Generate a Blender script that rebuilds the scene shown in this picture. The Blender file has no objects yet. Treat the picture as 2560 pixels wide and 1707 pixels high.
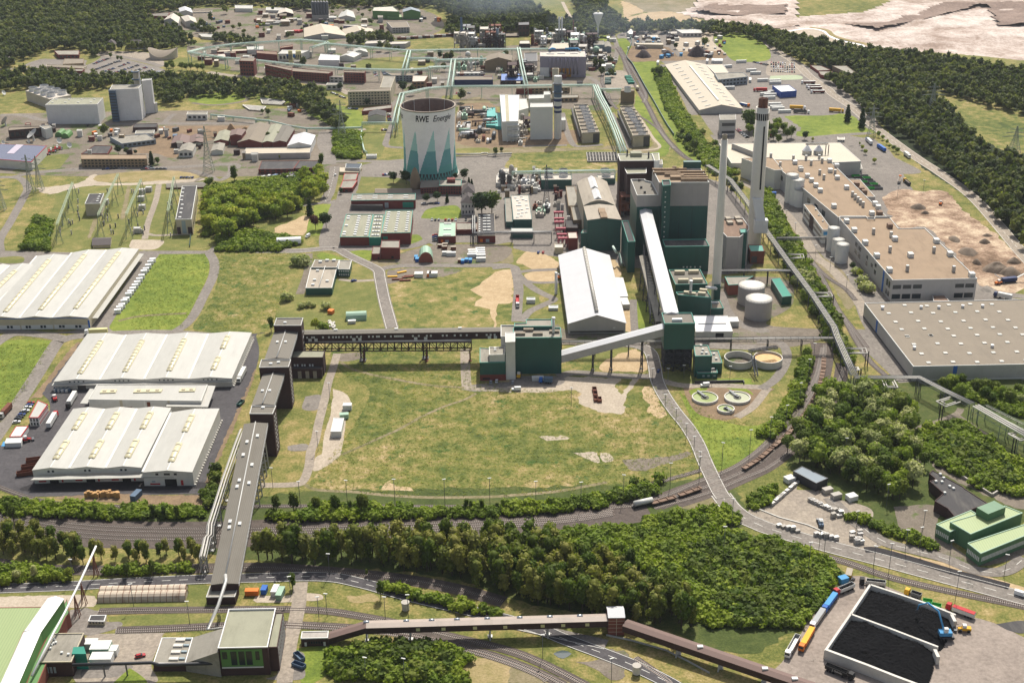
EXPO=.24
import bpy,bmesh,math,random
import numpy as np
from math import sin,cos,pi,radians,sqrt,atan2
from mathutils import Vector,Matrix
V=Vector
def Z(z):return Vector((0,0,z))
R=random.Random(7)
col=bpy.context.scene.collection
lnk=col.objects.link;nob=bpy.data.objects.new;ru=R.uniform;enu=enumerate
def lk(a,b):a.id_data.links.new(a,b)
#  camera geometry (surveyed from the picture)
FPX,TH,RO,CH=3274.77,radians(24.609),radians(-.794),350.
fw=V((0,cos(TH),-sin(TH)));rt0=V((1,0,0));up0=rt0.cross(fw)
rt=rt0*cos(RO)+up0*sin(RO);up=up0*cos(RO)-rt0*sin(RO)
def T(t,x,y):
 if t==99:return(x*1.08844,y*1.08844)
 return((0,640,1280,1920)[t%10]+x/3.6469,(0,420,840,1277)[t//10]+y/3.6469)
def G(q,z=.0):
 d=fw*FPX+rt*(q[0]-1280)-up*(q[1]-853.5)
 k=(CH-z)/-d.z
 return V((d.x*k,d.y*k,z))
def PR(P):
 p=V((P[0],P[1],P[2]-CH));w=p.dot(fw)
 return(1280+FPX*p.dot(rt)/w,853.5-FPX*p.dot(up)/w)
def HB(q,yb):
 lo,hi=.0,200.
 for _ in range(40):
  m=(lo+hi)/2;g=G(q,m)
  if PR((g.x,g.y,0))[1]<yb:lo=m
  else:hi=m
 return lo
def g(t,x,y,z=.0):return G(T(t,x,y),z)
def pr(l):return list(zip(l[::2],l[1::2]))if isinstance(l[0],(int,float))else l
def gl(t,pts,z=.0):return[g(t,a,b,z)for a,b in pr(pts)]
#  materials
def lin(h):
 h=h.lstrip('#');o=[]
 for i in(0,2,4):
  c=int(h[i:i+2],16)/255;o.append(c/12.92 if c<=.04045 else((c+.055)/1.055)**2.4)
 return o
MATS={};PROTO={}
def newmat(key):
 m=bpy.data.materials.new(key);m.use_nodes=True;MATS[key]=m
 nt=m.node_tree;N=nt.nodes;b=N['Principled BSDF']
 return m,nt,N,b
def nd(nt,ty,**kw):
 n=nt.nodes.new(ty)
 for k,v in kw.items():
  if k.startswith('_'):n.inputs[k[1:].replace('_',' ')].default_value=v
  else:setattr(n,k,v)
 return n
def ramp(nt,fac,stops):
 r=nt.nodes.new('ShaderNodeValToRGB');e=r.color_ramp.elements
 while len(e)<len(stops):e.new(.5)
 for i,(p,c)in enu(stops):
  e[i].position=p
 for i,(p,c)in enu(stops):
  e[i].color=(*c,1)
 lk(fac,r.inputs[0]);return r.outputs[0]
def mix(nt,f,a,b,mode='MIX'):
 m=nt.nodes.new('ShaderNodeMix');m.data_type='RGBA';m.blend_type=mode
 for s,v in((0,f),(6,a),(7,b)):
  if isinstance(v,(int,float)):m.inputs[s].default_value=v
  elif isinstance(v,(list,tuple)):m.inputs[s].default_value=(*v[:3],1)
  else:lk(v,m.inputs[s])
 return m.outputs[2]
def noise(nt,vec,scale,detail=4,rough=.6,**k):
 n=nd(nt,'ShaderNodeTexNoise',_Scale=scale,_Detail=detail,_Roughness=rough);lk(vec,n.inputs['Vector']);return n.outputs['Fac']
def pos(nt,scale=(1,1,1),rot=0):
 gm=nt.nodes.new('ShaderNodeNewGeometry');mp=nd(nt,'ShaderNodeMapping');mp.inputs['Scale'].default_value=scale
 mp.inputs['Rotation'].default_value=(0,0,rot)
 lk(gm.outputs['Position'],mp.inputs[0]);return mp.outputs[0]
def sc(c,k):return tuple(max(0,min(1,x*k))for x in c)
def mat(key,hexc,var=.18,scl=.25,rough=.75,metal=0.,bump=0.,stain=0.,stripe=0.,rot=0.,grime='5a5448',panel=None):
 if key in MATS:return MATS[key]
 m,nt,N,b=newmat(key);c=lin(hexc)
 p=pos(nt)
 a=noise(nt,p,scl,5,.65);f=noise(nt,p,scl*9,3,.6)
 cc=ramp(nt,a,[(.3,sc(c,1-var)),(.7,sc(c,1+var))])
 cc=mix(nt,.35,cc,ramp(nt,f,[(.3,sc(c,1-var*1.3)),(.7,sc(c,1+var*.8))]))
 if stain:
  s=noise(nt,pos(nt,(.5,.12,.5),rot+.2),.35,6,.7)
  sm=ramp(nt,s,[(.5,(0,0,0)),(.72,(stain,)*3)])
  cc=mix(nt,sm,cc,lin(grime))
 if stripe:
  w=nd(nt,'ShaderNodeTexWave',_Scale=stripe,_Distortion=.0);lk(pos(nt,(1,1,0),rot),w.inputs[0])
  cc=mix(nt,.5,cc,ramp(nt,w.outputs['Fac'],[(.0,sc(c,.62)),(.25,sc(c,1.04))]))
 if panel:
  md,pw,ph,am=panel;br=nd(nt,'ShaderNodeTexBrick',_Scale=1.,_Mortar_Size=.035,_Bias=0.);br.inputs['Brick Width'].default_value=pw;br.inputs['Row Height'].default_value=ph;br.offset=.0 if md=='wall' else .5
  br.inputs['Color1'].default_value=(1,1,1,1);br.inputs['Color2'].default_value=(1-am,)*3+(1,);br.inputs['Mortar'].default_value=(1-am*2.2,)*3+(1,)
  if md=='wall':
   se=nd(nt,'ShaderNodeSeparateXYZ');lk(p,se.inputs[0]);ad=nd(nt,'ShaderNodeMath',operation='MULTIPLY_ADD');ad.inputs[1].default_value=.8;lk(se.outputs[1],ad.inputs[0]);lk(se.outputs[0],ad.inputs[2]);cm=nd(nt,'ShaderNodeCombineXYZ');lk(ad.outputs[0],cm.inputs[0]);lk(se.outputs[2],cm.inputs[1]);vv=cm.outputs[0]
  else:vv=pos(nt,(1,1,1),rot)
  lk(vv,br.inputs['Vector']);cc=mix(nt,1.,cc,br.outputs['Color'],'MULTIPLY')
 lk(cc,b.inputs['Base Color']);b.inputs['Roughness'].default_value=rough;b.inputs['Metallic'].default_value=metal
 if bump:
  bp=nd(nt,'ShaderNodeBump',_Strength=bump,_Distance=.3);lk(noise(nt,p,1.2,4),bp.inputs['Height']);lk(bp.outputs[0],b.inputs['Normal'])
 return m
def soft(h):
 r,g_,b=lin(h);y=.3*r+.55*g_+.15*b;k=.1;q=1.
 return[(r+(y-r)*k)*q*1.04,(g_+(y-g_)*k)*q,(b+(y-b)*k)*q]
def ground_mat(key,stops,s1=.012,s2=.09,s3=.9,w=(.5,.35),bump=.5,bd=.6,rough=.95,spots=None,off=0):
 m,nt,N,b=newmat(key)
 p=pos(nt);
 mp=nd(nt,'ShaderNodeMapping');mp.inputs['Location'].default_value=(off,off*.7,0);lk(p,mp.inputs[0]);p=mp.outputs[0]
 wn=nd(nt,'ShaderNodeTexNoise',_Scale=s1*2.5,_Detail=3.);lk(p,wn.inputs['Vector'])
 a=noise(nt,p,s1,5,.6);c2=noise(nt,p,s2,5,.7);c3=noise(nt,p,s3,3,.7)
 def mth(op,x,y):
  n=nd(nt,'ShaderNodeMath',operation=op)
  for i,v in enu((x,y)):
   if isinstance(v,(int,float)):n.inputs[i].default_value=v
   else:lk(v,n.inputs[i])
  return n.outputs[0]
 f=mth('ADD',mth('MULTIPLY',a,1-w[0]-w[1]*.4),mth('ADD',mth('MULTIPLY',c2,w[0]),mth('MULTIPLY',c3,w[1]*.4)))
 cc=ramp(nt,f,[(q,soft(h))for q,h in stops])
 gr=ramp(nt,c3,[(.3,(.72,.72,.70)),(.7,(1.,1.,1.))]);cc=mix(nt,1.,cc,gr,'MULTIPLY')
 if spots:
  vn=noise(nt,p,spots[1],6,.75);cc=mix(nt,ramp(nt,vn,[(spots[2],(0,0,0)),(spots[2]+.05,(1,1,1))]),cc,lin(spots[0]))
 lk(cc,b.inputs['Base Color']);b.inputs['Roughness'].default_value=rough;b.inputs['Specular IOR Level'].default_value=.15
 if bump:
  bp=nd(nt,'ShaderNodeBump',_Strength=bump,_Distance=bd);lk(mth('ADD',c2,mth('MULTIPLY',c3,.5)),bp.inputs['Height']);lk(bp.outputs[0],b.inputs['Normal'])
 return m
def leaf_mat(key,cols):
 m,nt,N,b=newmat(key);p=pos(nt)
 v=nd(nt,'ShaderNodeTexVoronoi',_Scale=.1);lk(pos(nt,(1,1,.3)),v.inputs[0])
 sp=nd(nt,'ShaderNodeSeparateColor');lk(v.outputs['Color'],sp.inputs[0])
 k=len(cols)-1
 cc=ramp(nt,sp.outputs[0],[(i/k,[x*y for x,y in zip(lin(c),(2.65,2.3,1.8))])for i,c in enu(cols)])
 fn=noise(nt,p,.9,3,.7)
 cc=mix(nt,1.,cc,ramp(nt,fn,[(.25,(.55,.58,.5)),(.75,(1.25,1.22,1.05))]),'MULTIPLY')
 lk(cc,b.inputs['Base Color']);b.inputs['Roughness'].default_value=.7;b.inputs['Specular IOR Level'].default_value=.2
 tr=nd(nt,'ShaderNodeBsdfTranslucent');lk(mix(nt,1.,cc,(1.,1.15,.5),'MULTIPLY'),tr.inputs[0])
 ms=nd(nt,'ShaderNodeMixShader');ms.inputs[0].default_value=.38
 lk(b.outputs[0],ms.inputs[1]);lk(tr.outputs[0],ms.inputs[2]);lk(ms.outputs[0],N['Material Output'].inputs[0])
 return m
#  mesh builder
class MB:
 def __init__(s):s.v=[];s.f=[];s.m=[];s.mi=0;s.sm=[]
 def add(s,vs,fs,smooth=False):
  o=len(s.v);s.v+=[tuple(p)for p in vs];s.f+=[tuple(i+o for i in f)for f in fs]
  s.m+=[s.mi]*len(fs);s.sm+=[smooth]*len(fs);return s
 def box(s,o,a,b,c):
  o,a,b,c=V(o),V(a),V(b),V(c)
  return s.add([o,o+a,o+a+b,o+b,o+c,o+a+c,o+a+b+c,o+b+c],[(3,2,1,0),(4,5,6,7),(0,1,5,4),(1,2,6,5),(2,3,7,6),(3,0,4,7)])
 def bx(s,x0,y0,z0,x1,y1,z1):return s.box((x0,y0,z0),(x1-x0,0,0),(0,y1-y0,0),(0,0,z1-z0))
 def quad(s,a,b,c,d):return s.add([a,b,c,d],[(0,1,2,3)])
 def prism(s,poly,z0,z1,top=True,bot=False):
  n=len(poly);vs=[(p[0],p[1],z0)for p in poly]+[(p[0],p[1],z1)for p in poly]
  fs=[(i,(i+1)%n,n+(i+1)%n,n+i)for i in range(n)]
  if top:fs.append(tuple(range(n,2*n)))
  if bot:fs.append(tuple(range(n-1,-1,-1)))
  return s.add(vs,fs)
 def cyl(s,c,z0,z1,r0,r1=None,n=16,top=True,bot=False,smooth=True):
  r1=r0 if r1 is None else r1;cx,cy=c[0],c[1]
  a=[2*pi*i/n for i in range(n)]
  vs=[(cx+r0*cos(t),cy+r0*sin(t),z0)for t in a]+[(cx+r1*cos(t),cy+r1*sin(t),z1)for t in a]
  s.add(vs,[(i,(i+1)%n,n+(i+1)%n,n+i)for i in range(n)],smooth)
  if top:s.add([(cx+r1*cos(t),cy+r1*sin(t),z1)for t in a],[tuple(range(n))])
  if bot:s.add([(cx+r0*cos(t),cy+r0*sin(t),z0)for t in a],[tuple(range(n-1,-1,-1))])
  return s
 def ring(s,c,z0,z1,ro,ri,n=32):
  cx,cy=c[0],c[1];a=[2*pi*i/n for i in range(n)];vs=[]
  for r,z in((ro,z0),(ro,z1),(ri,z1),(ri,z0)):vs+=[(cx+r*cos(t),cy+r*sin(t),z)for t in a]
  fs=[]
  for k in range(4):
   for i in range(n):j=(i+1)%n;kk=(k+1)%4;fs.append((k*n+i,k*n+j,kk*n+j,kk*n+i))
  return s.add(vs,fs)
 def rev(s,c,prof,n=24,smooth=True):
  cx,cy=c[0],c[1];vs=[];fs=[]
  prof=pr(prof)
  for r,z in prof:vs+=[(cx+r*cos(2*pi*i/n),cy+r*sin(2*pi*i/n),z)for i in range(n)]
  for k in range(len(prof)-1):
   for i in range(n):j=(i+1)%n;fs.append((k*n+i,k*n+j,(k+1)*n+j,(k+1)*n+i))
  return s.add(vs,fs,smooth)
 def tube(s,pts,r,n=6,caps=True):
  pts=[V(p)for p in pts];m=len(pts);vs=[]
  for i,p in enu(pts):
   d=(pts[min(i+1,m-1)]-pts[max(i-1,0)]).normalized()
   a=d.cross(Z(1));
   if a.length<.05:a=d.cross(V((0,1,0)))
   a.normalize();b=d.cross(a)
   vs+=[p+a*(r*cos(2*pi*k/n))+b*(r*sin(2*pi*k/n))for k in range(n)]
  fs=[(i*n+k,i*n+(k+1)%n,(i+1)*n+(k+1)%n,(i+1)*n+k)for i in range(m-1)for k in range(n)]
  if caps:fs+=[tuple(range(n-1,-1,-1)),tuple((m-1)*n+k for k in range(n))]
  return s.add(vs,fs,n>5)
 def bar(s,a,b,w=.25):return s.tube([a,b],w/2*1.4,4)
 def beam(s,a,b,w,h):
  a,b=V(a),V(b);d=b-a;n=V((d.y,-d.x,0)).normalized()*w
  return s.box(a-n/2,n,d,Z(h))
def tag(o,label=None,cat=None,group=None,kind=None):
 if label:o['label']=label
 if cat:o['category']=cat
 if group:o['group']=group
 if kind:o['kind']=kind
 return o
def obj(name,mb,mats,parent=None,loc=None):
 me=bpy.data.meshes.new(name)
 if loc is False:off=Z(0)
 elif loc is None and parent is not None:
  r_=parent
  while r_.parent:r_=r_.parent
  off=V(r_.location)
 elif loc is None:
  xs=[p[0]for p in mb.v];ys=[p[1]for p in mb.v];zs=[p[2]for p in mb.v]
  off=V(((min(xs)+max(xs))/2,(min(ys)+max(ys))/2,min(zs)))
 else:off=V(loc)
 me.from_pydata([(p[0]-off[0],p[1]-off[1],p[2]-off[2])for p in mb.v],[],mb.f)
 if not isinstance(mats,(list,tuple)):mats=[mats]
 for m in mats:me.materials.append(MATS[m]if isinstance(m,str)else m)
 if len(mats)>1:me.polygons.foreach_set('material_index',[min(i,len(mats)-1)for i in mb.m])
 if any(mb.sm):me.polygons.foreach_set('use_smooth',mb.sm)
 me.update()
 o=nob(name,me);lnk(o)
 if parent is not None:
  o.parent=parent;PROTO.setdefault(parent.name,[]).append(o)
 else:o.location=off
 return o
def thing(name,label,cat,loc=(0,0,0),group=None,rz=0.):
 o=nob(name,None);lnk(o);o.location=V(loc);o.rotation_euler=(0,0,rz)
 o.empty_display_size=1;return tag(o,label,cat,group)
def one(name,label,cat,mb,mats,group=None):return tag(obj(name,mb,mats),label,cat,group)
def struct(name,mb,mats,kind='structure'):return tag(obj(name,mb,mats),kind=kind)
def dup(root,loc,rz=0.,label=None,group=None,scale=None,mat=None):
 r=root.copy();lnk(r);r.location=V(loc);r.rotation_euler=(0,0,rz)
 if scale:r.scale=(scale,)*3 if isinstance(scale,(int,float))else scale
 if label:r['label']=label
 if group:r['group']=group
 for ch in PROTO.get(root.name,()):
  c=ch.copy();lnk(c);c.parent=r
  if mat and ch.name.split('.')[0]in mat[0]:
   c.material_slots[0].link='OBJECT';c.material_slots[0].material=MATS[mat[1]]
  for gc in PROTO.get(ch.name,()):
   d=gc.copy();lnk(d);d.parent=c
 return r
USED=set()
def place(root,loc,rz=0.,label=None,group=None,scale=None,mat=None):
 if root.name in USED:return dup(root,loc,rz,label,group,scale,mat)
 USED.add(root.name);root.location=V(loc);root.rotation_euler=(0,0,rz)
 if scale:root.scale=(scale,)*3 if isinstance(scale,(int,float))else scale
 if label:root['label']=label
 if group:root['group']=group
 if mat:
  for c in PROTO.get(root.name,()):
   if c.name.split('.')[0]in mat[0]:
    c.material_slots[0].link='OBJECT';c.material_slots[0].material=MATS[mat[1]]
 return root
def ccw(poly):
 a=sum(poly[i][0]*poly[(i+1)%len(poly)][1]-poly[(i+1)%len(poly)][0]*poly[i][1]for i in range(len(poly)))
 return poly if a>0 else poly[::-1]
def inset(poly,d):
 n=len(poly);out=[]
 for i in range(n):
  p,a,b=V(poly[i][:2]),V(poly[i-1][:2]),V(poly[(i+1)%n][:2])
  e1=(p-a).normalized();e2=(b-p).normalized();n1=V((-e1.y,e1.x));n2=V((-e2.y,e2.x))
  m=n1+n2;k=d/max(.3,m.dot(n1));out.append(p+m*k)
 return out
def smooth(pts,n=6):
 if len(pts)<3:return pts
 o=[];P=[pts[0]*2-pts[1]]+list(pts)+[pts[-1]*2-pts[-2]]
 for i in range(1,len(P)-2):
  for k in range(n):
   t=k/n;a,b,c,d=P[i-1],P[i],P[i+1],P[i+2]
   o.append(.5*((2*b)+(c-a)*t+(2*a-5*b+4*c-d)*t*t+(3*b-a-3*c+d)*t**3))
 return o+[pts[-1]]
def resample(pts,step):
 o=[pts[0]];acc=0
 for a,b in zip(pts,pts[1:]):
  L=(b-a).length
  if L<1e-6:continue
  while acc+L>=step:
   t=(step-acc)/L;a=a+(b-a)*t;L=(b-a).length;acc=0;o.append(a)
   if L<1e-6:break
  acc+=L
 return o
def offs(pts,d):
 o=[]
 for i,p in enu(pts):
  e=pts[min(i+1,len(pts)-1)]-pts[max(i-1,0)];n=V((e.y,-e.x,0)).normalized();o.append(p+n*d)
 return o
def strip(mb,pts,w,z,w0=0.):
 a=offs(pts,w0-w/2);b=offs(pts,w0+w/2);n=len(pts)
 vs=[(p.x,p.y,z)for p in a]+[(p.x,p.y,z)for p in b]
 return mb.add(vs,[(i,n+i,n+i+1,i+1)for i in range(n-1)])
SHEETS=[]
def sheetz(P,z):
 b=(min(p[0]for p in P),min(p[1]for p in P),max(p[0]for p in P),max(p[1]for p in P))
 near=sorted(s[4]for s in SHEETS if s[0]<b[2]and b[0]<s[2]and s[1]<b[3]and b[1]<s[3])
 for u in near:
  if abs(u-z)<.0035:z=u+.004
 SHEETS.append((*b,z));return z
def patch(name,t,pts,m,z,rough=0.,sm=True,kind='structure'):
 from mathutils.geometry import tessellate_polygon
 from mathutils import noise as mn
 P=gl(t,pts)
 if sm:
  P=smooth(P+[P[0]],6)[:-1]
  if rough:
   P=resample(P+[P[0]],max(2.5,rough*1.5))[:-1]
   Q=offs(P,0);k=.35/max(1,rough)
   P=[p+V((mn.noise(V((p.x*k,p.y*k,3.1)))+.6*mn.noise(V((p.x*k*3,p.y*k*3,1.1))),mn.noise(V((p.x*k,p.y*k,7.7)))+.6*mn.noise(V((p.x*k*3,p.y*k*3,9.1))),0))*rough*1.3 for p in P]
 P=[V((p.x,p.y,0))for p in P]
 mb=MB();fs=[];z=sheetz(P,z)
 for a,b,c in tessellate_polygon([P]):
  if(P[b]-P[a]).cross(P[c]-P[a]).z<0:b,c=c,b
  fs.append((a,b,c))
 mb.add([(p.x,p.y,z)for p in P],fs)
 return struct(name,mb,m,kind)
def road(name,t,pts,w,m,z,line=None,edge=None):
 P=smooth(gl(t,pts),8);z=sheetz(P,z);mb=MB();strip(mb,P,w,z)
 o=struct(name,mb,m)
 if line:
  l=MB()
  for off,dsh in pr(line):
   Q=offs(P,off)
   if not dsh:strip(l,Q,.22,z+.02)
   else:
    q=resample(Q,dsh)
    for i in range(0,len(q)-1,2):strip(l,[q[i],q[i+1]],.22,z+.02)
  struct('road_marking',l,'roadpaint')
 return P
def npmesh(name,verts,faces_list,m,smooth_=False):
 me=bpy.data.meshes.new(name);nv=len(verts);me.vertices.add(nv);me.vertices.foreach_set('co',verts.astype('f').ravel())
 loops=np.concatenate([f.ravel()for f in faces_list]);tot=np.concatenate([np.full(len(f),f.shape[1])for f in faces_list])
 st=np.concatenate([[0],np.cumsum(tot)[:-1]])
 me.loops.add(len(loops));me.loops.foreach_set('vertex_index',loops.astype('i'));me.polygons.add(len(tot))
 me.polygons.foreach_set('loop_start',st.astype('i'));me.polygons.foreach_set('loop_total',tot.astype('i'))
 me.update(calc_edges=True);me.materials.append(MATS[m]);return me
RW=-atan2((g(20,952,668)-g(20,630,1207)).y,(g(20,952,668)-g(20,630,1207)).x)
#  materials of the place
mat('conc','a29c92',.1,.2,stain=.4);mat('cpl','c2beb4',.08,.15,stain=.25);mat('kerb','9a968c');mat('roadpaint','d8d6cc',.08)
mat('white','cac8c0',.05,.1,.5,stain=.15);mat('wrf','a9a79e',.05,.12,.5,stain=.3,rot=RW,grime='87837a',panel=('roof',9,2.2,.05));mat('crf','a89c86',.06,.05,.6,stain=.25,grime='9c8c70')
mat('hrf','bdbdbd',.03,.05,.45,stain=.15,grime='9a968e',panel=('roof',14,3,.04));mat('seam','d4d2ca',.03);mat('wwl','c9c7be',.04,.1,.6,stain=.15,panel=('wall',3,8,.06))
mat('pmt','d6d5d2',.05,.1,.5,stain=.12,grime='84848a',panel=('wall',3,6,.06));mat('gwl','aca9a4',.05,.1,.6,stain=.15,panel=('wall',5,30,.07));mat('gcl','a39d98',.04,.08,.6,panel=('wall',3.2,6,.07))
mat('dgy','4a4846',.15);mat('fgy','8b867a',.14,.12,.9,stain=.65);mat('fdk','3c3a3a',.15,.12,.9,stain=.5,grime='6a665e');mat('ftn','8e7a63',.12,.1,.95,stain=.55,grime='6e5c48')
mat('fol','8d8c78',.1,.2,.9,stain=.5,grime='6b6a58');mat('fwm','7f7566',.1,.08,.95,stain=.4,grime='6a6256');mat('cgy','6f6a60',.12,.3,.9,stain=.7,stripe=.35)
mat('cbn','6d5850',.1,.2,.8,stain=.3,stripe=.6);mat('trf','9a9080',.1,.1,.8,stain=.5)
mat('green','135048',.08,.15,.45,panel=('wall',2.4,9,.13));mat('green_dk','0f3f3b',.06,.15,.5);mat('ttr','4e8f80',.06);mat('teal','1e968f',.08,.3,.5);mat('tsh','1a7c68',.06)
mat('lime_roof','869663',.05,.1,.6,stain=.2,grime='6d8450',stripe=.25);mat('lwl','4f7a3e',.06,.2,.6);mat('green_bld','4c7350',.06,.15,.6,panel=('wall',1.2,4,.1));mat('pgn','8aa890',.08,.3,.6)
mat('brd','6f2f27',.12,.4,.85,stain=.15);mat('bdk','3d2724',.16,.5,.85,stain=.25,grime='241a18');mat('brick','7c4536',.14,.4,.85,stain=.2);mat('btn','857358',.1,.3,.85,stain=.3)
mat('rust','6b3d2a',.3,.8,.9);mat('rdk','77604f',.25,.5,.9,stain=.5,grime='a08a78');mat('steel','5a5d60',.15,.8,.5,.3);mat('sdk','2b2c2f',.15,.8,.6);mat('slt','aaa9a4',.1,.5,.5,.2);mat('pylon','8b9186',.1)
mat('pipe','aba79e',.1,.4,.5,.1);mat('pgr','b4c6ba',.08,.3,.5);mat('fgn','93a083',.1);mat('glass','1d2a30',.3,.3,.15);mat('glass_lt','8e9ca0',.1,.3,.2);mat('wwt','c8c8c2',.05)
mat('chimney','d8d2c4',.05,.1,.8,stain=.08,grime='a89e88');mat('chimney_cap','6b4030',.2,.5);mat('black','0e0e10',.2);mat('tyre','17171a',.1);mat('coal','060608',.5,.4,1.,bump=1.);MATS['coal'].node_tree.nodes['Principled BSDF'].inputs['Specular IOR Level'].default_value=.15
mat('rimc','9a8c7c');mat('cwh','efede6',.05,.12,.85,stain=.2,grime='a8a094');mat('cool_in','7a655a',.2,.3,.9,stain=.5,grime='40342e');mat('aqua','a4cfc4',.05,.15,.8,stain=.2,grime='78a296');mat('aqua_dk','66a29f',.07,.15,.8,stain=.2,grime='3f7f7c')
mat('blue','1c5aa6',.1);mat('blue_dk','1d2c55',.1);mat('skb','3b86b4',.1);mat('sbl','4a5f74',.1);mat('red','a8161a',.08);mat('orange','d2701a',.08);mat('yellow','cf9d14',.08);mat('ypl','c9c28a',.06);mat('trk_green','2f9a3c',.08)
mat('pink_steel','9a4450',.1);mat('purple','8b8591',.05,.1,.6,stripe=.4);mat('ochre','a87418',.1,.4);mat('cream','b5ab92',.07,.2,.8,stain=.2);mat('slate','4d4644',.12,.5,.85);mat('solar','55586c',.08,.5,.25,stripe=.3);mat('solar_lt','7f8194',.1)
mat('rust_wall','3a2420',.12,.4,.7,stain=.2,grime='5a4a44');mat('tan_metal','9a8c80',.08,.3,.6,stain=.3);mat('rusty_white','b8aa96',.08,.3,.8,stain=.8,grime='6e4c38')
mat('wood','b38a55',.2,1.);mat('sand_heap','9a7c58',.2,.5,bump=.8);mat('earth_heap','6a5a48',.25,.6,bump=1.);mat('bark','4a3e32',.2,1.);mat('water_green','8f9a62',.1,.3,.12);mat('water_pale','a5a88a',.08,.3,.12);mat('water_dark','4a5454',.2,.3,.08)
mat('sludge','c8a06a',.2,.3);mat('silver','a8acb0',.05,.3,.25,.6);mat('gbl','7a858c',.08);mat('lilac','a9a0ac',.05);mat('scrap','4d4140',.6,.6,.8,bump=1.)
for k_,h_ in(('cwt','e0e0de'),('car_black','101114'),('car_silver','9a9ea2'),('car_blue','1d3a78'),('car_red','9a1418'),('car_grey','4a4d52')):mat(k_,h_,.03,.3,.25)
ground_mat('grass',[(.34,'4a5824'),(.44,'626a2c'),(.5,'78793a'),(.56,'8f834a'),(.64,'a79664')],.013,.1,.8)
ground_mat('meadow',[(.38,'435322'),(.45,'5f6a2c'),(.5,'767838'),(.56,'91854d'),(.62,'b09c72')],.016,.12,.9,spots=('43592a',.07,.58),off=300)
ground_mat('lush',[(.3,'485c1e'),(.45,'667a24'),(.55,'7c8b2c'),(.68,'97983e')],.02,.12,.9,spots=('3a5220',.1,.63),off=120)
ground_mat('lawn',[(.34,'56652c'),(.5,'707538'),(.64,'94894f')],.02,.1,.9,bump=.25,off=50)
ground_mat('dry',[(.3,'74703c'),(.45,'8c8250'),(.6,'a6946a'),(.75,'b8a37c')],.02,.1,.9,off=70)
ground_mat('scf',[(.3,'34421c'),(.5,'4c5a28'),(.7,'6b6a3a')],.03,.2,.9,off=20)
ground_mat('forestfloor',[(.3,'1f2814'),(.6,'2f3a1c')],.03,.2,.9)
ground_mat('sand',[(.3,'9a8560'),(.5,'b59f78'),(.7,'c9b692')],.03,.2,.9,bump=.35)
ground_mat('spl',[(.3,'9b9080'),(.5,'b0a591'),(.7,'c2b8a4')],.03,.15,.8,bump=.2)
ground_mat('gravel',[(.3,'625c50'),(.5,'7a7265'),(.7,'958c7c')],.03,.2,.9,bump=.3,spots=('56603a',.025,.53))
ground_mat('ggr',[(.3,'5f6838'),(.45,'7a7450'),(.55,'8d8265'),(.7,'a3977c')],.03,.09,.9,bump=.3)
ground_mat('byd',[(.3,'6b5c48'),(.5,'826f56'),(.7,'9a8464')],.03,.12,.9,bump=.3)
ground_mat('ballast',[(.3,'4a4440'),(.5,'5e5650'),(.7,'6f665e')],.04,.3,.9,bump=.4)
ground_mat('asp',[(.3,'716d66'),(.5,'807b73'),(.7,'928d83')],.03,.15,.6,bump=.1,spots=('625e58',.06,.6))
ground_mat('asd',[(.3,'474648'),(.5,'525153'),(.7,'5f5d5e')],.03,.12,.6,bump=.1)
ground_mat('asphalt_new',[(.3,'333234'),(.7,'3d3c3d')],.03,.15,.6,bump=.1)
ground_mat('cpd',[(.3,'857d72'),(.5,'988f80'),(.7,'aca28f')],.03,.15,.6,bump=.1,spots=('6e675e',.05,.62))
ground_mat('coalyard',[(.3,'7c736a'),(.5,'948a7f'),(.7,'a0968a')],.02,.08,.5,bump=.1,spots=('5e5750',.035,.6))
ground_mat('building_site',[(.36,'584636'),(.44,'7c6650'),(.51,'a08870'),(.6,'c8b698')],.015,.08,.6,bump=.8)
ground_mat('quarry',[(.3,'7d6c5f'),(.42,'988677'),(.49,'b5a79b'),(.56,'ccc1b6'),(.68,'dcd6cc')],.006,.03,.3,bump=.6,bd=2.)
ground_mat('quarry_dk',[(.3,'6b5c54'),(.5,'857468'),(.7,'a08e80')],.008,.04,.3,bump=.6,bd=2.)
leaf_mat('leaf_a',['2a3a16','3c4a1e','33461a','4a5626']);leaf_mat('leaf_b',['3a4c1c','4c5e22','5a6a28','465a24']);leaf_mat('leaf_c',['556326','6b7430','5f6f2a','4e6024'])
leaf_mat('leaf_far',['242f1c','323e24','434c2a','2a3722','525a36']);leaf_mat('lfd',['182a18','1f3018','22341c']);leaf_mat('lfb',['4a5230','5c6038','50582c','3e4c26']);leaf_mat('leaf_weed',['445424','5c6832','4a5a26','70733c']);leaf_mat('lfg',['6a7458','78806a','5c6a4c']);leaf_mat('leaf_red',['2a1c20','3a2428'])
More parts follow.
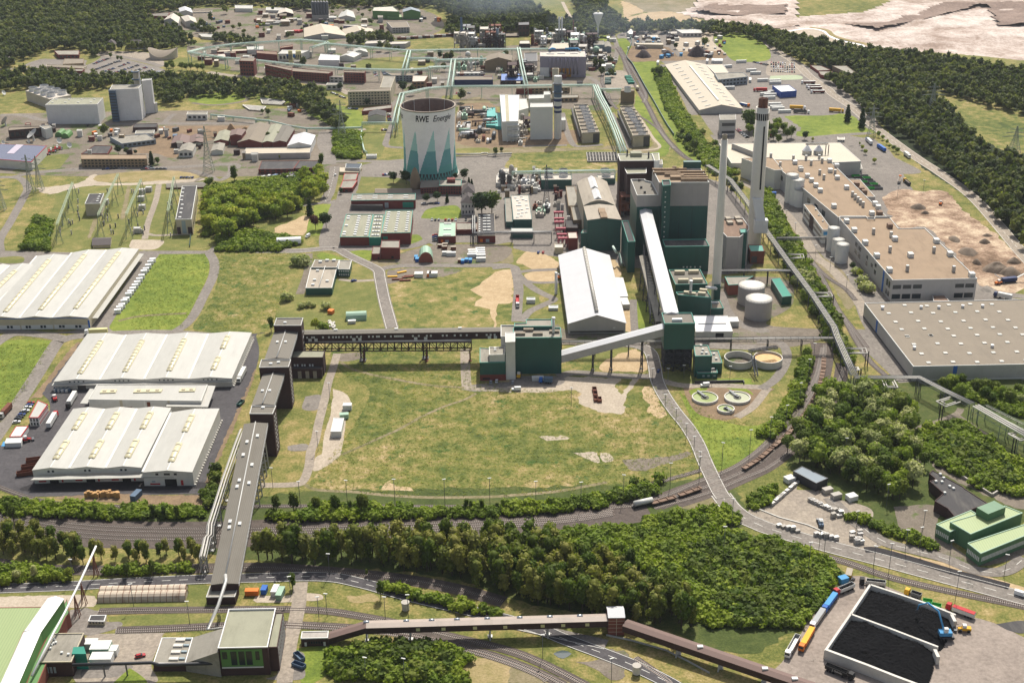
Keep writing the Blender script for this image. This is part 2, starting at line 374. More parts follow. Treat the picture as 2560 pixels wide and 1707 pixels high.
#  buildings
class B:
 def __init__(s,name,label,cat,t,pts,yb=None,h=None,i=0,wall='wwl',roof='fgy',par=.6,cop=None,group=None,base=None):
  pts=pr(pts);s.t=t;q=T(t,*pts[i]);s.h=h if h else HB(q,T(t,0,yb)[1])
  s.P=ccw([(p.x,p.y)for p in gl(t,pts,s.h)]);P=s.P
  cx=sum(p[0]for p in P)/len(P);cy=sum(p[1]for p in P)/len(P)
  s.root=thing(name,label,cat,(cx,cy,0),group);s.roofm=roof;s.par=par
  zb=base[1]if base else 0
  s.wall=obj('wall',MB().prism(P,zb,s.h,top=False),wall,s.root)
  if base:obj('plinth',MB().prism(inset(P,-.04),0,zb),base[0],s.root)
  if par is not None:
   I=inset(P,.35);s.rf=obj('roof',MB().prism(I,s.h-par-.3,s.h-par),roof,s.root)
   m=MB();n=len(P);O=inset(P,-.06)
   vs=[(p[0],p[1],s.h-.5)for p in O]+[(p[0],p[1],s.h)for p in O]+[(p[0],p[1],s.h)for p in I]+[(p[0],p[1],s.h-par)for p in I]
   m.add(vs,[(k*n+a,k*n+(a+1)%n,(k+1)*n+(a+1)%n,(k+1)*n+a)for k in range(3)for a in range(n)])
   obj('parapet',m,cop or wall,s.root)
 def zr(s):return s.h-(s.par or 0)
 def edge(s,e):
  a,b=V(s.P[e%len(s.P)]),V(s.P[(e+1)%len(s.P)]);d=(b-a);return a,d,V((d.y,-d.x)).normalized()
 def panel(s,e,u0,v0,u1,v1,m='glass',name='window',d=.07,sub=None):
  a,D,n=s.edge(e);p=a+D*u0;q=a+D*u1
  mb=MB().box((p.x,p.y,s.h*v0),(q.x-p.x,q.y-p.y,0),(-n.x*.1,-n.y*.1,0),(0,0,s.h*(v1-v0)))
  mb.v=[(x+n.x*d,y+n.y*d,z)for x,y,z in mb.v]
  return obj(name,mb,m,s.root)
 def wins(s,e,n,rows,ua=.03,ub=.97,wf=.6,m='glass',frame=None):
  st=(ub-ua)/n
  for(v0,v1)in pr(rows):
   for k in range(n):
    u=ua+st*(k+.5);o=s.panel(e,u-st*wf/2,v0,u+st*wf/2,v1,m)
  return s
 def band(s,e,v0,v1,m,name='band',u0=0.,u1=1.,d=.05):s.panel(e,u0,v0,u1,v1,m,name,d);return s
 def gable(s,rise=2.,axis=1,over=.4,m=None,nb=1):
  P=[V(p)for p in s.P]
  if axis==0:P=P[1:]+P[:1]
  m=m or s.roofm;rf=MB();gb=MB();e=over
  a,b,c,d=P[:4];u=(b-a).normalized()*e;w=(d-a).normalized()*e
  a2,b2,c2,d2=a-u-w,b+u-w,c+u+w,d-u+w
  for k in range(nb):
   f0,f1,fm=k/nb,(k+1)/nb,(k+.5)/nb
   A,B_,M=a2.lerp(b2,f0),a2.lerp(b2,f1),a2.lerp(b2,fm);D,C,N=d2.lerp(c2,f0),d2.lerp(c2,f1),d2.lerp(c2,fm)
   z=s.h+.02;h2=z+rise
   A,B_,C,D=[V((p.x,p.y,z))for p in(A,B_,C,D)];M,N=V((M.x,M.y,h2)),V((N.x,N.y,h2));dn=Z(-.25)
   for(p,q,r_,t_)in((A,M,N,D),(M,B_,C,N)):
    rf.add([p,q,r_,t_,p+dn,q+dn,r_+dn,t_+dn],[(0,1,2,3),(7,6,5,4),(0,4,5,1),(2,6,7,3),(1,5,6,2),(3,7,4,0)])
   for p0,p1 in((a,b),(d,c)):
    x,y,mm=p0.lerp(p1,f0),p0.lerp(p1,f1),p0.lerp(p1,fm)
    gb.add([(x.x,x.y,s.h),(y.x,y.y,s.h),(mm.x,mm.y,s.h+rise-.25)],[(0,1,2)])
  obj('roof',rf,m,s.root);obj('gable_wall',gb,s.wall.data.materials[0],s.root);s.rise=rise
  return s
 def hip(s,rise,m,over=.5):
  P=inset(s.P,-over);n=len(P);c=V((s.root.location.x,s.root.location.y));a,b,cc,d=[V(p[:2])for p in P]
  if(b-a).length>(d-a).length:r0=(a+d)/2;r1=(b+cc)/2;k=(d-a).length/2
  else:r0=(a+b)/2;r1=(d+cc)/2;k=(b-a).length/2
  e=(r1-r0).normalized()*min(k,(r1-r0).length*.49);r0,r1=r0+e,r1-e
  z=s.h;vs=[(p[0],p[1],z)for p in P]+[(r0.x,r0.y,z+rise),(r1.x,r1.y,z+rise)]
  fs=[(0,1,5,4),(1,2,5),(2,3,4,5),(3,0,4)]if(b-a).length>(d-a).length else[(0,1,4),(1,2,5,4),(2,3,5),(3,0,4,5)]
  obj('roof',MB().add(vs,fs),m,s.root);return s
 def at(s,x,y,t=None):p=G(T(s.t if t is None else t,x,y),s.zr());return V((p.x,p.y,s.zr()))
 def boxes(s,pts,a,b,h,m='wwt',name='skylight',t=None,z=0.,e=0):
  _,D,_n=s.edge(e);u=V((D.x,D.y,0)).normalized();w=V((-u.y,u.x,0))
  for p in pr(pts)if pts else():
   c=s.at(*p,t=t)+Z(z);mb=MB();mb.box(c-u*a/2-w*b/2,u*a,w*b,Z(h))
   obj(name,mb,m,s.root)
  return s
 def grid(s,nu,nv,a,b,h,m='wwt',name='skylight',u0=.08,u1=.92,v0=.1,v1=.9,skip=()):
  A,B_,C,D=[V((p[0],p[1],s.zr()))for p in s.P[:4]];u=(B_-A).normalized();w=(D-A).normalized()
  for i in range(nu):
   for j in range(nv):
    if(i,j)in skip:continue
    f=u0+(u1-u0)*(i/(nu-1)if nu>1 else .5);k=v0+(v1-v0)*(j/(nv-1)if nv>1 else .5)
    c=(A.lerp(B_,f)).lerp(D.lerp(C,f),k);obj(name,MB().box(c-u*a/2-w*b/2,u*a,w*b,Z(h)),m,s.root)
  return s
 def pipes(s,pts,r=.4,m='pipe',name='roof_pipe',t=None,z=1.):
  obj(name,MB().tube([s.at(*p,t=t)+Z(z)for p in pr(pts)],r),m,s.root);return s
def bayhall(name,label,cat,t,bays,h,rise,wall,roof,group=None,dome=None,front_bt=None):
 Q=[[V((p.x,p.y,0))for p in gl(t,b,h)]for b in bays]
 c=sum((p for q in Q for p in q),Z(0))/(4*len(Q));root=thing(name,label,cat,c,group)
 wl=MB()
 for k,q in enu(Q):
  a,b,cc,d=q;M,N=(a+b)/2,(d+cc)/2;u=Z(1)
  rf=MB();H=u*h;T_=u*(h+rise)
  ov=(a-d).normalized()*.5
  for p,q_,r_,s_ in((a+H+ov,M+T_+ov,N+T_-ov,d+H-ov),(M+T_+ov,b+H+ov,cc+H-ov,N+T_-ov)):
   z=u*.2;rf.add([p+z,q_+z,r_+z,s_+z,p,q_,r_,s_],[(0,1,2,3),(7,6,5,4),(0,4,5,1),(2,6,7,3),(1,5,6,2),(3,7,4,0)])
  r=obj('roof',rf,roof,root)
  wl.add([a,b,b+H,M+T_,a+H],[(0,1,2,3,4)]);wl.add([cc,d,d+H,N+T_,cc+H],[(0,1,2,3,4)])
  wl.add([b,cc,cc+H,b+H],[(0,1,2,3)]);wl.add([d,a,a+H,d+H],[(0,1,2,3)])
  sm=MB();sm.beam(M+T_+u*.2,N+T_+u*.2,.5,.12);
  if k:sm.beam(a+H+u*.2,d+H+u*.2,1.1,.25)
  obj('ridge_seam',sm,'seam',r)
  for(f0,f1,nw)in(dome[k]if dome else()):
   A=M.lerp(N,f0)+T_+u*.2;B_=M.lerp(N,f1)+T_+u*.2;D=B_-A;L=D.length;x=D.normalized();y=V((-x.y,x.x,0));w=1.8
   dm=MB();n=7;vs=[]
   for E,sh in((A,.3),(A+x*.8,1),(B_-x*.8,1),(B_,.3)):
    vs+=[E+y*(w*cos(pi*i/(n-1)))*(.8+.2*sh)+u*(1.1*sh*sin(pi*i/(n-1)))for i in range(n)]
   dm.add(vs,[(j*n+i+1,j*n+i,(j+1)*n+i,(j+1)*n+i+1)for j in range(3)for i in range(n-1)],True)
   dm.add([],[]);so=obj('skylight',dm,'csk',root)
   for j in range(nw):
    c0=A+x*(L*(j+.5)/nw);fm=MB()
    fm.add([c0+x*e+y*(w*1.02*cos(pi*i/(n-1)))*(.9)+u*(.1+1.1*sin(pi*i/(n-1)))for e in(-.35,.35)for i in range(1,n-1)],[(i+1,i,n-2+i,n-1+i)for i in range(n-3)])
    obj('smoke_vent',fm,'dgy',so)
 obj('wall',wl,wall,root);return root,Q
mat('csk','c4bb98',.08,.5,.4,stain=.2)
def tank(name,label,t,x,y,rpx,yb,wall='pmt',roof='cpl',dome=.06,open_=False,group=None,cat='tank',n=28,rail=True):
 q=T(t,x,y);h=HB(q,T(t,x,yb)[1]);c=G(q,h);r=(G(T(t,x+rpx,y),h)-c).length
 root=thing(name,label,cat,(c.x,c.y,0),group)
 if open_:
  obj('tank_wall',MB().ring(c,0,h,r,r-.35,n),wall,root)
 else:
  obj('tank_wall',MB().cyl(c,0,h,r,n=n,top=False),wall,root)
  obj('tank_roof',MB().rev(c,[(r+.12,h-.25),(r+.12,h),(r*.5,h+r*dome*.8),(.01,h+r*dome)],n),roof,root)
  if rail:
   mb=MB();P=[(c.x+r*cos(k*pi/12),c.y+r*sin(k*pi/12),h+1)for k in range(25)]
   mb.tube(P,.06,4)
   for p in P[:-1]:mb.bar(p,(p[0],p[1],h-.2),.08)
   obj('handrail',mb,'steel',root)
 return root,c,r,h
def frame_truss(mb,a,b,w,h,n,z=0.,r=.16):
 a,b=V(a),V(b);d=b-a;s=V((d.y,-d.x,0)).normalized()*w/2;u=Z(h)
 for q in(s,-s,s+u,-s+u):mb.bar(a+q,b+q,r*2)
 for k in range(n+1):
  p=a+d*(k/n);mb.bar(p+s,p+s+u,r);mb.bar(p-s,p-s+u,r);mb.bar(p+s,p-s,r);mb.bar(p+s+u,p-s+u,r)
  if k<n:
   p2=a+d*((k+1)/n)
   if k%2:mb.bar(p+s,p2+s+u,r);mb.bar(p-s,p2-s+u,r)
   else:mb.bar(p+s+u,p2+s,r);mb.bar(p-s+u,p2-s,r)
def trestle(p,d,w,ztop,m,parent,spread=1.4,braces=3):
 mb=MB();s=V((d.y,-d.x,0)).normalized();z=Z(1);p=V((p[0],p[1],0))
 A=[p+s*w/2*spread,p-s*w/2*spread];B_=[p+s*w/2+z*ztop,p-s*w/2+z*ztop]
 for a,b in zip(A,B_):mb.bar(a,b,.5)
 for k in range(braces):
  f0,f1=k/braces,(k+1)/braces
  mb.bar(A[0].lerp(B_[0],f0),A[1].lerp(B_[1],f1),.22);mb.bar(A[1].lerp(B_[1],f0),A[0].lerp(B_[0],f1),.22);mb.bar(A[0].lerp(B_[0],f1),A[1].lerp(B_[1],f1),.25)
 mb.bx(p.x-1,p.y-1,0,p.x+1,p.y+1,.4)
 return obj('support_leg',mb,m,parent)
def gallery(label,A,B_,w,h,wall,roof,rise=.0,cat='conveyor bridge',legs=(),legm='steel',win=0,winm='wwt',over=.2,root=None):
 A,B_=V(A),V(B_);c=(A+B_)/2;root=root or thing('conveyor_gallery',label,cat,(c.x,c.y,0))
 d=B_-A;s=V((d.y,-d.x,0)).normalized()*(w/2);dn=Z(-h);u=Z(rise)
 m=MB();m.add([A+s+dn,A-s+dn,A-s,A+s,B_+s+dn,B_-s+dn,B_-s,B_+s],[(0,1,2,3),(7,6,5,4),(0,3,7,4),(1,5,6,2),(0,4,5,1)])
 obj('wall',m,wall,root)
 s2=s*(1+over*2/w);z=Z(.25);r=MB()
 r.add([A+s2,A+u+z,A-s2,B_+s2,B_+u+z,B_-s2],[(0,3,4,1),(1,4,5,2),(0,1,2),(5,4,3),(0,2,5,3)]);obj('roof',r,roof,root)
 for k in range(win):
  f=(k+.5)/win;p=A+d*f+s*1.02+Z(-h*.62);e=d.normalized()*.9
  obj('window',MB().box(p-e,e*2,-s*.03,Z(h*.28)),winm,root)
 for f in legs:
  p=A+d*f;trestle(p,d,w*.8,p.z-h,legm,root)
 return root
#  GROUND
mb=MB();mb.quad((-6000,-500,-.02),(6000,-500,-.02),(6000,12000,-.02),(-6000,12000,-.02));struct('ground',mb,'grass')
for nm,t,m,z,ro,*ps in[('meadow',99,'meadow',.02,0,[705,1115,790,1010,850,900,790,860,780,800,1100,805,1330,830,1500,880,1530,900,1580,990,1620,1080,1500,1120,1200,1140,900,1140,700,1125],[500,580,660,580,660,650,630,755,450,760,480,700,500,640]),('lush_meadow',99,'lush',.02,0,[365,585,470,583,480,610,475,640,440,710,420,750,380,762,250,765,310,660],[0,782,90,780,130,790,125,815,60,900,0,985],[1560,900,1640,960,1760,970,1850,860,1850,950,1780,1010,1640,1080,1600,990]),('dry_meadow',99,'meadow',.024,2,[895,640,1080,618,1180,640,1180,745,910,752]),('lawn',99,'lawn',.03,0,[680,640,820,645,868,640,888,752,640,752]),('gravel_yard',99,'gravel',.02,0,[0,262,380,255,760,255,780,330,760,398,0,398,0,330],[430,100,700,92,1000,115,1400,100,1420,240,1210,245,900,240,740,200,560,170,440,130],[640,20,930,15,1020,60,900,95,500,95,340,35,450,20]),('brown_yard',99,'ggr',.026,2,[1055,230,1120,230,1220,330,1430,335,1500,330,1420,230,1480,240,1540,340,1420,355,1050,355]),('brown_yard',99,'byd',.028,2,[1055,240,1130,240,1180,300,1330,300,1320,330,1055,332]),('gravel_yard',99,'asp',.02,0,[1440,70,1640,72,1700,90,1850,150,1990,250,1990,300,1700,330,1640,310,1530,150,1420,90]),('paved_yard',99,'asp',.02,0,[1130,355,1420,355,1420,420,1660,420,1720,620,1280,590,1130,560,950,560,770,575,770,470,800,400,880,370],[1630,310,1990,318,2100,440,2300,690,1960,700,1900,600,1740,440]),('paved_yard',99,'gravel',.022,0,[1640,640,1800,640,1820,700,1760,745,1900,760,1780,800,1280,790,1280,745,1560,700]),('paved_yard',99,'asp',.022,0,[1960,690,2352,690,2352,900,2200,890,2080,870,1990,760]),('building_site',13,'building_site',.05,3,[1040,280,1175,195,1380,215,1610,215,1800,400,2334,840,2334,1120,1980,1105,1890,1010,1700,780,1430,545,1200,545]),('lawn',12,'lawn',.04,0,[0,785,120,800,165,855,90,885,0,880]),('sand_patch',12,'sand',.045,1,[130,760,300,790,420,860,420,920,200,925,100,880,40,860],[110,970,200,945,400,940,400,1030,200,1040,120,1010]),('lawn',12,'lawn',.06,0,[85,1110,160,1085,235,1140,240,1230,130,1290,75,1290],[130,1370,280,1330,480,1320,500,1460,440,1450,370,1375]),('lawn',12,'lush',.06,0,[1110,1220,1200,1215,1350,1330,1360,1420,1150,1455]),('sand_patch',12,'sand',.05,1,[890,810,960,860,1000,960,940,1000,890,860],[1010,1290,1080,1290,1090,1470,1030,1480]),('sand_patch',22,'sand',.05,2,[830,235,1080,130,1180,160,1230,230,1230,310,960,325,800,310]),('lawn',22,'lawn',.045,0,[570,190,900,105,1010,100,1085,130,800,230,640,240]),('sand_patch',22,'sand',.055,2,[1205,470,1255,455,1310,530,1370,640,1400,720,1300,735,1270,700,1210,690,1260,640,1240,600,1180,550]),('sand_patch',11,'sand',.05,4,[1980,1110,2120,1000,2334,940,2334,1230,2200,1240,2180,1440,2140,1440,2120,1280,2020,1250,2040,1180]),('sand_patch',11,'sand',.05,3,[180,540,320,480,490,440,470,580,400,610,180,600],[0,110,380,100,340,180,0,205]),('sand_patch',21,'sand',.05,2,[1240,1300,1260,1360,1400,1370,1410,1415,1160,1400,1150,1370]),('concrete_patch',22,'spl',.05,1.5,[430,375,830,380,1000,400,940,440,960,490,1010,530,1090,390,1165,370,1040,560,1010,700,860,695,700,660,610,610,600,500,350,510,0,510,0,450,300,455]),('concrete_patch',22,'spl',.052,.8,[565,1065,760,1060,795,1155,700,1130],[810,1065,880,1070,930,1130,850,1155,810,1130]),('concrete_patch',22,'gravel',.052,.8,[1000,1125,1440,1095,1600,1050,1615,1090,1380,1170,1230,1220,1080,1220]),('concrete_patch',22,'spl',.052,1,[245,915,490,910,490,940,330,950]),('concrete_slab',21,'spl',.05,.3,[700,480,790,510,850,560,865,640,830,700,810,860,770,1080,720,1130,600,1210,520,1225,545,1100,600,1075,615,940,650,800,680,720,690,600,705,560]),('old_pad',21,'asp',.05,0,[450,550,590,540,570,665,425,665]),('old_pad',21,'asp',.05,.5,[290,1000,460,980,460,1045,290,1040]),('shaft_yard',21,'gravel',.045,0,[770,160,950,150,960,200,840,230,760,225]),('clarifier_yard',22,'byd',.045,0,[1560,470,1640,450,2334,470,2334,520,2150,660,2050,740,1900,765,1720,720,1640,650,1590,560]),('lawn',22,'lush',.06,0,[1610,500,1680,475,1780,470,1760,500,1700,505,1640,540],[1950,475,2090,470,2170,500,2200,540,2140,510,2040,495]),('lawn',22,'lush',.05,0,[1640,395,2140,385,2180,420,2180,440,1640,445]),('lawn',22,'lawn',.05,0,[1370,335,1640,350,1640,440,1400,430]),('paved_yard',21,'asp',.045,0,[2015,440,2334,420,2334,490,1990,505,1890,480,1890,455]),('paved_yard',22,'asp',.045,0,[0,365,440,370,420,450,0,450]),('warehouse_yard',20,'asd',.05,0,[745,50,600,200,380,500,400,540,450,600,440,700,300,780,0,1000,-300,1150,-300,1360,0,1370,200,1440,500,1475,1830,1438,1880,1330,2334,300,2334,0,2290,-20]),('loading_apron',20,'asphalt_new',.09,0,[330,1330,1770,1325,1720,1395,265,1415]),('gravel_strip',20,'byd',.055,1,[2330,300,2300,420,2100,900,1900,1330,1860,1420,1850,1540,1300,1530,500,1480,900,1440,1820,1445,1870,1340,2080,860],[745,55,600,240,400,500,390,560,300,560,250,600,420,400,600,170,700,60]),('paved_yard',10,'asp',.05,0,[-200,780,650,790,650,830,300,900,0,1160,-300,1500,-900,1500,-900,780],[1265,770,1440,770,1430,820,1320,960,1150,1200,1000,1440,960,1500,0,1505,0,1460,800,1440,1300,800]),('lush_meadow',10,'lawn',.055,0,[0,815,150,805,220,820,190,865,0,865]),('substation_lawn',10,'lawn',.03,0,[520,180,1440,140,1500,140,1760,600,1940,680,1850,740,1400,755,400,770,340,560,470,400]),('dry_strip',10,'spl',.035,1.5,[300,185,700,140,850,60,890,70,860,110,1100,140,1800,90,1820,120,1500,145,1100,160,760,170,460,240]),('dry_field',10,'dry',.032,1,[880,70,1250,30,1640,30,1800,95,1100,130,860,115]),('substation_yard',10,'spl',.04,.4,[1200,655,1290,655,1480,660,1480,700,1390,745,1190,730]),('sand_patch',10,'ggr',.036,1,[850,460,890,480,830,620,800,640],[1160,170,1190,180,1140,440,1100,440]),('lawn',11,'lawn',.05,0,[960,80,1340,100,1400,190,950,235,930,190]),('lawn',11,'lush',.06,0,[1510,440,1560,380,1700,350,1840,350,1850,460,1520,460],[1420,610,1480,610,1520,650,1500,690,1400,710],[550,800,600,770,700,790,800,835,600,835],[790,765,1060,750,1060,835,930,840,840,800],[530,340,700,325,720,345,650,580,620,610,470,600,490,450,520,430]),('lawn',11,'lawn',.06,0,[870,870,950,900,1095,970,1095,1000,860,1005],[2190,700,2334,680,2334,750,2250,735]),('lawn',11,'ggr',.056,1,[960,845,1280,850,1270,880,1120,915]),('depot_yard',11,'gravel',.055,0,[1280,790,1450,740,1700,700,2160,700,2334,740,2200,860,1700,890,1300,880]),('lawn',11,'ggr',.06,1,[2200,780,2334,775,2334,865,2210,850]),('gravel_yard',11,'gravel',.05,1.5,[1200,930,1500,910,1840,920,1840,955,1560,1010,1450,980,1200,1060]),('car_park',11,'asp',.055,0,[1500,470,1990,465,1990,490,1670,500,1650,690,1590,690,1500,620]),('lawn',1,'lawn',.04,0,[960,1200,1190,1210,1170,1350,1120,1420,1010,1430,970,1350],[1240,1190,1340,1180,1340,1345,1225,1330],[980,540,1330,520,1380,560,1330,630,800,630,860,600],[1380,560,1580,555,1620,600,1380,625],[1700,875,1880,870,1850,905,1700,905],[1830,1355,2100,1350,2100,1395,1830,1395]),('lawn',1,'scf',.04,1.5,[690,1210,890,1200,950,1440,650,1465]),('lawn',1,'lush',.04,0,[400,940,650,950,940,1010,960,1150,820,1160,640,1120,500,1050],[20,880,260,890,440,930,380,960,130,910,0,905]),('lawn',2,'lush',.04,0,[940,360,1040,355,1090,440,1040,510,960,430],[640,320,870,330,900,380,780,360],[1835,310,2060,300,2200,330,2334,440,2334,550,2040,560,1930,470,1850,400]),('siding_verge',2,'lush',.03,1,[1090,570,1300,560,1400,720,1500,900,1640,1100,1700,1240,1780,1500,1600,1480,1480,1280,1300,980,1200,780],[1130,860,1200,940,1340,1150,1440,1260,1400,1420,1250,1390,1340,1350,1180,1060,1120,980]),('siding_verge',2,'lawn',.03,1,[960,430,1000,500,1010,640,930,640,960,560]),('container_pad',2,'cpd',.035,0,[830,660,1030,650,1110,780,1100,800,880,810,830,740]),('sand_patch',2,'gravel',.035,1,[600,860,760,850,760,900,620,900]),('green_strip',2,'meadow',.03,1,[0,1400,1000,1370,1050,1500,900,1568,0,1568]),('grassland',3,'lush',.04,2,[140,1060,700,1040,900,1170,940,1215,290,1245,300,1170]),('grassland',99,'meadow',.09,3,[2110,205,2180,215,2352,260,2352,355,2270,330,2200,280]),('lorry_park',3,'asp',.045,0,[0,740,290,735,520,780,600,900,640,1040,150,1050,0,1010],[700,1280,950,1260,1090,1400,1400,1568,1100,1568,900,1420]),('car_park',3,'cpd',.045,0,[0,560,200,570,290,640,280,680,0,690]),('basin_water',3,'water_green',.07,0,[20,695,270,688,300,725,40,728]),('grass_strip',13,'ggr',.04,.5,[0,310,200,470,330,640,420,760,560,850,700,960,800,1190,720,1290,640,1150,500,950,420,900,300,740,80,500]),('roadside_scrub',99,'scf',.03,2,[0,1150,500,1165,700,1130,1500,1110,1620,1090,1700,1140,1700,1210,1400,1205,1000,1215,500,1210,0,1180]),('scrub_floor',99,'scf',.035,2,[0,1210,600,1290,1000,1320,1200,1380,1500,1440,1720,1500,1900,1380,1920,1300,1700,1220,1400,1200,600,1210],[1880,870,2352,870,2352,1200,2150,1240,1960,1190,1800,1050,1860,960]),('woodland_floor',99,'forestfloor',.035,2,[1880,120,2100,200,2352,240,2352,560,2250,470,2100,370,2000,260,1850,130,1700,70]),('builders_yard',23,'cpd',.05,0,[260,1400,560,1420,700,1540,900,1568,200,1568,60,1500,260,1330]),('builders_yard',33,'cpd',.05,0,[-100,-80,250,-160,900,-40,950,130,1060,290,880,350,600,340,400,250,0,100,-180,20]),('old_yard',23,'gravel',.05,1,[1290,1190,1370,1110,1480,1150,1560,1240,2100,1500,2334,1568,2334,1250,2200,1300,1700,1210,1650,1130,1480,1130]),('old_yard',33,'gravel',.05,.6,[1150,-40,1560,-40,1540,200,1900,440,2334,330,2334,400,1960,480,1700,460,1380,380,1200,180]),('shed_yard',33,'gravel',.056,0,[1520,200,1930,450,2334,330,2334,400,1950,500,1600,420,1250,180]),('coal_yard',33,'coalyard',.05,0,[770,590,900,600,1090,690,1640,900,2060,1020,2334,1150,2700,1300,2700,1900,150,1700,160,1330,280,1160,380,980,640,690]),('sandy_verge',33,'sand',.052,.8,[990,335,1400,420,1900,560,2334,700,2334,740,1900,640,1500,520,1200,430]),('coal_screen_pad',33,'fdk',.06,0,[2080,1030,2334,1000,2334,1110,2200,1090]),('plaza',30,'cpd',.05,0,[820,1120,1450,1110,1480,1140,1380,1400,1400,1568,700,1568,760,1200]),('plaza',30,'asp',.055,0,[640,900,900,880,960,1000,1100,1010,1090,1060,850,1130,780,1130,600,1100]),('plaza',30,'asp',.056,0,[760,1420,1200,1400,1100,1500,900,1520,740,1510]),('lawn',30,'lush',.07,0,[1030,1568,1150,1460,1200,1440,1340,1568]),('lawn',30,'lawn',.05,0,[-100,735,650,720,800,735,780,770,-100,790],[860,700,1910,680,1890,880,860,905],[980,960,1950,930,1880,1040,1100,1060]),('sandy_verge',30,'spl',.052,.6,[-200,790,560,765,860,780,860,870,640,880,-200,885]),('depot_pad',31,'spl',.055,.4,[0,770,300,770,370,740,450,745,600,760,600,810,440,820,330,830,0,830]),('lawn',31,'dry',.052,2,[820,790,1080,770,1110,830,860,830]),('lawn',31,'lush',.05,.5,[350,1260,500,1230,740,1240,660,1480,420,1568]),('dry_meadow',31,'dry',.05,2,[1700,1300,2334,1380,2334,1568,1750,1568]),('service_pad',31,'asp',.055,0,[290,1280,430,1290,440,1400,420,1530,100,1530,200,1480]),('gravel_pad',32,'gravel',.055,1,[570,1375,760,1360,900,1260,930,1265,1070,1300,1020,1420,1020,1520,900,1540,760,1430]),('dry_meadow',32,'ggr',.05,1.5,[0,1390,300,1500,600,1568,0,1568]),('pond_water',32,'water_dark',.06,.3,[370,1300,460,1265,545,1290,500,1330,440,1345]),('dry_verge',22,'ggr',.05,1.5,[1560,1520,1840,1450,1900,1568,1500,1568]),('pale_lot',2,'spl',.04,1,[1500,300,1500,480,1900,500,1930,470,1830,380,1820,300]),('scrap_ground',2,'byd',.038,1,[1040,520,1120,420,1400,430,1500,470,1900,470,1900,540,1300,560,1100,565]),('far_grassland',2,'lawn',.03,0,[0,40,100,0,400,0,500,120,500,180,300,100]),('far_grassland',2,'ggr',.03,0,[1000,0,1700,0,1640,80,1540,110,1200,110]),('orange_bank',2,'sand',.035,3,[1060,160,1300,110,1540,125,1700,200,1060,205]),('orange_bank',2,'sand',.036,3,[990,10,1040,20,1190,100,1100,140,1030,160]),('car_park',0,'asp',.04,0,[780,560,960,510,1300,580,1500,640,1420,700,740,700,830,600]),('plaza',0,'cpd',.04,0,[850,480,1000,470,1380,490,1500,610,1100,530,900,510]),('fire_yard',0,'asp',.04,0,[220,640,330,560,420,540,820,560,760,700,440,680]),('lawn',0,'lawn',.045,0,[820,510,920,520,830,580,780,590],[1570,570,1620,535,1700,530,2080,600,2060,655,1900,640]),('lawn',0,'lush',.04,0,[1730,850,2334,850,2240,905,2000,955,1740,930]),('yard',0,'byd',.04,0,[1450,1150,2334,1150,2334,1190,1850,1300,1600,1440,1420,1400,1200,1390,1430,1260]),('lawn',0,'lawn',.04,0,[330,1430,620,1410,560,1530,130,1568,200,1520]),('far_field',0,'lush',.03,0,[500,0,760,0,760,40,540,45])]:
 for pts in ps:patch(nm,t,pts,m,z,ro)
#  quarry: a real relief sheet
def relief(name,t,pts,m,z,amp,scl,step,seed,dig=0.):
 P=ccw([(p.x,p.y)for p in gl(t,pts)]);xs=[p[0]for p in P];ys=[p[1]for p in P]
 from mathutils import noise as mn
 def inside(x,y):
  c=False;j=len(P)-1
  for i in range(len(P)):
   if(P[i][1]>y)!=(P[j][1]>y)and x<(P[j][0]-P[i][0])*(y-P[i][1])/(P[j][1]-P[i][1])+P[i][0]:c=not c
   j=i
  return c
 nx=int((max(xs)-min(xs))/step)+1;ny=int((max(ys)-min(ys))/step)+1;idx={};vs=[];fs=[]
 def vid(i,j):
  if(i,j)not in idx:
   x=min(xs)+i*step;y=min(ys)+j*step
   n=mn.fractal(V((x*scl,y*scl,seed)),.9,2.1,5);n2=abs(mn.noise(V((x*scl*.5,y*scl*1.3,seed+9))))
   idx[i,j]=len(vs);vs.append((x,y,z+max(-.5,amp*(n+.35)+dig*n2*amp)))
  return idx[i,j]
 for i in range(nx):
  for j in range(ny):
   if inside(min(xs)+(i+.5)*step,min(ys)+(j+.5)*step):fs.append((vid(i,j),vid(i+1,j),vid(i+1,j+1),vid(i,j+1)))
 mb=MB();mb.add(vs,fs,True);return struct(name,mb,m)
relief('quarry',3,[-250,240,0,240,190,300,380,270,530,310,600,360,900,440,940,480,1250,510,1600,520,2400,600,2900,640,2900,-60,1300,-60,900,120,500,150,0,200],'quarry',.6,2.5,.012,8,3,.6)
relief('quarry_bank',3,[700,240,1000,300,1500,180,1900,70,2000,90,2100,250,2900,260,2900,100,2000,40,1600,60,1100,230],'quarry_dk',2.5,3.5,.02,7,8,.6)
relief('quarry_bank',2,[1640,110,1800,60,2000,70,2500,60,2500,140,2100,150,1800,140],'quarry_dk',1,4,.02,7,18,.6)
relief('quarry_land',2,[1500,120,1640,80,1700,0,2600,-30,2600,250,2334,260,2140,230,1800,190,1700,170],'quarry',.5,1.5,.012,8,4,.4)
patch('settling_water',3,[190,310,380,285,510,310,560,360,880,450,700,470,400,400,250,370],'spl',3.2,0)
P_=gl(3,[190,310,300,292,420,290,515,315,580,365,700,405,850,435,905,465]);mb=MB();strip(mb,smooth(P_,5),4.5,3.3);struct('basin_edge',mb,'pmt')
P_=gl(3,[380,275,530,300,590,350,720,390,880,425,950,470]);mb=MB();strip(mb,smooth(P_,5),7,3.4);struct('grass_bank',mb,'dry')
patch('grass_bank',3,[1230,500,1700,520,2400,590,2900,640,2900,700,2334,650,1560,550],'lawn',3.6,2)
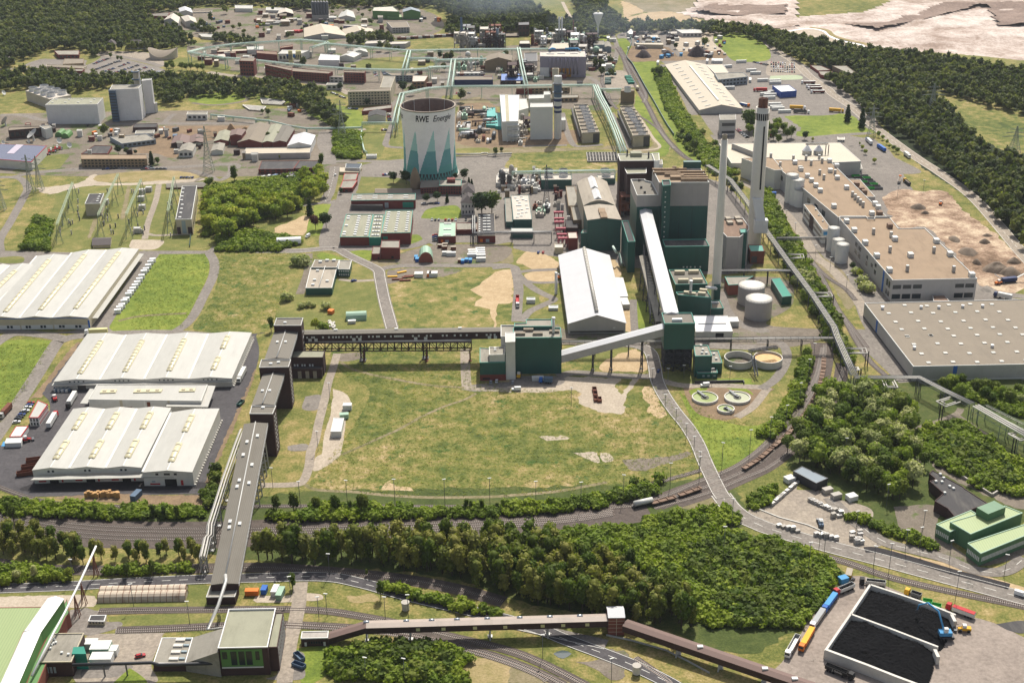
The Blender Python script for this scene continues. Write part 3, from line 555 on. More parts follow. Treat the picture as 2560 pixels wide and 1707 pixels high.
def heap(name,label,cat,t,x,y,rx,ry,h,m,group=None,rz=0.):
 from mathutils import noise as mn
 c=g(t,x,y);k=(g(t,x+10,y)-c).length/10;rx*=k;ry*=k*2.2;mb=MB();n=22;vs=[]
 for j in range(7):
  f=j/6;
  for i in range(n):
   a=2*pi*i/n;q=1-f;w=1+.22*mn.noise(V((cos(a)*2,sin(a)*2,x*.1)))
   X,Y=rx*q*cos(a)*w,ry*q*sin(a)*w
   z=h*(1-q**1.6)*(1+.3*mn.noise(V((X*.25,Y*.25,y))))-.1
   vs.append((c.x+X*cos(rz)-Y*sin(rz),c.y+X*sin(rz)+Y*cos(rz),z))
 mb.add(vs,[(j*n+i,j*n+(i+1)%n,(j+1)*n+(i+1)%n,(j+1)*n+i)for j in range(6)for i in range(n)],True)
 return one(name,label,cat,mb,m,group)
for i,(x,y,rx,ry,h)in enu([(1370,365,75,26,4),(1430,415,40,14,2.5),(1975,680,52,22,3.5),(1700,655,50,40,3),(1820,770,90,45,4),(1905,870,45,25,3.5),(2080,930,130,50,6),(2200,960,110,45,5),(2240,860,70,25,4),(2000,620,50,14,2)]):
 heap('earth_mound',['dark earth mound near the north end of the building site','small sandy mound south of the dark northern one','round dark earth mound beside the eastern haul track','brown mound at the start of the long spoil ridge','long spoil ridge running diagonally over the building site','round dark mound beyond the flat tan factory roof','largest earth mound next to the blue crushing machine','earth mound with ridged top behind the blue crushing machine','low mound by the road fence at the far right','flat mound below the eastern road fence'][i],'earth mound',13,x,y,rx,ry,h,'earth_heap')
#  ROADS
mk=[(0,5)]
road('road',10,[1980,720,1900,765,1700,770,1300,772,650,785,0,770,-400,775],7,'asp',.07)
road('road',10,[1900,765,1950,850,1955,930,1930,1020,1850,1180,1780,1320,1710,1410,1640,1465,1520,1520,1300,1550],7,'asp',.071)
road('road',20,[2300,30,1500,-30,780,-5,560,40,500,90,350,330,150,640,0,860,-100,1000],9,'asp',.06)
road('road',20,[560,20,400,-10,150,-25,0,40,-200,200],9,'asp',.061)
road('road',10,[0,760,0,650,90,500,220,260,250,180,190,100,80,85,-100,90],7,'asp',.07)
road('road',10,[80,90,300,50,700,10,1100,-10],7,'asp',.069)
road('road',10,[2110,-20,2100,50,2040,100,1980,110,1900,70,1740,20],6,'asp',.07)
road('service_road',10,[1320,650,1350,500,1420,300,1450,150],5,'cpd',.065)
road('service_road',10,[1340,600,1440,615,1750,600],4,'cpd',.066)
road('road',11,[0,757,380,755,640,735,750,745,850,800,1000,870,1110,930,1130,1000,1170,1200,1240,1460],9,'asp',.075,line=[-3.6,0,3.6,0])
road('road',11,[1110,930,1250,900,1450,890,2000,890,2250,885,2334,900],7,'asp',.076)
road('road',11,[700,745,950,730,1150,735,1430,710,1590,640,1590,560],9,'asp',.073)
road('road',11,[760,290,690,480,640,640,650,740],11,'asp',.074)
road('road',11,[720,-10,700,100,670,220,640,310,800,300,880,300],9,'asp',.072,line=[(0,4)])
road('road',11,[640,310,530,330,400,345],5,'asp',.073)
road('road',11,[1590,600,1480,560,1470,440,1530,370,1700,330,1860,320,2000,290,2100,200,2120,100,2110,0],7,'asp',.0735)
road('service_road',11,[760,1015,900,1030,1110,1020],4,'cpd',.065)
road('service_road',11,[480,780,470,950,400,1150],6,'gravel',.06)
road('road',12,[-180,910,0,900,40,960,60,1100,50,1250,40,1400],7,'asp',.075)
road('road',12,[40,960,100,1020,200,1100,290,1150,380,1200,260,1260,160,1310,80,1400],6,'asp',.077)
road('road',12,[60,950,180,935,420,925],5,'asp',.076)
road('road',12,[60,1010,220,1045,440,1040],4,'asp',.0765)
road('service_road',12,[1105,1200,1110,1350,1120,1500],5,'asp',.06)
road('road',12,[1900,1130,1960,1300,2080,1420,2250,1480,2334,1470],7,'asp',.06)
road('road',22,[940,60,1150,90,1260,150,1300,280,1320,400,1380,530,1480,680,1600,830,1690,980,1760,1150,1830,1300,1890,1420,1930,1478],8.5,'asp',.3,line=[-3.8,0,3.8,0])
road('road',22,[1300,370,1000,365,800,350,560,335,420,370],7,'asp',.078)
road('service_road',22,[1340,400,1560,450,1900,450,2334,470],6,'cpd',.07)
road('service_road',23,[-60,480,60,400,150,270,170,150,100,60,-100,50],6,'asp',.07)
road('service_road',22,[2334,470,2200,640,2050,740],5,'cpd',.07)
road('service_road',22,[1660,60,1900,90,2334,110],8,'asp',.065)
road('main_road',33,[-430,-150,-334,-26,-220,62,-100,118,0,158,250,235,600,335,1000,438,1500,572,2000,705,2334,795,2700,890],11,'asp',.16,line=[0,5,-5,0,5,0])
road('side_road',33,[560,-120,700,20,900,180,1080,290,1300,350,1600,430,1850,530,2050,560,2200,530,2340,430],7,'asp',.165,line=[(0,5)])
road('new_lane',33,[880,355,1000,360,1300,440,1700,560,2200,690],5,'asphalt_new',.17)
road('main_road',30,[-300,725,0,708,600,685,1200,650,1900,620,2334,610,2950,600,3300,660,3700,770,4200,890,4500,960,4900,1070,5150,1170,5500,1300,5800,1420,6100,1568,6300,1700],7.5,'asd',.2,line=[-3.4,0,3.4,0,0,4])
road('side_road',32,[-330,960,100,1050,500,1140,860,1220],7,'asp',.19,line=[(3,0)])
road('service_road',31,[410,650,400,740,390,850,360,1000,310,1200,280,1400,260,1568],6.5,'cpd',.21)
road('service_road',21,[740,160,700,300,660,420,620,600,570,800,540,950,500,1050,480,1200,420,1330,300,1355,40,1360],5,'cpd',.065)
road('service_road',21,[1905,120,1910,300,1920,460],6,'cpd',.065)
road('service_road',21,[1880,470,2100,480,2334,495],6,'cpd',.066)
road('dirt_track',21,[770,240,880,300,1050,350,1300,400,1600,450,1900,470],2.4,'ggr',.062)
road('dirt_track',21,[2010,520,1900,580,1720,640,1500,740,1300,850,1100,940,900,1030,780,1080],2,'ggr',.062)
road('dirt_track',21,[440,1350,560,1400,900,1420,1200,1450,1600,1470,2100,1465,2334,1450,2700,1420,3000,1370,3200,1330],2.5,'ggr',.062)
road('dirt_track',10,[1080,1395,1250,1355,1500,1335,1700,1325],3,'ggr',.062)
road('road',23,[850,-60,900,60,1080,230,1280,420],12,'asp',.06)
road('road',13,[-250,120,0,260,250,520,430,800,560,900,700,1050,850,1250,900,1350],8,'cpd',.062)
road('road',13,[1960,1080,2100,1140,2400,1180],8,'asp',.062)
road('service_road',23,[1230,900,1400,830,1550,780,1720,710,1760,660],4,'gravel',.06)
road('service_road',23,[1700,720,1800,790,2010,930],6,'gravel',.06)
road('main_road',3,[0,400,100,480,200,540,300,620,380,700,540,810,600,870,780,990,950,1140,1200,1330,1400,1470,1600,1600,1900,1830,2334,2330,2600,2600],11,'cpd',.1,line=[0,5,-5,0,5,0])
road('road',3,[0,1275,300,1265,700,1230,940,1215],8,'asp',.09)
road('road',2,[(1450,270),(1700,290),(2080,290),(2200,310),(2334,400),(2334+70,440)],8,'asp',.08)
road('road',2,[1130,300,1370,310,1450,420,1540,520],7,'asp',.08)
road('road',2,[880,300,920,330,950,400,960,460,940,560],6,'asp',.08)
road('road',2,[690,700,780,760,900,960,860,940,800,820],6,'asp',.07)
road('road',2,[455,1030,500,1200,560,1320,650,1335,830,1320],6,'asp',.07)
road('road',2,[100,1335,500,1325],5,'asp',.071)
road('road',2,[900,1030,1010,1200,1080,1350],6,'asp',.07)
road('road',2,[1160,1070,1280,1250,1340,1350,1100,1375],3,'spl',.068)
road('road',2,[1380,590,1560,850,1660,1050],9,'asp',.07)
road('dirt_track',2,[460,20,500,100,545,180],5,'spl',.07)
road('road',1,[0,700,400,740,700,790,850,860],8,'cpd',.07)
road('road',1,[640,1480,800,1470,1000,1470,1340,1480],8,'asp',.07)
road('road',1,[1000,1180,900,1190,640,1200],7,'cpd',.07)
road('road',1,[640,1200,620,1300,660,1400,660,1500],14,'asp',.071)
road('road',1,[1260,930,1230,1000,1250,1100,1200,1250,1190,1330,1340,1350],6,'asp',.072)
road('road',1,[1580,690,1680,700,1700,740,1640,780,1400,860,1270,930],7,'asp',.072)
road('road',1,[700,600,900,560,1100,500,1300,480],7,'asp',.07)
road('road',1,[1740,520,1750,600,1760,700,1760,780],8,'asp',.07)
road('road',1,[1840,1470,2120,1450,2130,1568],7,'asp',.07)
road('road',0,[-100,640,150,625,330,560,430,540],7,'asp',.06)
road('road',0,[850,490,1000,500,1300,560,1480,610],9,'asp',.06)
road('road',0,[1900,660,2100,690,2334,700],10,'cpd',.06)
road('road',0,[1400,230,1540,330,1750,400],8,'asp',.06)
road('road',0,[0,1050,200,1050,420,1100,900,1130,1400,1130,2000,1125,2334,1120],8,'asp',.06)
road('road',0,[1490,1130,1560,1060,1600,1040],6,'asp',.061)
road('road',0,[1750,940,1950,960,2200,930,2260,900,2220,880],5,'gravel',.061)
road('road',0,[330,1568,700,1550,1500,1530,2100,1500,2150,1540],8,'asp',.06)
road('road',0,[580,1540,700,1400,860,1300,780,1220,700,1200],8,'gravel',.06)
#  RAILWAYS
def track(t,pts,z=.1,bed=3.4,sleepers=True,lab='railway_track'):
 P=resample(smooth(gl(t,pts),10),.9);z=sheetz(P,z+.02)
 if bed:
  b=MB();strip(b,P[::4]+[P[-1]],bed,z);struct('track_bed',b,'ballast')
 s=MB();s.mi=0
 if sleepers:
  for a,b in zip(P,P[1:]):
   d=(b-a).normalized();n=V((d.y,-d.x,0))*1.25;c=a;h=d*.15
   s.add([c-n-h+Z(z+.1),c+n-h+Z(z+.1),c+n+h+Z(z+.1),c-n+h+Z(z+.1)],[(0,1,2,3)])
 s.mi=1
 for k in(-.75,.75):
  q=offs(P[::3]+[P[-1]],k)
  for a,b in zip(q,q[1:]):s.beam((a.x,a.y,z+.1),(b.x,b.y,z+.1),.16,.17)
 return struct(lab,s,['sleeper','rail'])
mat('sleeper','8f8880',.15,1.);mat('rail','5d4f46',.15,1.,.4,.4)
def bed(name,t,pts,w,z=.06,m='ballast'):
 P=smooth(gl(t,pts),8);b=MB();strip(b,P,w,sheetz(P,z));struct(name,b,m)
bed('railway_bed',30,[-300,-20,0,60,300,120,700,190,1200,215,2000,215,2334,200,3000,180,3700,150,4400,120,5000,60,5500,20,5900,-30],24)
for dy,dx in((-50,0),(-15,0),(25,0),(60,0)):
 track(30,[(-300,-20+dy),(0,55+dy),(300,115+dy),(700,170+dy),(1200,200+dy),(1900,205+dy*.8),(2334,195+dy*.7),(3000,175+dy*.6),(3700,150+dy*.6),(4400,125+dy*.6),(4900,95+dy*.5),(5300,55+dy*.45),(5600,10+dy*.4)],.1,0)
track(22,[(-300,1545),(0,1560),(900,1540),(1300,1490),(1700,1330),(2000,1210),(2200,1080),(2334,960),(2334+150,800),(2334+330,560),(2334+440,360),(2334+500,100)],.1)
track(22,[(900,1568),(1300,1520),(1760,1380),(2080,1250),(2300,1120),(2334+130,940),(2334+330,640),(2334+440,450),(2334+510,200),(2334+520,80)],.1)
bed('railway_bed',22,[(1300,1530),(1720,1370),(2080,1240),(2300,1100),(2334+130,930),(2334+330,660),(2334+440,460),(2334+500,200),(2334+480,60)],13)
track(22,[(1300,1568),(1760,1440),(2080,1310),(2334,1200),(2334+200,1050),(2334+420,820),(2334+560,620),(2334+650,420),(2334+690,250),(2334+670,60)],.1)
bed('railway_bed',22,[(1500,1530),(1800,1430),(2080,1310),(2334,1190),(2334+220,1020),(2334+420,820),(2334+560,620),(2334+650,420),(2334+680,250)],8)
track(20,[-100,1340,0,1380,250,1470,500,1520,1000,1552,1900,1562,2334,1552,2800,1550,3400,1552,4500,1552,5200,1510,5800,1380,6300,1250,6500,1180],.1)
track(30,[-300,440,0,480,250,520,800,540,1500,530,2334,515,2900,545,3400,590,3800,640,4200,720,4600,830],.1,8)
track(30,[900,915,1300,905,1870,900,2400,895,2900,905,3300,960,3700,1040,4100,1140,4600,1260,4900,1370,5300,1568,5500,1680],.1,5)
track(30,[1060,1085,1500,1070,2000,1045,2500,1030,2900,1045,3300,1070,3700,1120,4100,1210,4500,1320,4900,1470,5150,1590],.1,5)
track(30,[1060,1105,1500,1092,2000,1068,2500,1055,2900,1068,3300,1095,3800,1165,4200,1260,4600,1380,4900,1500,5000,1568],.1,0)
track(32,[(650,150),(1000,145),(1500,155),(2000,200),(2334,290),(2334+650,450),(2334+1100,600),(2334+1600,720),(2334+2334,870),(2334+2700,960)],.1,5)
track(32,[1120,1340,1250,1430,1400,1530,1460,1590],.1,4)
track(2,[960,440,1010,520,1060,640,1130,780,1190,880,1260,1010,1330,1150,1420,1280,1560,1420,1700,1500],.1,6)
track(2,[975,430,1030,520,1090,620,1160,740,1220,870,1200,940],.1,5)
track(2,[1160,1060,1240,1110,1330,1180,1420,1290,1480,1360],.1,3)
track(2,[830,660,820,740,840,800],.1,4,True)
track(2,[870,850,900,930,960,1000],.1,4,True)
track(13,[0,360,60,480,200,610,330,760,450,930,520,1050,640,1290,760,1450,900,1640],.1,4)
track(13,[0,300,150,560,300,720,440,900,560,1010,700,1100,800,1210],.1,4)
track(13,[640,1290,720,1420,800,1568,930,1760,1080,1900],.1,4)
track(1,[1300,340,1900,315],.1,8);track(1,[1250,360,1850,335],.1,6)
#  WAREHOUSES (left)
def yl(t,x,y,yb):return HB(T(t,x,y),T(t,x,yb)[1])
h1=yl(20,2115,385,462)
w1,Q1=bayhall('warehouse','large white four-bay warehouse with rows of barrel skylights, behind the smaller one','warehouse',20,[[(490,415),(907,400),(1150,5-8),(795,-17)],[907,400,1313,395,1525,-12,1150,-8],[1313,395,1718,390,1900,-18,1525,-12],[1718,390,2115,385,2295,-27,1900,-18]],h1,1.1,'wwl','wrf','white logistics halls',[[(.1,.82,10)],[(.12,.83,10)],[(.13,.85,10)],[(.14,.42,3),(.6,.9,3)]])
h2=yl(20,295,1220,1345)
w2,Q2=bayhall('warehouse','white lower warehouse nearest the camera with eight barrel skylights and a front loading canopy','warehouse',20,[[295,1220,630,1207,952,668,665,668],[630,1207,962,1202,1250,664,952,668],[962,1202,1290,1196,1560,660,1250,664],[1300,1240,1755,1238,2000,665,1560,700]],h2,1.1,'wwl','wrf','white logistics halls',[[(.12,.42,3),(.6,.9,3)]]*4)
def canopy(root,t,q,h,th=.35,m='wrf',name='canopy'):
 P=ccw([(p.x,p.y)for p in gl(t,q,h)]);return obj(name,MB().prism(P,h-th,h,bot=True),m,root)
canopy(w1,20,[470,450,2110,420,2118,392,490,420],h1*.72)
canopy(w2,20,[278,1310,1752,1278,1760,1247,330,1275],h2*.66)
def onfront(root,Q,k,u0,v0,u1,v1,m,name,d=.08,H=6.):
 a,b=Q[k][0],Q[k][1];e=b-a;n=V((e.y,-e.x,0)).normalized()
 mb=MB().box(a+e*u0+n*d+Z(v0*H),e*(u1-u0),-n*.1,V((0,0,(v1-v0)*H)));return obj(name,mb,m,root)
for k in range(4):
 for u in(.4,.52)if k<3 else(.25,.42,.48,.62):onfront(w2,Q2,k,u,.78,u+.06,.92,'glass','window',H=h2)
 onfront(w2,Q2,k,.42,0,.66,.5,'black','loading_door',H=h2);onfront(w2,Q2,k,.12,.1,.32,.2,'red','red_stripe',H=h2);onfront(w2,Q2,k,.74,.05,.79,.42,'red','door',H=h2)
 onfront(w2,Q2,k,.16,.27,.23,.38,'glass_lt','window',H=h2)
 for u in(.33,.43,.52,.63):onfront(w1,Q1,k,u,.82,u+.035,.96,'glass','window',H=h1)
for x in(.5,):onfront(w1,Q1,0,.5,0,.68,.6,'dgy','loading_door',H=h1)
for w_,Q_,h_ in((w1,Q1,h1),(w2,Q2,h2)):
 b,c=Q_[3][1],Q_[3][2];d=c-b;n=V((d.y,-d.x,0)).normalized();mb=MB()
 for k in range(26):p=b+d*(k/25);mb.bx(p.x+n.x*.5-.3,p.y+n.y*.5-.5,0,p.x+n.x*.5+.6,p.y+n.y*.5+.5,1.1)
 obj('concrete_barrier',mb,'cpl',w_)
b=B('link_building','pale flat-roofed link building between the two white warehouses','warehouse',20,[805,575,1835,588,1892,440,885,440],h=8.5,wall='wwl',roof='wrf',par=.3)
b.band(0,.0,.97,'seam','wall_joint',.49,.5);b.panel(0,.31,.0,.38,.45,'rust','door');b.panel(0,.515,.1,.545,.85,'rust','door')
b.panel(0,.275,0,.3,.98,'cream','wall_strip');b.panel(0,.7,0,.72,.98,'cream','wall_strip')
for q,n in(([910,525,1055,520,1068,492,928,494],2),([1215,520,1470,515,1485,488,1232,490],3),([1630,512,1775,508,1785,480,1645,482],2)):
 P=ccw([(p.x,p.y)for p in gl(20,q,8.2)]);so=obj('skylight',MB().prism(P,8.2,8.8),'csk',b.root)
 for k in range(n):
  c=(V(P[0])+(V(P[1])-V(P[0]))*((k+.5)/n)+(V(P[3])-V(P[0]))*.5);obj('vent',MB().bx(c.x-1,c.y-.7,8.8,c.x+1,c.y+.7,9.2),'cream',so)
canopy(b.root,20,[1515,640,1895,645,1965,452,1890,450,1835,590,1525,600],6.5,.5);canopy(b.root,20,[730,612,800,615,855,480,820,478],6.5,.5)
h0=yl(10,805,1365,1468)
w0,Q0=bayhall('factory_hall','big cream hall with blue-edged roof and long ridge skylights at the left frame edge','hall',10,[[-700,1372,-440,1370,90,890,-40,895],[-440,1370,-140,1370,335,885,90,890],[-140,1370,175,1370,655,800,335,805],[175,1370,475,1365,970,750,655,775],[475,1365,805,1365,1265,742,970,750]],h0,1.3,'cream','wrf',None,[[],[(.1,.85,12)],[(.06,.9,14)],[(.08,.92,14)],[(.09,.93,15)]])
canopy(w0,10,[840,1368,892,1368,1312,782,1268,780],h0*.62)
for k in(1,2,3,4):onfront(w0,Q0,k,0,.93,1,1.,'blue','fascia',H=h0);onfront(w0,Q0,k,.02,0,.98,.38,'wwt','base_panel',d=.05,H=h0)
for k in(2,3,4):
 for u in(.15,.24,.6,.7):onfront(w0,Q0,k,u,.12,u+.07,.34,'glass','window',d=.1,H=h0)
onfront(w0,Q0,4,.97,0,1.02,.8,'blue','downpipe',d=.2,H=h0)
#  DARK CONVEYOR, left
hT1=HB(T(21,152,706),T(21,0,1098)[1]);hT2=HB(T(21,298,278),T(21,0,660)[1]);hT3=hT2+2
GR='dark brick transfer tower of the long coal conveyor'
t1=B('transfer_tower','nearest dark brick transfer tower on the long sloping coal conveyor','tower',21,[-60,705,152,706,183,632,-40,632],h=hT1,wall='bdk',roof='cgy',cop='slt')
t2=B('transfer_tower','middle dark brick transfer tower, beside the small brown annex','tower',21,[28,283,298,278,318,212,48,212],h=hT2,wall='bdk',roof='cgy',cop='slt')
t3=B('transfer_tower','far dark brick transfer tower where the conveyor turns east','tower',11,[162,1433,410,1433,430,1363,187,1365],h=hT3,wall='bdk',roof='cgy',cop='slt')
for tt in(t1,t2):
 for u in(.35,.65):
  for k in range(9):tt.panel(1,u-.06,.08+k*.095,u+.06,.13+k*.095,'wwt','window',.08)
for k in range(6):t3.panel(1,.35,.1+k*.13,.6,.14+k*.13,'wwt','window',.08)
for tt,pts in((t1,[(65,655)]),(t2,[135,255,205,242])):tt.boxes(pts,1.8,1.6,.7,t=21)
t3.boxes([(265,1412)],1.8,1.6,.7,t=11)
def quadgal(label,A,za,B_,zb,wall,roof,h,root=None,t=None,cat='conveyor bridge',side='window_band',sm='slt'):
 a0,a1=[G(T(*q),za)for q in A];b0,b1=[G(T(*q),zb)for q in B_]
 wv=(a1-a0);wd=(a1-a0).length
 A_,B2=(a0+a1)/2,(b0+b1)/2;d=(B2-A_).normalized();w=((a1-a0)-d*(a1-a0).dot(d)).length
 r=gallery(label,A_,B2,w,h,wall,roof,.5,cat,root=root)
 s=V((d.y,-d.x,0)).normalized()*(w/2);
 m=MB();p,q=A_+s*1.012-Z(h*.55),B2+s*1.012-Z(h*.55);n=14
 for k in range(n):e0,e1=p.lerp(q,(k+.15)/n),p.lerp(q,(k+.85)/n);obj('window',MB().box(e0,e1-e0,-s*.01,Z(h*.3)),sm,r)
 return r,A_,B2,w
r1,A1,B1,wA=quadgal('widest sloping conveyor gallery in the foreground with grey roof and white vents',((30,1925,660),(30,2165,675)),7.5,((20,2215,835),(21,112,758)),hT1-4,'bdk','cgy',4)
r2,A2,B2,wB=quadgal('middle conveyor gallery between the nearest and middle brick towers',((21,-38,630),(21,160,627)),hT1-1,((21,62,340),(21,262,335)),hT2-4.5,'sdk','cgy',4)
r3,A3,B3,wC=quadgal('upper conveyor gallery with corrugated roof leading to the far brick tower',((21,80,210),(21,300,207)),hT2-1,((11,200,1460),(11,368,1455)),hT3-5,'sdk','cgy',4)
def dom(root,A_,B_,w,fs,m='wwt',name='roof_vent'):
 d=(B_-A_);s=V((d.y,-d.x,0)).normalized();dn=d.normalized()
 for f,k in pr(fs):
  c=A_+d*f+s*w*k+Z(.35);mb=MB();mb.box(c-dn*1.1-s*.75,dn*2.2,s*1.5,Z(.8));obj(name,mb,m,root)
dom(r1,A1,B1,wA,[.31,-.22,.345,-.24,.33,.16,.6,-.2,.56,-.24,.58,.22,.77,-.25,.86,-.2,.9,.2,.7,.2])
dom(r2,A2,B2,wB,[.4,-.22,.4,.12]);dom(r3,A3,B3,wC,[.5,-.2,.5,.15])
for r_,A_,B_,w_ in((r1,A1,B1,wA),(r2,A2,B2,wB),(r3,A3,B3,wC)):
 m=MB();m.tube([A_+Z(1.1),B_+Z(1.1)],.35,6);obj('roof_pipe',m,'slt',r_)
 d=(B_-A_);s=V((d.y,-d.x,0)).normalized()*(w_/2+.4);m=MB()
 for z in(0.,-1.2):m.bar(A_+s+Z(z),B_+s+Z(z),.18)
 n=int(d.length/3)
 for k in range(n):p=A_+s+d*(k/n);m.bar(p,p-Z(1.2),.12)
 obj('walkway_rail',m,'slt',r_)
for f in(.62,.7,.78,.86,.93):p=A1.lerp(B1,f);trestle(p,(B1-A1),wA*.9,p.z-4,'slt',r1,1.1,4)
b=B('drive_house','low dark brick drive house at the foot of the foreground conveyor','building',30,[1878,782,2140,778,2175,680,1915,680],855,wall='bdk',roof='fgy',par=.3,cop='slt')
b=B('annex','small dark brown annex with pale garage doors beside the middle conveyor tower','building',21,[322,195,610,193,628,132,345,130],330,h=12,wall='bdk',roof='fol',par=.4)
for u in(.06,.15,.3,.38,.54,.63):b.panel(0,u,.42,u+.05,.62,'wwt')
b2=B('lean_to','low lean-to with three tan doors in front of the dark brown annex','building',21,[322,300,600,298,607,266,345,268],385,wall='bdk',roof='fdk',par=.3)
for u in(.2,.45,.7):b2.panel(0,u,0,u+.12,.75,'trf','garage_door')
zr=HB(T(11,1500,1500),T(21,0,225)[1]);A4,B4=G(T(11,425,1497),zr),G(T(11,2240,1470),zr)
r4=gallery('long level dark conveyor gallery running east to the green building',A4,B4,6.5,5,'bdk','cgy',.3)
d=B4-A4;s=V((d.y,-d.x,0)).normalized()*3.3
for f in[.02,.045,.055,.1,.13,.15,.165,.18,.2,.22,.24,.27,.29,.33,.35,.37,.38,.41,.44,.46,.47,.48,.49,.5,.55,.58,.62,.64,.7,.72,.76,.79,.82,.87,.92,.94,.96]:
 p=A4+d*f+s+Z(-2.8);obj('window',MB().box(p,d.normalized()*1.1,-s*.03,Z(1.2)),'wwt',r4)
for f in(.03,.06,.25,.28,.56,.61,.93,.96):p=A4+d*f+s+Z(-4.9);obj('panel',MB().box(p,d.normalized()*2,-s*.03,Z(1.9)),'wwt',r4)
dom(r4,A4,B4,6.5,[.165,-.2,.47,-.2,.79,-.2])
for tx,ty in((975,225),(1545,205)):
 p=g(21,tx,ty);m=MB()
 for e in(-1.2,1.2):
  for q in(-1.2,1.2):m.bar((p.x+e,p.y+q,0),(p.x+e*.9,p.y+q*.9+4,zr-5),.5)
 for k in range(8):z0,z1=zr*k/9,zr*(k+1)/9;m.bar((p.x-1.1,p.y,z0),(p.x+1.1,p.y+2,z1),.25);m.bar((p.x+1.1,p.y,z0),(p.x-1.1,p.y+2,z1),.25)
 m.bx(p.x-2,p.y-2,0,p.x+2,p.y+2,.8);obj('support_leg',m,'sdk',r4)
zt=8.;a=G(T(21,440,128),zt);b_=G(T(21,1965,120),zt);root=thing('pipe_bridge','rusty lattice truss pipe bridge below the long dark conveyor gallery','pipe bridge',(a+b_)/2)
m=MB();frame_truss(m,a,b_,3.6,5.6,24,r=.3);obj('truss',m,'rust_wall',root);m=MB()
for k in(-1,0,1):m.tube([a+V((0,k,6)),b_+V((0,k,6))],.35,6)
obj('pipe',m,'pipe',root)
for f in(.03,.355,.73,.99):trestle(a.lerp(b_,f),b_-a,3,zt,'rust',root,1.2,3)
pts=[(30,1875,560,0),(30,1850,410,9),(30,1890,235,10),(30,1915,215,9),(30,1920,120,11),(20,1975,1540,12),(20,2050,1300,13),(20,2170,960,14),(20,2215,845,15)]
P=[G(T(a,x,y),z)for a,x,y,z in pts];c=P[4];root=thing('pipe_bridge','pale twin-pipe bridge running left of the foreground conveyor','pipe bridge',(c.x,c.y,0))
for e in(-.9,.5):obj('pipe',MB().tube([p+V((e,0,0))for p in P],.42,7),'pipe',root)
m=MB()
for a,b_ in zip(P[1:],P[2:]):
 for e in(-1.8,1.5):m.bar(a+V((e,0,-.6)),b_+V((e,0,-.6)),.3)
 n=max(2,int((b_-a).length/4))
 for k in range(n):q=a.lerp(b_,k/n);m.bar(q+V((-1.8,0,-.6)),q+V((1.5,0,-.6)),.2)
obj('frame',m,'slt',root)
for i in(1,3,4,5,6,7):q=P[i];trestle(q,V((0,1,0)),3,q.z-.6,'slt',root,1.1,3)
#  GREEN POWER STATION
gb=B('screening_building','tall windowless dark green screening building beside the long conveyor','factory',12,[8,1546,452,1543,442,1452,12,1456],1878,wall='green',roof='fgy',par=.9,cop='ttr')
gb.boxes([(150,1478)],6,5,1.6,'fwm','roof_unit');gb.boxes([75,1520,235,1520,385,1500],6,2.5,1.5,'fwm','roof_unit')
g2=B('stair_block','flat green rear roof block behind the screening building','factory',12,[20,1442,368,1440,362,1376,128,1378,128,1410,22,1412],h=gb.h+1.5,wall='green',roof='fgy',par=.6,cop='ttr')
m=MB();c=G(T(12,378,1500),gb.h);m.tube([c,c+Z(9)],.8,8);m.tube([c+Z(9),c+Z(10)],1.2,8);obj('exhaust_stack',m,'pmt',gb.root)
b=B('lift_shaft','narrow cream lift shaft at the left corner of the screening building','tower',21,[(2275,55),(2334+28,50),(2334+28,-35),(2272,-35)],400,wall='wwl',roof='wrf',par=.2)
b=B('side_wing','pale grey upper wing left of the green screening building','factory',21,[2128,170,2268,166,2268,95,2125,98],h=17,wall='wwl',roof='fgy',par=.5);b.boxes([2180,112,2180,130],1.5,1.2,.6)
b=B('green_annex','low green annex on a red brick base left of the screening building','factory',21,[2040,240,2275,235,2275,120,2040,105],408,wall='green',roof='fgy',par=.4,cop='ttr',base=('brd',4.))
b.panel(0,.1,.08,.38,.16,'glass')
b=B('tower_block','pale grey block with parapet at the east end of the long dark conveyor','factory',11,[2232,1535,2400,1530,2400,1430,2232,1430],h=gb.h*.93,wall='wwl',roof='fgy',par=.8,cop='wwt')
HT=HB(T(12,1390,1415),T(22,0,328)[1]);
q=T(12,1390,1415);base=G(q,HT);lo,hi=0,HT
for _ in range(30):
 mid=(lo+hi)/2
 if PR((base.x,base.y,mid))[1]>T(22,0,122)[1]:lo=mid
 else:hi=mid
zb=lo
P=ccw([(p.x,p.y)for p in gl(12,[1390,1415,1670,1412,1638,1316,1365,1318],HT)]);cx,cy=sum(p[0]for p in P)/4,sum(p[1]for p in P)/4
tg=thing('transfer_tower','dark green transfer tower raised on a black steel lattice','tower',(cx,cy,0))
obj('wall',MB().prism(P,zb,HT-.9,bot=True),'green',tg);I=inset(P,.3);obj('roof',MB().prism(I,HT-1.,HT-.8),'cgy',tg)
m=MB();n=4;O=inset(P,-.05);vs=[(p[0],p[1],HT-.9)for p in O]+[(p[0],p[1],HT)for p in O]+[(p[0],p[1],HT)for p in I]+[(p[0],p[1],HT-.9)for p in I]
m.add(vs,[(k*n+a,k*n+(a+1)%n,(k+1)*n+(a+1)%n,(k+1)*n+a)for k in range(3)for a in range(n)]);obj('parapet',m,'ttr',tg)
c=G(T(12,1505,1395),HT-.8);obj('roof_unit',MB().bx(c.x-3,c.y-1,HT-.8,c.x+3,c.y+1,HT+.8),'pmt',tg)
m=MB();A_,B_,C_,D_=[V((*p,0))for p in inset(P,1.)]
for i in range(4):
 for j in range(3):p=(A_.lerp(B_,i/3)).lerp(D_.lerp(C_,i/3),j/2);m.bar(p,p+Z(zb),.55)
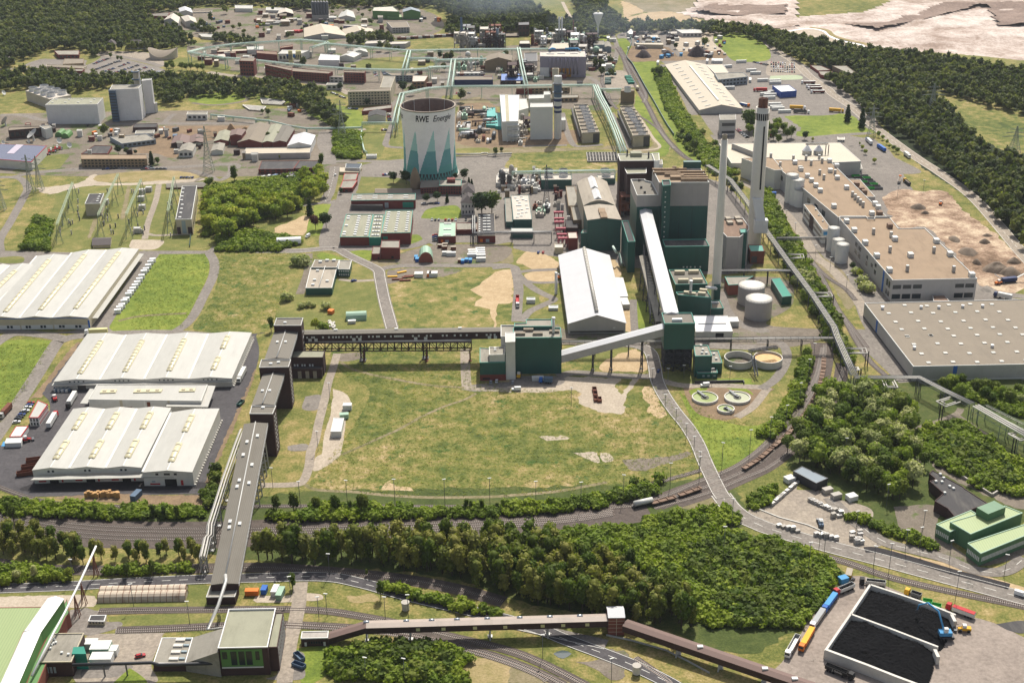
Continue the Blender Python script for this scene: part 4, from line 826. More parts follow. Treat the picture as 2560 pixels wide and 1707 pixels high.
for k in range(4):
 z0,z1=zb*k/4,zb*(k+1)/4
 for a,b_ in((A_,B_),(D_,C_),(A_,D_),(B_,C_)):
  for i in range(3):p,q=a.lerp(b_,i/3),a.lerp(b_,(i+1)/3);m.bar(p+Z(z0),q+Z(z1),.3);m.bar(q+Z(z0),p+Z(z1),.3);m.bar(p+Z(z1),q+Z(z1),.35)
obj('lattice_base',m,'sdk',tg)
for k in(.3,.55,.8):obj('platform',MB().prism(inset(P,1.2),zb*k,zb*k+.3,bot=True),'sdk',tg)  # dark floor plates added inside the lattice base to shade it
b=B('pump_house','green block with grey roof beside the tower on lattice legs','factory',22,[1670,180,1825,178,1785,82,1655,85],h=14,wall='green',roof='fgy',par=.5,cop='ttr');b.boxes([1722,92,1740,130,1732,158,1772,160],1.4,1.2,1,'wwt','roof_vent')
b=B('pump_house','narrow green side block next to the empty round basin','factory',22,[1810,245,1918,243,1880,130,1800,130],345,wall='green',roof='fgy',par=.5,cop='ttr');b.boxes([1840,170,1862,212],1.4,1.2,1,'wwt','roof_vent')
b=B('pump_house','low green front block with three small windows near the lattice tower','factory',22,[1690,335,1875,332,1860,275,1665,278],388,wall='green',roof='fgy',par=.4,cop='ttr')
for u in(.25,.5,.8):b.panel(0,u,.3,u+.12,.6,'glass_lt')
b.boxes([1708,272,1762,270,1772,295],1.4,1.2,1,'wwt','roof_vent')
bh=HB(T(12,1140,245),T(12,0,800)[1])
def body(name,label,t,pts,z0,z1,m,roofm=None,root=None,par=1.,seam=None,cat='power station',hpts=None):
 P=ccw([(p.x,p.y)for p in gl(t,pts,hpts or z1)]);cx,cy=sum(p[0]for p in P)/len(P),sum(p[1]for p in P)/len(P)
 if root is None:root=thing(name,label,cat,(cx,cy,0))
 obj('wall',MB().prism(P,z0,z1-par,top=False),m,root)
 return root,P
Lb=B('boiler_house','lower grey-topped dark green western part of the big boiler house','power station',12,[1140,248,1338,243,1275,125,1215,112,1212,100,1083,102],h=bh,wall='green',roof='cgy',par=1.2,cop='wwt')
bh2=HB(T(12,1798,132),T(12,0,800)[1])
bh2=(bh+14)if abs(bh2-bh)>40 else bh2
Hb=B('boiler_house','tallest dark green boiler house block with wide grey upper band','power station',12,[1342,132,1798,130,1722,5,1280,8],h=bh2,wall='green',roof='ftn',par=1.2,cop='wwt')
def bandfix(B_,zf,m,name='upper_cladding',d=.12):
 O=inset(B_.P,-d);obj(name,MB().prism(O,B_.h*zf,B_.h-.4,top=False,bot=True),m,B_.root)
def fz(B_,i,t,yb):
 lo,hi=0,B_.h;p=B_.P[i]
 for _ in range(30):
  mid=(lo+hi)/2
  if PR((p[0],p[1],mid))[1]>T(t,0,yb)[1]:lo=mid
  else:hi=mid
 return lo/B_.h
bandfix(Lb,fz(Lb,0,12,355),'gcl');bandfix(Hb,fz(Hb,1,12,345),'gcl')
zq=fz(Hb,1,12,345)
for u in(.42,.68):Hb.panel(0,u,.1,u+.015,zq,'green_dk','wall_joint',.15)
for(x,y,a,c)in[(1400,30,20,2),(1410,58,20,2),(1535,28,9,2),(1465,75,12,2),(1632,52,20,2),(1645,78,20,2),(1660,100,20,2),(1665,120,20,2),(1505,98,10,5),(1480,12,3,2)]:Hb.boxes([(x,y)],a,c,2.2,'ftn','roof_duct')
Hb.boxes([(1640,10)],13,4,6,'green','roof_house')
Lb.boxes([1160,120,1178,185,1210,230],1.6,1.4,1.6,'dgy','roof_vent')
ls=B('lift_shaft','slender dark green lift shaft on the front of the tall boiler house','tower',12,[1375,160,1448,155,1440,108,1365,110],h=bh2+1.5,wall='green',roof='fdk',par=.8,cop='ttr')
for k in range(14):ls.panel(0,.3,.06+k*.065,.45,.075+k*.065,'wwt','window',.1)
mb_=B('bunker_annex','dark green front annex with flat brown roof below the boiler house','power station',12,[1395,715,1800,710,1765,645,1370,650],945,wall='green',roof='fdk',par=.8,cop='ttr')
for u in(.42,.5,.58,.68,.8):mb_.panel(0,u,.14,u+.035,.2,'wwt')
th=HB(T(12,688,470),T(12,0,752)[1])
tb=B('turbine_hall','dark green turbine hall with ageing grey roof west of the boiler house','power station',12,[688,475,995,470,940,345,655,350],h=th,wall='green',roof='trf',par=None);tb.gable(1.6,1,.3,'trf')
tb.par=-1.5;tb.boxes([820,400,835,440],5,11,1.2,'ftn','ridge_vent')
tb2=B('turbine_hall','long barrel-roofed older turbine hall with two ridge skylights','power station',12,[650,345,945,345,865,125,590,130],h=th-1,wall='cream',roof='trf',par=None)
P4=[V((p[0],p[1],th-1))for p in tb2.P];m=MB();n=9;vs=[]
for a,b_ in((P4[0],P4[1]),(P4[3],P4[2])):vs+=[a.lerp(b_,i/(n-1))+V((0,0,4.5*sin(pi*i/(n-1))+.05))for i in range(n)]
m.add(vs,[(i,i+1,n+i+1,n+i)for i in range(n-1)]+[tuple(range(n-1,-1,-1)),tuple(range(n,2*n))]);obj('roof',m,'trf',tb2.root)
for f0,f1 in((.05,.42),(.5,.95)):
 a,b_=(P4[0].lerp(P4[1],.47)).lerp(P4[3].lerp(P4[2],.47),f0),(P4[0].lerp(P4[1],.47)).lerp(P4[3].lerp(P4[2],.47),f1);u=(P4[1]-P4[0]).normalized()*3;z=Z(4.2);w_=Z(6.4)
 obj('ridge_skylight',MB().add([a-u+z,a+u+z,a+w_,b_-u+z,b_+u+z,b_+w_],[(0,1,2),(3,5,4),(0,2,5,3),(1,4,5,2)]),'pmt',tb2.root)
wg=B('wing','lower stepped green wing west of the turbine hall front','power station',12,[628,592,688,590,688,560,650,560],752,wall='green',roof='fgy',par=.3,cop='ttr')
sw=B('sloping_wing','dark green wing with sloping brown roof between turbine hall and boiler house','power station',12,[1058,672,1124,668,1060,480,1000,482],955,wall='green',roof='fdk',par=.6,cop='ttr')
m=MB();m.tube([G(T(12,x,y),z)for x,y,z in[(920,715,12),(950,770,10),(975,780,8),(1000,870,5),(1015,890,1)]],.9,8);one('duct','pale green bent duct on the foot of the green wing','duct',m,'pgr')
ob=B('coal_bunker','old dark brown bunker block with a flat roof behind the boiler house','power station',2,[985,1465,1300,1462,1275,1400,965,1402],h=bh-6,wall='bdk',roof='fol',par=.8,cop='cwh')
ob.boxes([(1130,1420)],9,7,3,'fol','roof_house');ob.boxes([1050,1420,1245,1440],1.2,1.2,5,'dgy','roof_vent')
ob2=B('coal_bunker','lower olive-roofed brown block touching the tall boiler house','power station',12,[1050,50,1225,45,1225,-10,1020,-10],h=bh-12,wall='bdk',roof='fol',par=.5,cop='cwh')
ob3=B('silo_block','tall pale narrow shaft on the old bunker block','tower',2,[1300,1465,1345,1462,1340,1395,1275,1398],h=bh-5,wall='cwh',roof='fol',par=.4)
ob4=B('service_block','white-walled rooftop block right of the old bunker','factory',2,[1300,1500,1375,1498,1368,1455,1300,1458],h=bh-12,wall='wwt',roof='fgy',par=.4)
zA=HB(T(12,1215,372),T(12,0,800)[1]);A_=G(T(12,1216,385),bh*.82);B_=G(T(12,1455,1320),HT-.5)
cg=gallery('wide pale metal conveyor gallery climbing steeply to the boiler house',G(T(12,1455,1330),HT-.5),G(T(12,1215,375),bh*fz(Lb,0,12,385)),8.6,5,'gwl','hrf',1.)
A_,B_=G(T(12,1455,1330),HT-.5),G(T(12,1215,375),bh*fz(Lb,0,12,385))
for f in(.2,.36,.55,.75):p=A_.lerp(B_,f);trestle(p,B_-A_,7,p.z-5,'sdk',cg,1.2,5)
z2=gb.h*.60;A_=G(T(22,453,175),z2+3);
zs0=12.;a0=G(T(22,440,155),zs0);a1=G(T(12,1380,1440),HT-4)
cg2=gallery('pale metal conveyor gallery rising from the screening building to the green tower',a0,a1,7.5,5,'gwl','hrf',1.,legs=(.32,.5,.8),legm='sdk')
a0=G(T(12,1345,1400),14);a1=G(T(12,1190,800),22)
cg3=gallery('narrow older dark conveyor left of the steep pale gallery',a0,a1,4.5,3.5,'sdk','fgy',.2,legs=(.1,.3,.5,.7,.9),legm='sdk')
m=MB();frame_truss(m,G(T(12,1300,1400),9),G(T(12,1230,760),20),5,5,24,r=.25);one('lattice_bridge','black lattice walkway below the steep pale gallery','walkway',m,'sdk')
sh=HB(T(12,515,1418),T(12,0,1515)[1])
st=B('storage_hall','large bright white gabled storage hall in front of the power station','hall',12,[515,1418,1036,1412,885,797,427,797],h=sh,wall='gwl',roof='hrf',par=None);st.gable(6.,1,.5,'hrf')
st.panel(0,.03,.12,.97,.3,'dgy','louvre_band');st.panel(0,.78,.5,.82,.62,'wwt');st.band(0,.0,.04,'dgy','plinth')
a,b_,c_,d_=[V((p[0],p[1],st.h+6))for p in st.P];A_,B_=((a+b_)/2).lerp((c_+d_)/2,.03),((a+b_)/2).lerp((c_+d_)/2,.99)
obj('ridge_vent',MB().tube([A_+Z(.2),B_+Z(.2)],1.2,10),'wrf',st.root)
for k in range(22):p=A_.lerp(B_,(k+.5)/22);obj('vent_hoop',MB().tube([p-V((0,.3,-.2)),p+V((0,.3,.2))],1.4,8),'crf',st.root)
b=B('lean_to','long white lean-to on the east side of the bright storage hall','building',12,[978,1172,1058,1168,1012,998,936,995],h=sh*.55,wall='wwl',roof='hrf',par=.1)
b=B('lean_to','short white lean-to at the east wall near the storage hall front','building',12,[1010,1245,1075,1242,1050,1178,980,1175],1290,wall='wwl',roof='hrf',par=.1)
tank('filter_stack','slim grey upright cylinder left of the storage hall',12,402,952,13,1148,'pmt','pmt',group=None,cat='stack',n=12,rail=False)
b=B('ash_building','green block with four roof fans right of the steep pale gallery','power station',12,[1490,1060,1783,1055,1715,922,1430,926],1190,wall='green',roof='cgy',par=.9,cop='ttr');b.boxes([1528,965,1655,960,1560,1040,1690,1038],7,2.6,2.4,'cream','roof_fan')
b=B('ash_building','lower green block with pipes on its roof in front of the fan roof block','power station',12,[1515,1155,1815,1180,1780,1115,1495,1130],1330,wall='green',roof='cgy',par=.8,cop='ttr');b.boxes([1640,1160,1730,1158,1745,1128,1600,1150],5,2.4,2,'cream','roof_fan')
b=B('ash_building','small green block with brown roof right of the exhaust pipe','power station',12,[1815,1280,1930,1276,1895,1205,1815,1205],1342,wall='green',roof='fwm',par=.6,cop='ttr');b.boxes([(1850,1235)],5,1.2,1.2,'pmt','roof_duct')
m=MB();c=g(12,1620,1315);m.cyl(c,0,22,.9,.9,12);m.cyl(c,22,23,1.2,1.2,12);one('exhaust_stack','thin pale exhaust pipe standing before the green ash blocks','stack',m,'pmt')
b=B('workshop','white-roofed workshop right of the green lattice tower','building',12,[1675,1492,2013,1488,1965,1345,1655,1345],1568,wall='wwl',roof='hrf',par=.2)
b.panel(0,.54,0,.76,.8,'black','door');b.boxes([(1825,1420)],18,.8,.6,'white','roof_vent')
b=B('workshop','small white annex at the right end of the white-roofed workshop','building',12,[1975,1400,2070,1398,2055,1355,1965,1357],1450,wall='wwl',roof='hrf',par=.1)
#  flue gas building
fb=B('filter_house','eight-sided grey and green filter house between the two chimneys','power station',12,[1925,590,1960,628,2075,630,2160,560,2160,530,2105,455,1925,460,1900,520],h=HB(T(12,2060,530),T(12,0,850)[1]),wall='gcl',roof='rdk',par=.8,cop='wwt')
m=MB().prism(inset(fb.P,2.2),0,fb.h*.62);
bb=B('filter_house','dark green base block below the eight-sided filter house','power station',12,[1905,815,2075,812,2160,720,1960,700],925,wall='green',roof='green_dk',par=.3)
fb.boxes([1970,475,2055,470,1985,510,2072,505],5,4,2,'trf','roof_fan')
c=g(12,1955,800);obj_=tank('silo','pale silo cylinder under the eight-sided filter house',12,1958,640,40,810,'pmt','pmt',n=16,cat='silo',rail=False)
b=B('stair_tower','dark green stair tower with white landings at the filter house','tower',12,[2085,590,2145,588,2138,552,2075,555],925,wall='green',roof='ttr',par=.3)
for k in range(8):b.panel(3,.3,.1+k*.1,.8,.14+k*.1,'wwt')
b=B('fan_house','red brick fan house with metal duct at the foot of the tall chimney','factory',12,[2175,760,2303,757,2285,700,2150,700],875,wall='brick',roof='ttr',par=.4);b.panel(0,.1,.1,.5,.6,'dgy','door')
m=MB();p=g(12,2240,720);m.bx(p.x-4,p.y-3,12,p.x+6,p.y+3,22);m.box((p.x-3,p.y-2,22),(7,0,0),(0,5,0),(-3,2,16));one('flue_duct','sloping metal flue duct entering the tall chimney','duct',m,'pmt')
def chimney(name,label,t,x,ytop,rt_,yb,rb_,cap,slots,n=28):
 q=T(t,x,ytop);h=HB(q,T(t,0,yb)[1]);c=G(q,h);r0=(G(T(t,x+rt_,ytop),h)-c).length
 root=thing(name,label,'chimney',(c.x,c.y,0));rB=r0*rb_
 obj('shaft',MB().rev(c,[(rB,0),(r0*1.,h),(r0*.9,h+.01),(.01,h-.3)],n),'chimney',root)
 return root,c,r0,rB,h
def stack(name,label,t,x,ytop,rt_,t2,yb,rb_,mm='chimney',cat='chimney'):
 q=T(t,x,ytop);yB=T(t2,0,yb)[1];h=HB(q,yB);c=G(q,h);r0=(G((q[0]+rt_/3.6469,q[1]),h)-c).length
 qb=PR((c.x,c.y,0));rB=(G((qb[0]+rb_/3.6469,qb[1]))-G(qb)).length
 root=thing(name,label,cat,(c.x,c.y,0));obj('shaft',MB().rev(c,[(rB,0),(rB*.5+r0*.5,h*.5),(r0,h),(r0*.85,h+.05),(r0*.85,h-2)],32),mm,root)
 return root,c,r0,rB,h
ro,c,r0,rB,h=stack('chimney','tallest pale concrete chimney with dark vertical slit and brown twin flues on top',2,2288,978,62,12,690,64)
for k in range(20):
 a=2*pi*k/20;m=MB();rr=r0+.12;w=.55
 m.add([(c.x+rr*cos(a+s*.11),c.y+rr*sin(a+s*.11),z)for s,z in((-1,h-9),(1,h-9),(1,h-4),(-1,h-4))],[(0,1,2,3)]);obj('vent_slot',m,'black',ro)
m=MB();z1,z0=h*.875,h*.42;n=12;vs=[]
for k in range(n+1):
 z=z0+(z1-z0)*k/n;rr=rB+(r0-rB)*z/h+.15
 for s in(-.12,.12):a=radians(-78)+s;vs.append((c.x+rr*cos(a),c.y+rr*sin(a),z))
m.add(vs,[(2*k,2*k+1,2*k+3,2*k+2)for k in range(n)]);obj('slit',m,'black',ro)
for dx,dy in((-1.6,0),(1.6,.5),(0,2)):obj('flue',MB().ring((c.x+dx,c.y+dy),h-2,h+6.5,1.9,1.6,16),'chimney_cap',ro)
ro,c,r0,rB,h=stack('chimney','shorter slender pale chimney with one brown flue on top, nearer the green blocks',2,1938,1272,31,12,1195,42)
obj('flue',MB().ring(c,h-2,h+3.2,1.7,1.4,16),'trf',ro)
obj('doorway',MB().bx(c.x-2,c.y-rB-3,0,c.x+2,c.y,12),'green',ro)
m=MB();m.tube([G(T(12,1765,1090),14),G(T(12,1850,1095),14),G(T(12,1860,1100),13)],1.1,8);obj('inlet_duct',m,'pmt',ro)
#  natural draught cooling tower
q=T(1,1566,962);hct=HB(q,T(11,0,58)[1]);c=G(q,hct);R1=(G(T(1,1566+249,962),hct)-c).length;qb=PR((c.x,c.y,0));R0=(G((qb[0]+238/3.6469,qb[1]))-G(qb)).length
ct=thing('cooling_tower','huge round white cooling tower with aqua sawtooth paint and lettering','cooling tower',(c.x,c.y,0))
zl=7.;NT,NZ=300,60
def rad(z):f=(z-zl)/(hct-zl);return R0*(1-f)+R1*f-(R0*.035)*sin(pi*min(1,f*1.1))
vs=[];fs=[];mi=[]
for j in range(NZ+1):
 z=zl+(hct-zl)*j/NZ;r=rad(z);vs+=[(c.x+r*cos(2*pi*i/NT),c.y+r*sin(2*pi*i/NT),z)for i in range(NT)]
zap=hct*.74
m=MB();m.add(vs,[])
for j in range(NZ):
 f=(j+.5)/NZ;z=zl+(hct-zl)*f
 for i in range(NT):
  th_=math.degrees(2*pi*(i+.5)/NT)+90;u=((th_-19)/40)%1.
  lim=zl+(zap-zl)*(u/.87 if u<.87 else(1-u)/.13)
  k=0
  if z<lim:k=1 if z>zl+(hct-zl)*.36 else(2 if z>zl+(hct-zl)*.12 else 3)
  if f>.985:k=1
  m.f.append((j*NT+i,j*NT+(i+1)%NT,(j+1)*NT+(i+1)%NT,(j+1)*NT+i));m.m.append(k);m.sm.append(True)
mat('aqua_mid','5fa39a',.06,.15,.8,stain=.2,grime='549088')
obj('shell',m,['cwh','aqua','aqua_dk','aqua_mid'],ct)
obj('inner_shell',MB().rev(c,[(rad(hct)-.5,hct-.02),(rad(hct*.7)-.6,hct*.7),(R0*.93,zl)],96),'cool_in',ct)
obj('rim',MB().ring(c,hct-.6,hct+.5,R1+.35,R1-.6,96),'rimc',ct)
m=MB()
for k in range(10):a=2*pi*k/10+.3;r=R1-.9;m.tube([(c.x+r*cos(a),c.y+r*sin(a),hct),(c.x+(r-.6)*cos(a+.01),c.y+(r-.6)*sin(a+.01),hct*.82),(c.x+(r-1.4)*cos(a),c.y+(r-1.4)*sin(a),hct*.62)],.3,5)
obj('drain_pipe',m,'wwt',ct)
m=MB();n=48
for k in range(n):
 a,b_,d=2*pi*k/n,2*pi*(k+.5)/n,2*pi*(k+1)/n;r1,r2=R0+1.2,R0
 m.bar((c.x+r1*cos(b_),c.y+r1*sin(b_),0),(c.x+r2*cos(a),c.y+r2*sin(a),zl),.7);m.bar((c.x+r1*cos(b_),c.y+r1*sin(b_),0),(c.x+r2*cos(d),c.y+r2*sin(d),zl),.7)
obj('leg_ring',m,'aqua_mid',ct)
obj('basin',MB().cyl(c,0,1.2,R0+2.5,n=64),'conc',ct);obj('fill',MB().cyl(c,1.,zl-.5,R0*.9,n=48),'dgy',ct)
def text_mesh(s,size=1.,off=0.,shear=0.,sp=1.):
 cu=bpy.data.curves.new('lettering','FONT');cu.body=s;cu.size=size;cu.offset=off;cu.shear=shear;cu.space_character=sp;cu.resolution_u=3
 o=nob('lettering',cu);lnk(o);bpy.context.view_layer.update()
 dg=bpy.context.evaluated_depsgraph_get();me=bpy.data.meshes.new_from_object(o.evaluated_get(dg));v=[tuple(p.co)for p in me.vertices];f=[tuple(p.vertices)for p in me.polygons]
 bpy.data.objects.remove(o);bpy.data.curves.remove(cu);return v,f
ksz=(40/3.6469)/FPX*(V((c.x,c.y,hct-CH)).length)/.72/cos(radians(20))*1.3
zt_=hct*.865
for base in(0,120,240):
 for s,a0,wdeg,off,sh_ in(('RWE',-23.5,28.5,.05,.12),('Energie',13,44,.012,.3)):
  v,f=text_mesh(s,ksz,off*ksz*.5,sh_);x0,x1=min(p[0]for p in v),max(p[0]for p in v);m=MB()
  R_=rad(zt_)+.12
  P=[]
  for p in v:
   a=radians(-90+a0+base+wdeg*(p[0]-x0)/(x1-x0));R_=rad(zt_+p[1])+.3;P.append((c.x+R_*cos(a),c.y+R_*sin(a),zt_+p[1]))
  m.add(P,f);obj('lettering',m,'black',ct)
m=MB();p=g(11,1455,185);m.rev(p,[4.6,0,4.4,7,3.4,13,1.8,17,.01,19],12);one('old_tower','old brown domed brick tower in front of the cooling tower left foot','tower',m,'btn')
#  MIDDLE: brick works
RG=dict(wall='brd',cop='ttr')
b=B('workshop_hall','left brick hall with two rows of roof domes and grey felt roof','workshop',11,[765,627,1027,627,1068,421,822,421],710,roof='fol',par=.5,**RG)
b.grid(3,9,2.4,2.4,.8,u0=.12,u1=.88,skip=((0,2),(0,3),(0,5),(0,6)))
b=B('workshop_hall','green-fronted narrow hall between the two brick halls','workshop',11,[1030,632,1140,632,1168,425,1072,425],708,wall='tsh',roof='fol',par=.5,cop='ttr');b.grid(3,6,2.4,2.4,.8,u0=.3,u1=.7)
b=B('workshop_hall','right taller brick hall with three rows of roof domes','workshop',11,[1140,592,1408,588,1430,384,1185,386],700,roof='fol',par=.5,**RG);b.grid(3,9,2.2,2.2,.8,u0=.13,u1=.85);b.panel(0,.05,.45,.22,.7,'tsh')
b=B('depot','long red brick depot with open canopy behind the domed halls','workshop',11,[866,295,1452,290,1455,232,880,238],375,roof='fgy',par=.5,**RG)
b.grid(4,2,4,1.5,.5,u0=.12,u1=.85,v0=.4,v1=.75);b.panel(0,.8,.1,.97,.75,'tsh','door');b.panel(0,.52,.1,.58,.7,'glass_lt','door')
b=B('canopy','open loading canopy in front of the long brick depot','canopy',11,[866,340,1155,342,1160,320,875,318],385,wall='dgy',roof='fgy',par=.2)
b=B('brick_block','cubic red brick block standing alone in front of the halls','building',11,[1133,725,1308,727,1310,658,1145,658],832,wall='brd',roof='fgy',par=.5);b.panel(0,.55,.1,.67,.28,'black')
b=B('brick_block','lower side wing of the cubic red brick block','building',11,[1052,782,1133,782,1145,714,1068,714],838,wall='brd',roof='fgy',par=.4);b.panel(0,.7,.15,.85,.45,'black')
b=B('office','small brick pavilion with pale green roof beside the car park','building',11,[1660,622,1820,620,1822,492,1672,494],688,wall='brd',roof='pgn',par=.4,cop='trf');b.grid(2,3,3,2,.6,u0=.4,u1=.62);b.panel(0,.15,.1,.28,.5,'orange','door');b.panel(0,.4,.1,.6,.45,'glass_lt')
b=B('office','brick pavilion with many white rooflights on a dark roof','building',11,[2022,615,2182,614,2175,414,2022,416],682,wall='brd',roof='fdk',par=.4,cop='trf');b.grid(2,7,3.2,1.6,.7,u0=.42,u1=.62);b.grid(1,9,1.2,2,.3,u0=.1,u1=.1);b.panel(0,.12,.1,.28,.5,'orange','door');b.panel(0,.45,.1,.65,.5,'glass_lt')
b=B('link_passage','flat grey-roofed brick link between the two pavilions','building',11,[1828,562,2018,560,2020,500,1828,500],h=4,wall='brd',roof='fgy',par=.3)
b=B('office_block','three-storey red brick office left part with striped metal roof, by the cooling tower','building',11,[1500,180,1672,172,1675,112,1512,116],238,wall='brd',roof='cgy',par=None,cop='ttr');b.gable(1.2,0);b.wins(0,7,[.2,.4,.55,.78])
b=B('office_block','three-storey red brick office right part with flat roof, by the cooling tower','building',11,[1672,160,1872,160,1874,104,1672,104],242,wall='brd',roof='fgy',par=.6,cop='ttr');b.wins(0,8,[.15,.32,.45,.62,.74,.88]);b.grid(1,1,7,6,3,'brd','roof_house',u0=.15,v0=.5)
b=B('shed','long low shed with plain grey roof on the lawn','shed',11,[1087,228,1418,228,1418,186,1090,190],240,wall='btn',roof='fwm',par=None);b.gable(1.4,0)
for(y0,y1,yb,l)in((318,248,430,'white house with dark hipped roof facing the oval lawn'),(228,160,262,'rear house with dark hipped roof behind the white house')):
 b=B('villa',l,'house',11,[(1868+(8 if y0<300 else 0),y0),(1992,y0-2),(1985,y1),(1888,y1+2)],yb-0,wall='wwl',roof='slate',par=None);b.hip(4.5,'slate');b.wins(0,4,[.15,.35,.6,.8],wf=.4)
b=B('villa','white two-storey front wing of the hipped-roof house','house',11,[1872,395,1995,392,1992,360,1872,362],430,wall='wwl',roof='hrf',par=.2);b.wins(0,5,[(.25,.55)],wf=.4)
b=B('gatehouse','red brick gatehouse with pale flat roofs beside the entry road','building',11,[765,182,880,180,925,112,790,114],222,wall='brd',roof='fgy',par=.3,cop='red');b.panel(0,.4,.1,.6,.5,'glass')
b=B('gatehouse','rear brick gatehouse wing with grey roof by the crossing','building',11,[790,112,912,108,930,50,805,50],150,wall='brd',roof='fgy',par=.3,cop='red')
b=B('canopy','cream ribbed gate canopy over the entrance lane','canopy',11,[762,35,935,38,968,-5,765,-5],60,wall='cream',roof='crf',par=.1)
b=B('porch','square porch building with a dark glass roof at the gate','building',1,[815,1530,945,1535,965,1492,820,1490],h=5,wall='wwl',roof='glass',par=.3,cop='wwt')
b=B('canteen','green-walled building with two-tone tan and grey roof on the lawn','building',11,[452,1092,692,1090,738,905,498,905],1158,wall='green',roof='trf',par=.3,cop='wwt');b.boxes([562,940,535,1025,520,1068,650,1035],2.2,1.8,1,'wwt','roof_vent');b.pipes([575,1090,632,905],.25,'wwt')
b=B('canteen','grey-roofed rear part of the green-walled building','building',11,[505,905,738,905,760,838,535,836],h=6.5,wall='green',roof='fwm',par=.3,cop='wwt');b.boxes([587,862,650,848,712,848],2.5,2,1.2,'wwt','roof_vent')
b=B('office','green two-storey office wing with white windows east of the green building','building',11,[745,920,852,922,872,842,762,840],990,wall='green',roof='fgy',par=.4,cop='wwt');b.wins(0,5,[.15,.4,.6,.82],wf=.6,m='wwt')
m=MB();P=gl(11,[822,1400,1008,1392]);a,b_=P;d=b_-a;s=V((-d.y,d.x,0)).normalized()*9;n=9
vs=[];
for e in(a,b_):vs+=[e+s*(.5-.5*cos(pi*i/(n-1)))+V((0,0,5*sin(pi*i/(n-1))))for i in range(n)]
one('barrel_shed','pale green corrugated barrel shed on the meadow','shed',m.add(vs,[(i+1,i,n+i,n+i+1)for i in range(n-1)]+[tuple(range(n)),tuple(range(2*n-1,n-1,-1))]),'pgn')
m=MB();P=gl(11,[1488,865,1615,862,1612,800]);a,b_,c_=P;d=(b_-a);s=(c_-b_);n=9;vs=[]
for e in(a,a+s):vs+=[e+d*(.5-.5*cos(pi*i/(n-1)))+V((0,0,1.5+7*sin(pi*i/(n-1))))for i in range(n)]
root=thing('barrel_shed','rust brown barrel shed with pale green roof in the container depot','shed',a);obj('roof',m.add(vs,[(i,i+1,n+i+1,n+i)for i in range(n-1)]),'pgn',root)
m=MB();m.add([v+V((0,-.05,-.1))for v in vs[:n]]+[a+Z(0),b_+Z(0)],[(n,)+tuple(range(n-1,-1,-1))[::-1]+(n+1,)]);obj('front_wall',m,'brick',root)
m=MB();P=gl(11,[190,715,412,705,412,672]);a,b_,c_=P;d=b_-a;s=V((-d.y,d.x,0)).normalized()*8;n=8;vs=[]
for e in(a,b_):vs+=[e+s*(.5-.5*cos(pi*i/(n-1)))+V((0,0,1.5+4*sin(pi*i/(n-1))))for i in range(n)]
one('barrel_shed','long silvery barrel shed beside the trees west of the brick halls','shed',m.add(vs,[(i+1,i,n+i,n+i+1)for i in range(n-1)]+[tuple(range(n)),tuple(range(2*n-1,n-1,-1))]),'pmt')
b=B('substation_building','dark-roofed long building beside the switchyard pylons','building',10,[1600,468,1745,466,1795,160,1660,165],610,wall='cream',roof='fdk',par=.3,cop='wwt');b.boxes([1640,452,1648,412,1655,375,1662,338,1655,296,1660,262,1665,228,1670,192],2,2,.6);b.panel(0,.02,.05,.25,.5,'bdk');b.panel(0,.7,.05,.98,.5,'bdk');b.panel(0,.35,.1,.6,.9,'glass_lt');b.wins(1,14,[(.2,.5)])
b=B('substation_building','cubic pale relay building with a dark roof in the switchyard','building',10,[773,325,912,322,948,232,812,236],438,wall='cream',roof='fdk',par=.3,cop='wwt');b.boxes([888,305,893,285,903,265,912,243],1.8,1.6,.6);b.wins(1,6,[.3,.45,.6,.8])
b=B('hut','small hut with brown pitched roof below the switchyard','hut',10,[843,705,1005,700,1015,634,850,638],732,wall='cream',roof='slate',par=None);b.gable(2.2,0)
b=B('shed','low dark-roofed shed behind the long switchyard building','shed',10,[1520,180,1870,172,1875,128,1520,142],195,wall='brd',roof='cgy',par=None);b.gable(1,0)
#  RIGHT: factory with tan roofs
RT=dict(wall='gwl',roof='ftn',cop='wwt')
fh=HB(T(13,1137,1020),T(13,0,1218)[1])
b=B('factory','main tan-roofed grey factory block with white rooftop housings','factory',13,[1137,1020,1908,1005,1430,548,1190,550,1110,450,650,455],h=fh,par=.5,**RT)
for(u0,u1)in((.01,.11),(.13,.23),(.25,.355),(.75,.855),(.87,.975)):
 for v0,v1 in((.12,.34),(.58,.76)):b.panel(0,u0,v0,u1,v1,'glass')
for(u0,u1,v0,v1)in[(.03,.055,.5,.8),(.065,.09,.5,.8),(.03,.055,.12,.35),(.065,.09,.12,.35),(.27,.3,.35,.55),(.33,.36,.5,.68),(.27,.3,.7,.85),(.42,.45,.3,.5),(.42,.45,.62,.8),(.55,.6,.6,.8),(.62,.66,.6,.8),(.55,.6,.25,.45),(.62,.66,.25,.45)]:b.panel(-1,1-u1,v0,1-u0,v1,'glass')
b.panel(-1,.845,0,.87,.98,'blue','blue_strip')
def hous(b,pts,t=13):b.boxes(pts,3.6,4.4,3.,'wwt','roof_housing',t)
def vents(b,pts,t=13):b.boxes(pts,2.,2.,4.2,'slt','roof_fan',t)
hous(b,[715,500,785,582,885,695,990,815,1105,945,1155,660,1298,810,1533,680,1658,800,1855,990]);vents(b,[960,600,1110,765,1268,938,1510,770,1690,945,1120,630]);b.boxes([(1108,545)],3.6,4.4,3.2,'rdk','roof_housing',13)
b.pipes([650,500,655,455,890,455,910,480,970,480,975,455,1135,455],.45,'slt','roof_pipe',13,1.2)
pz=B('porch','small brown-roofed entrance porch on the factory front','porch',13,[1510,1212,1655,1212,1610,1158,1500,1160],h=5,wall='gwl',roof='rdk',par=.2)
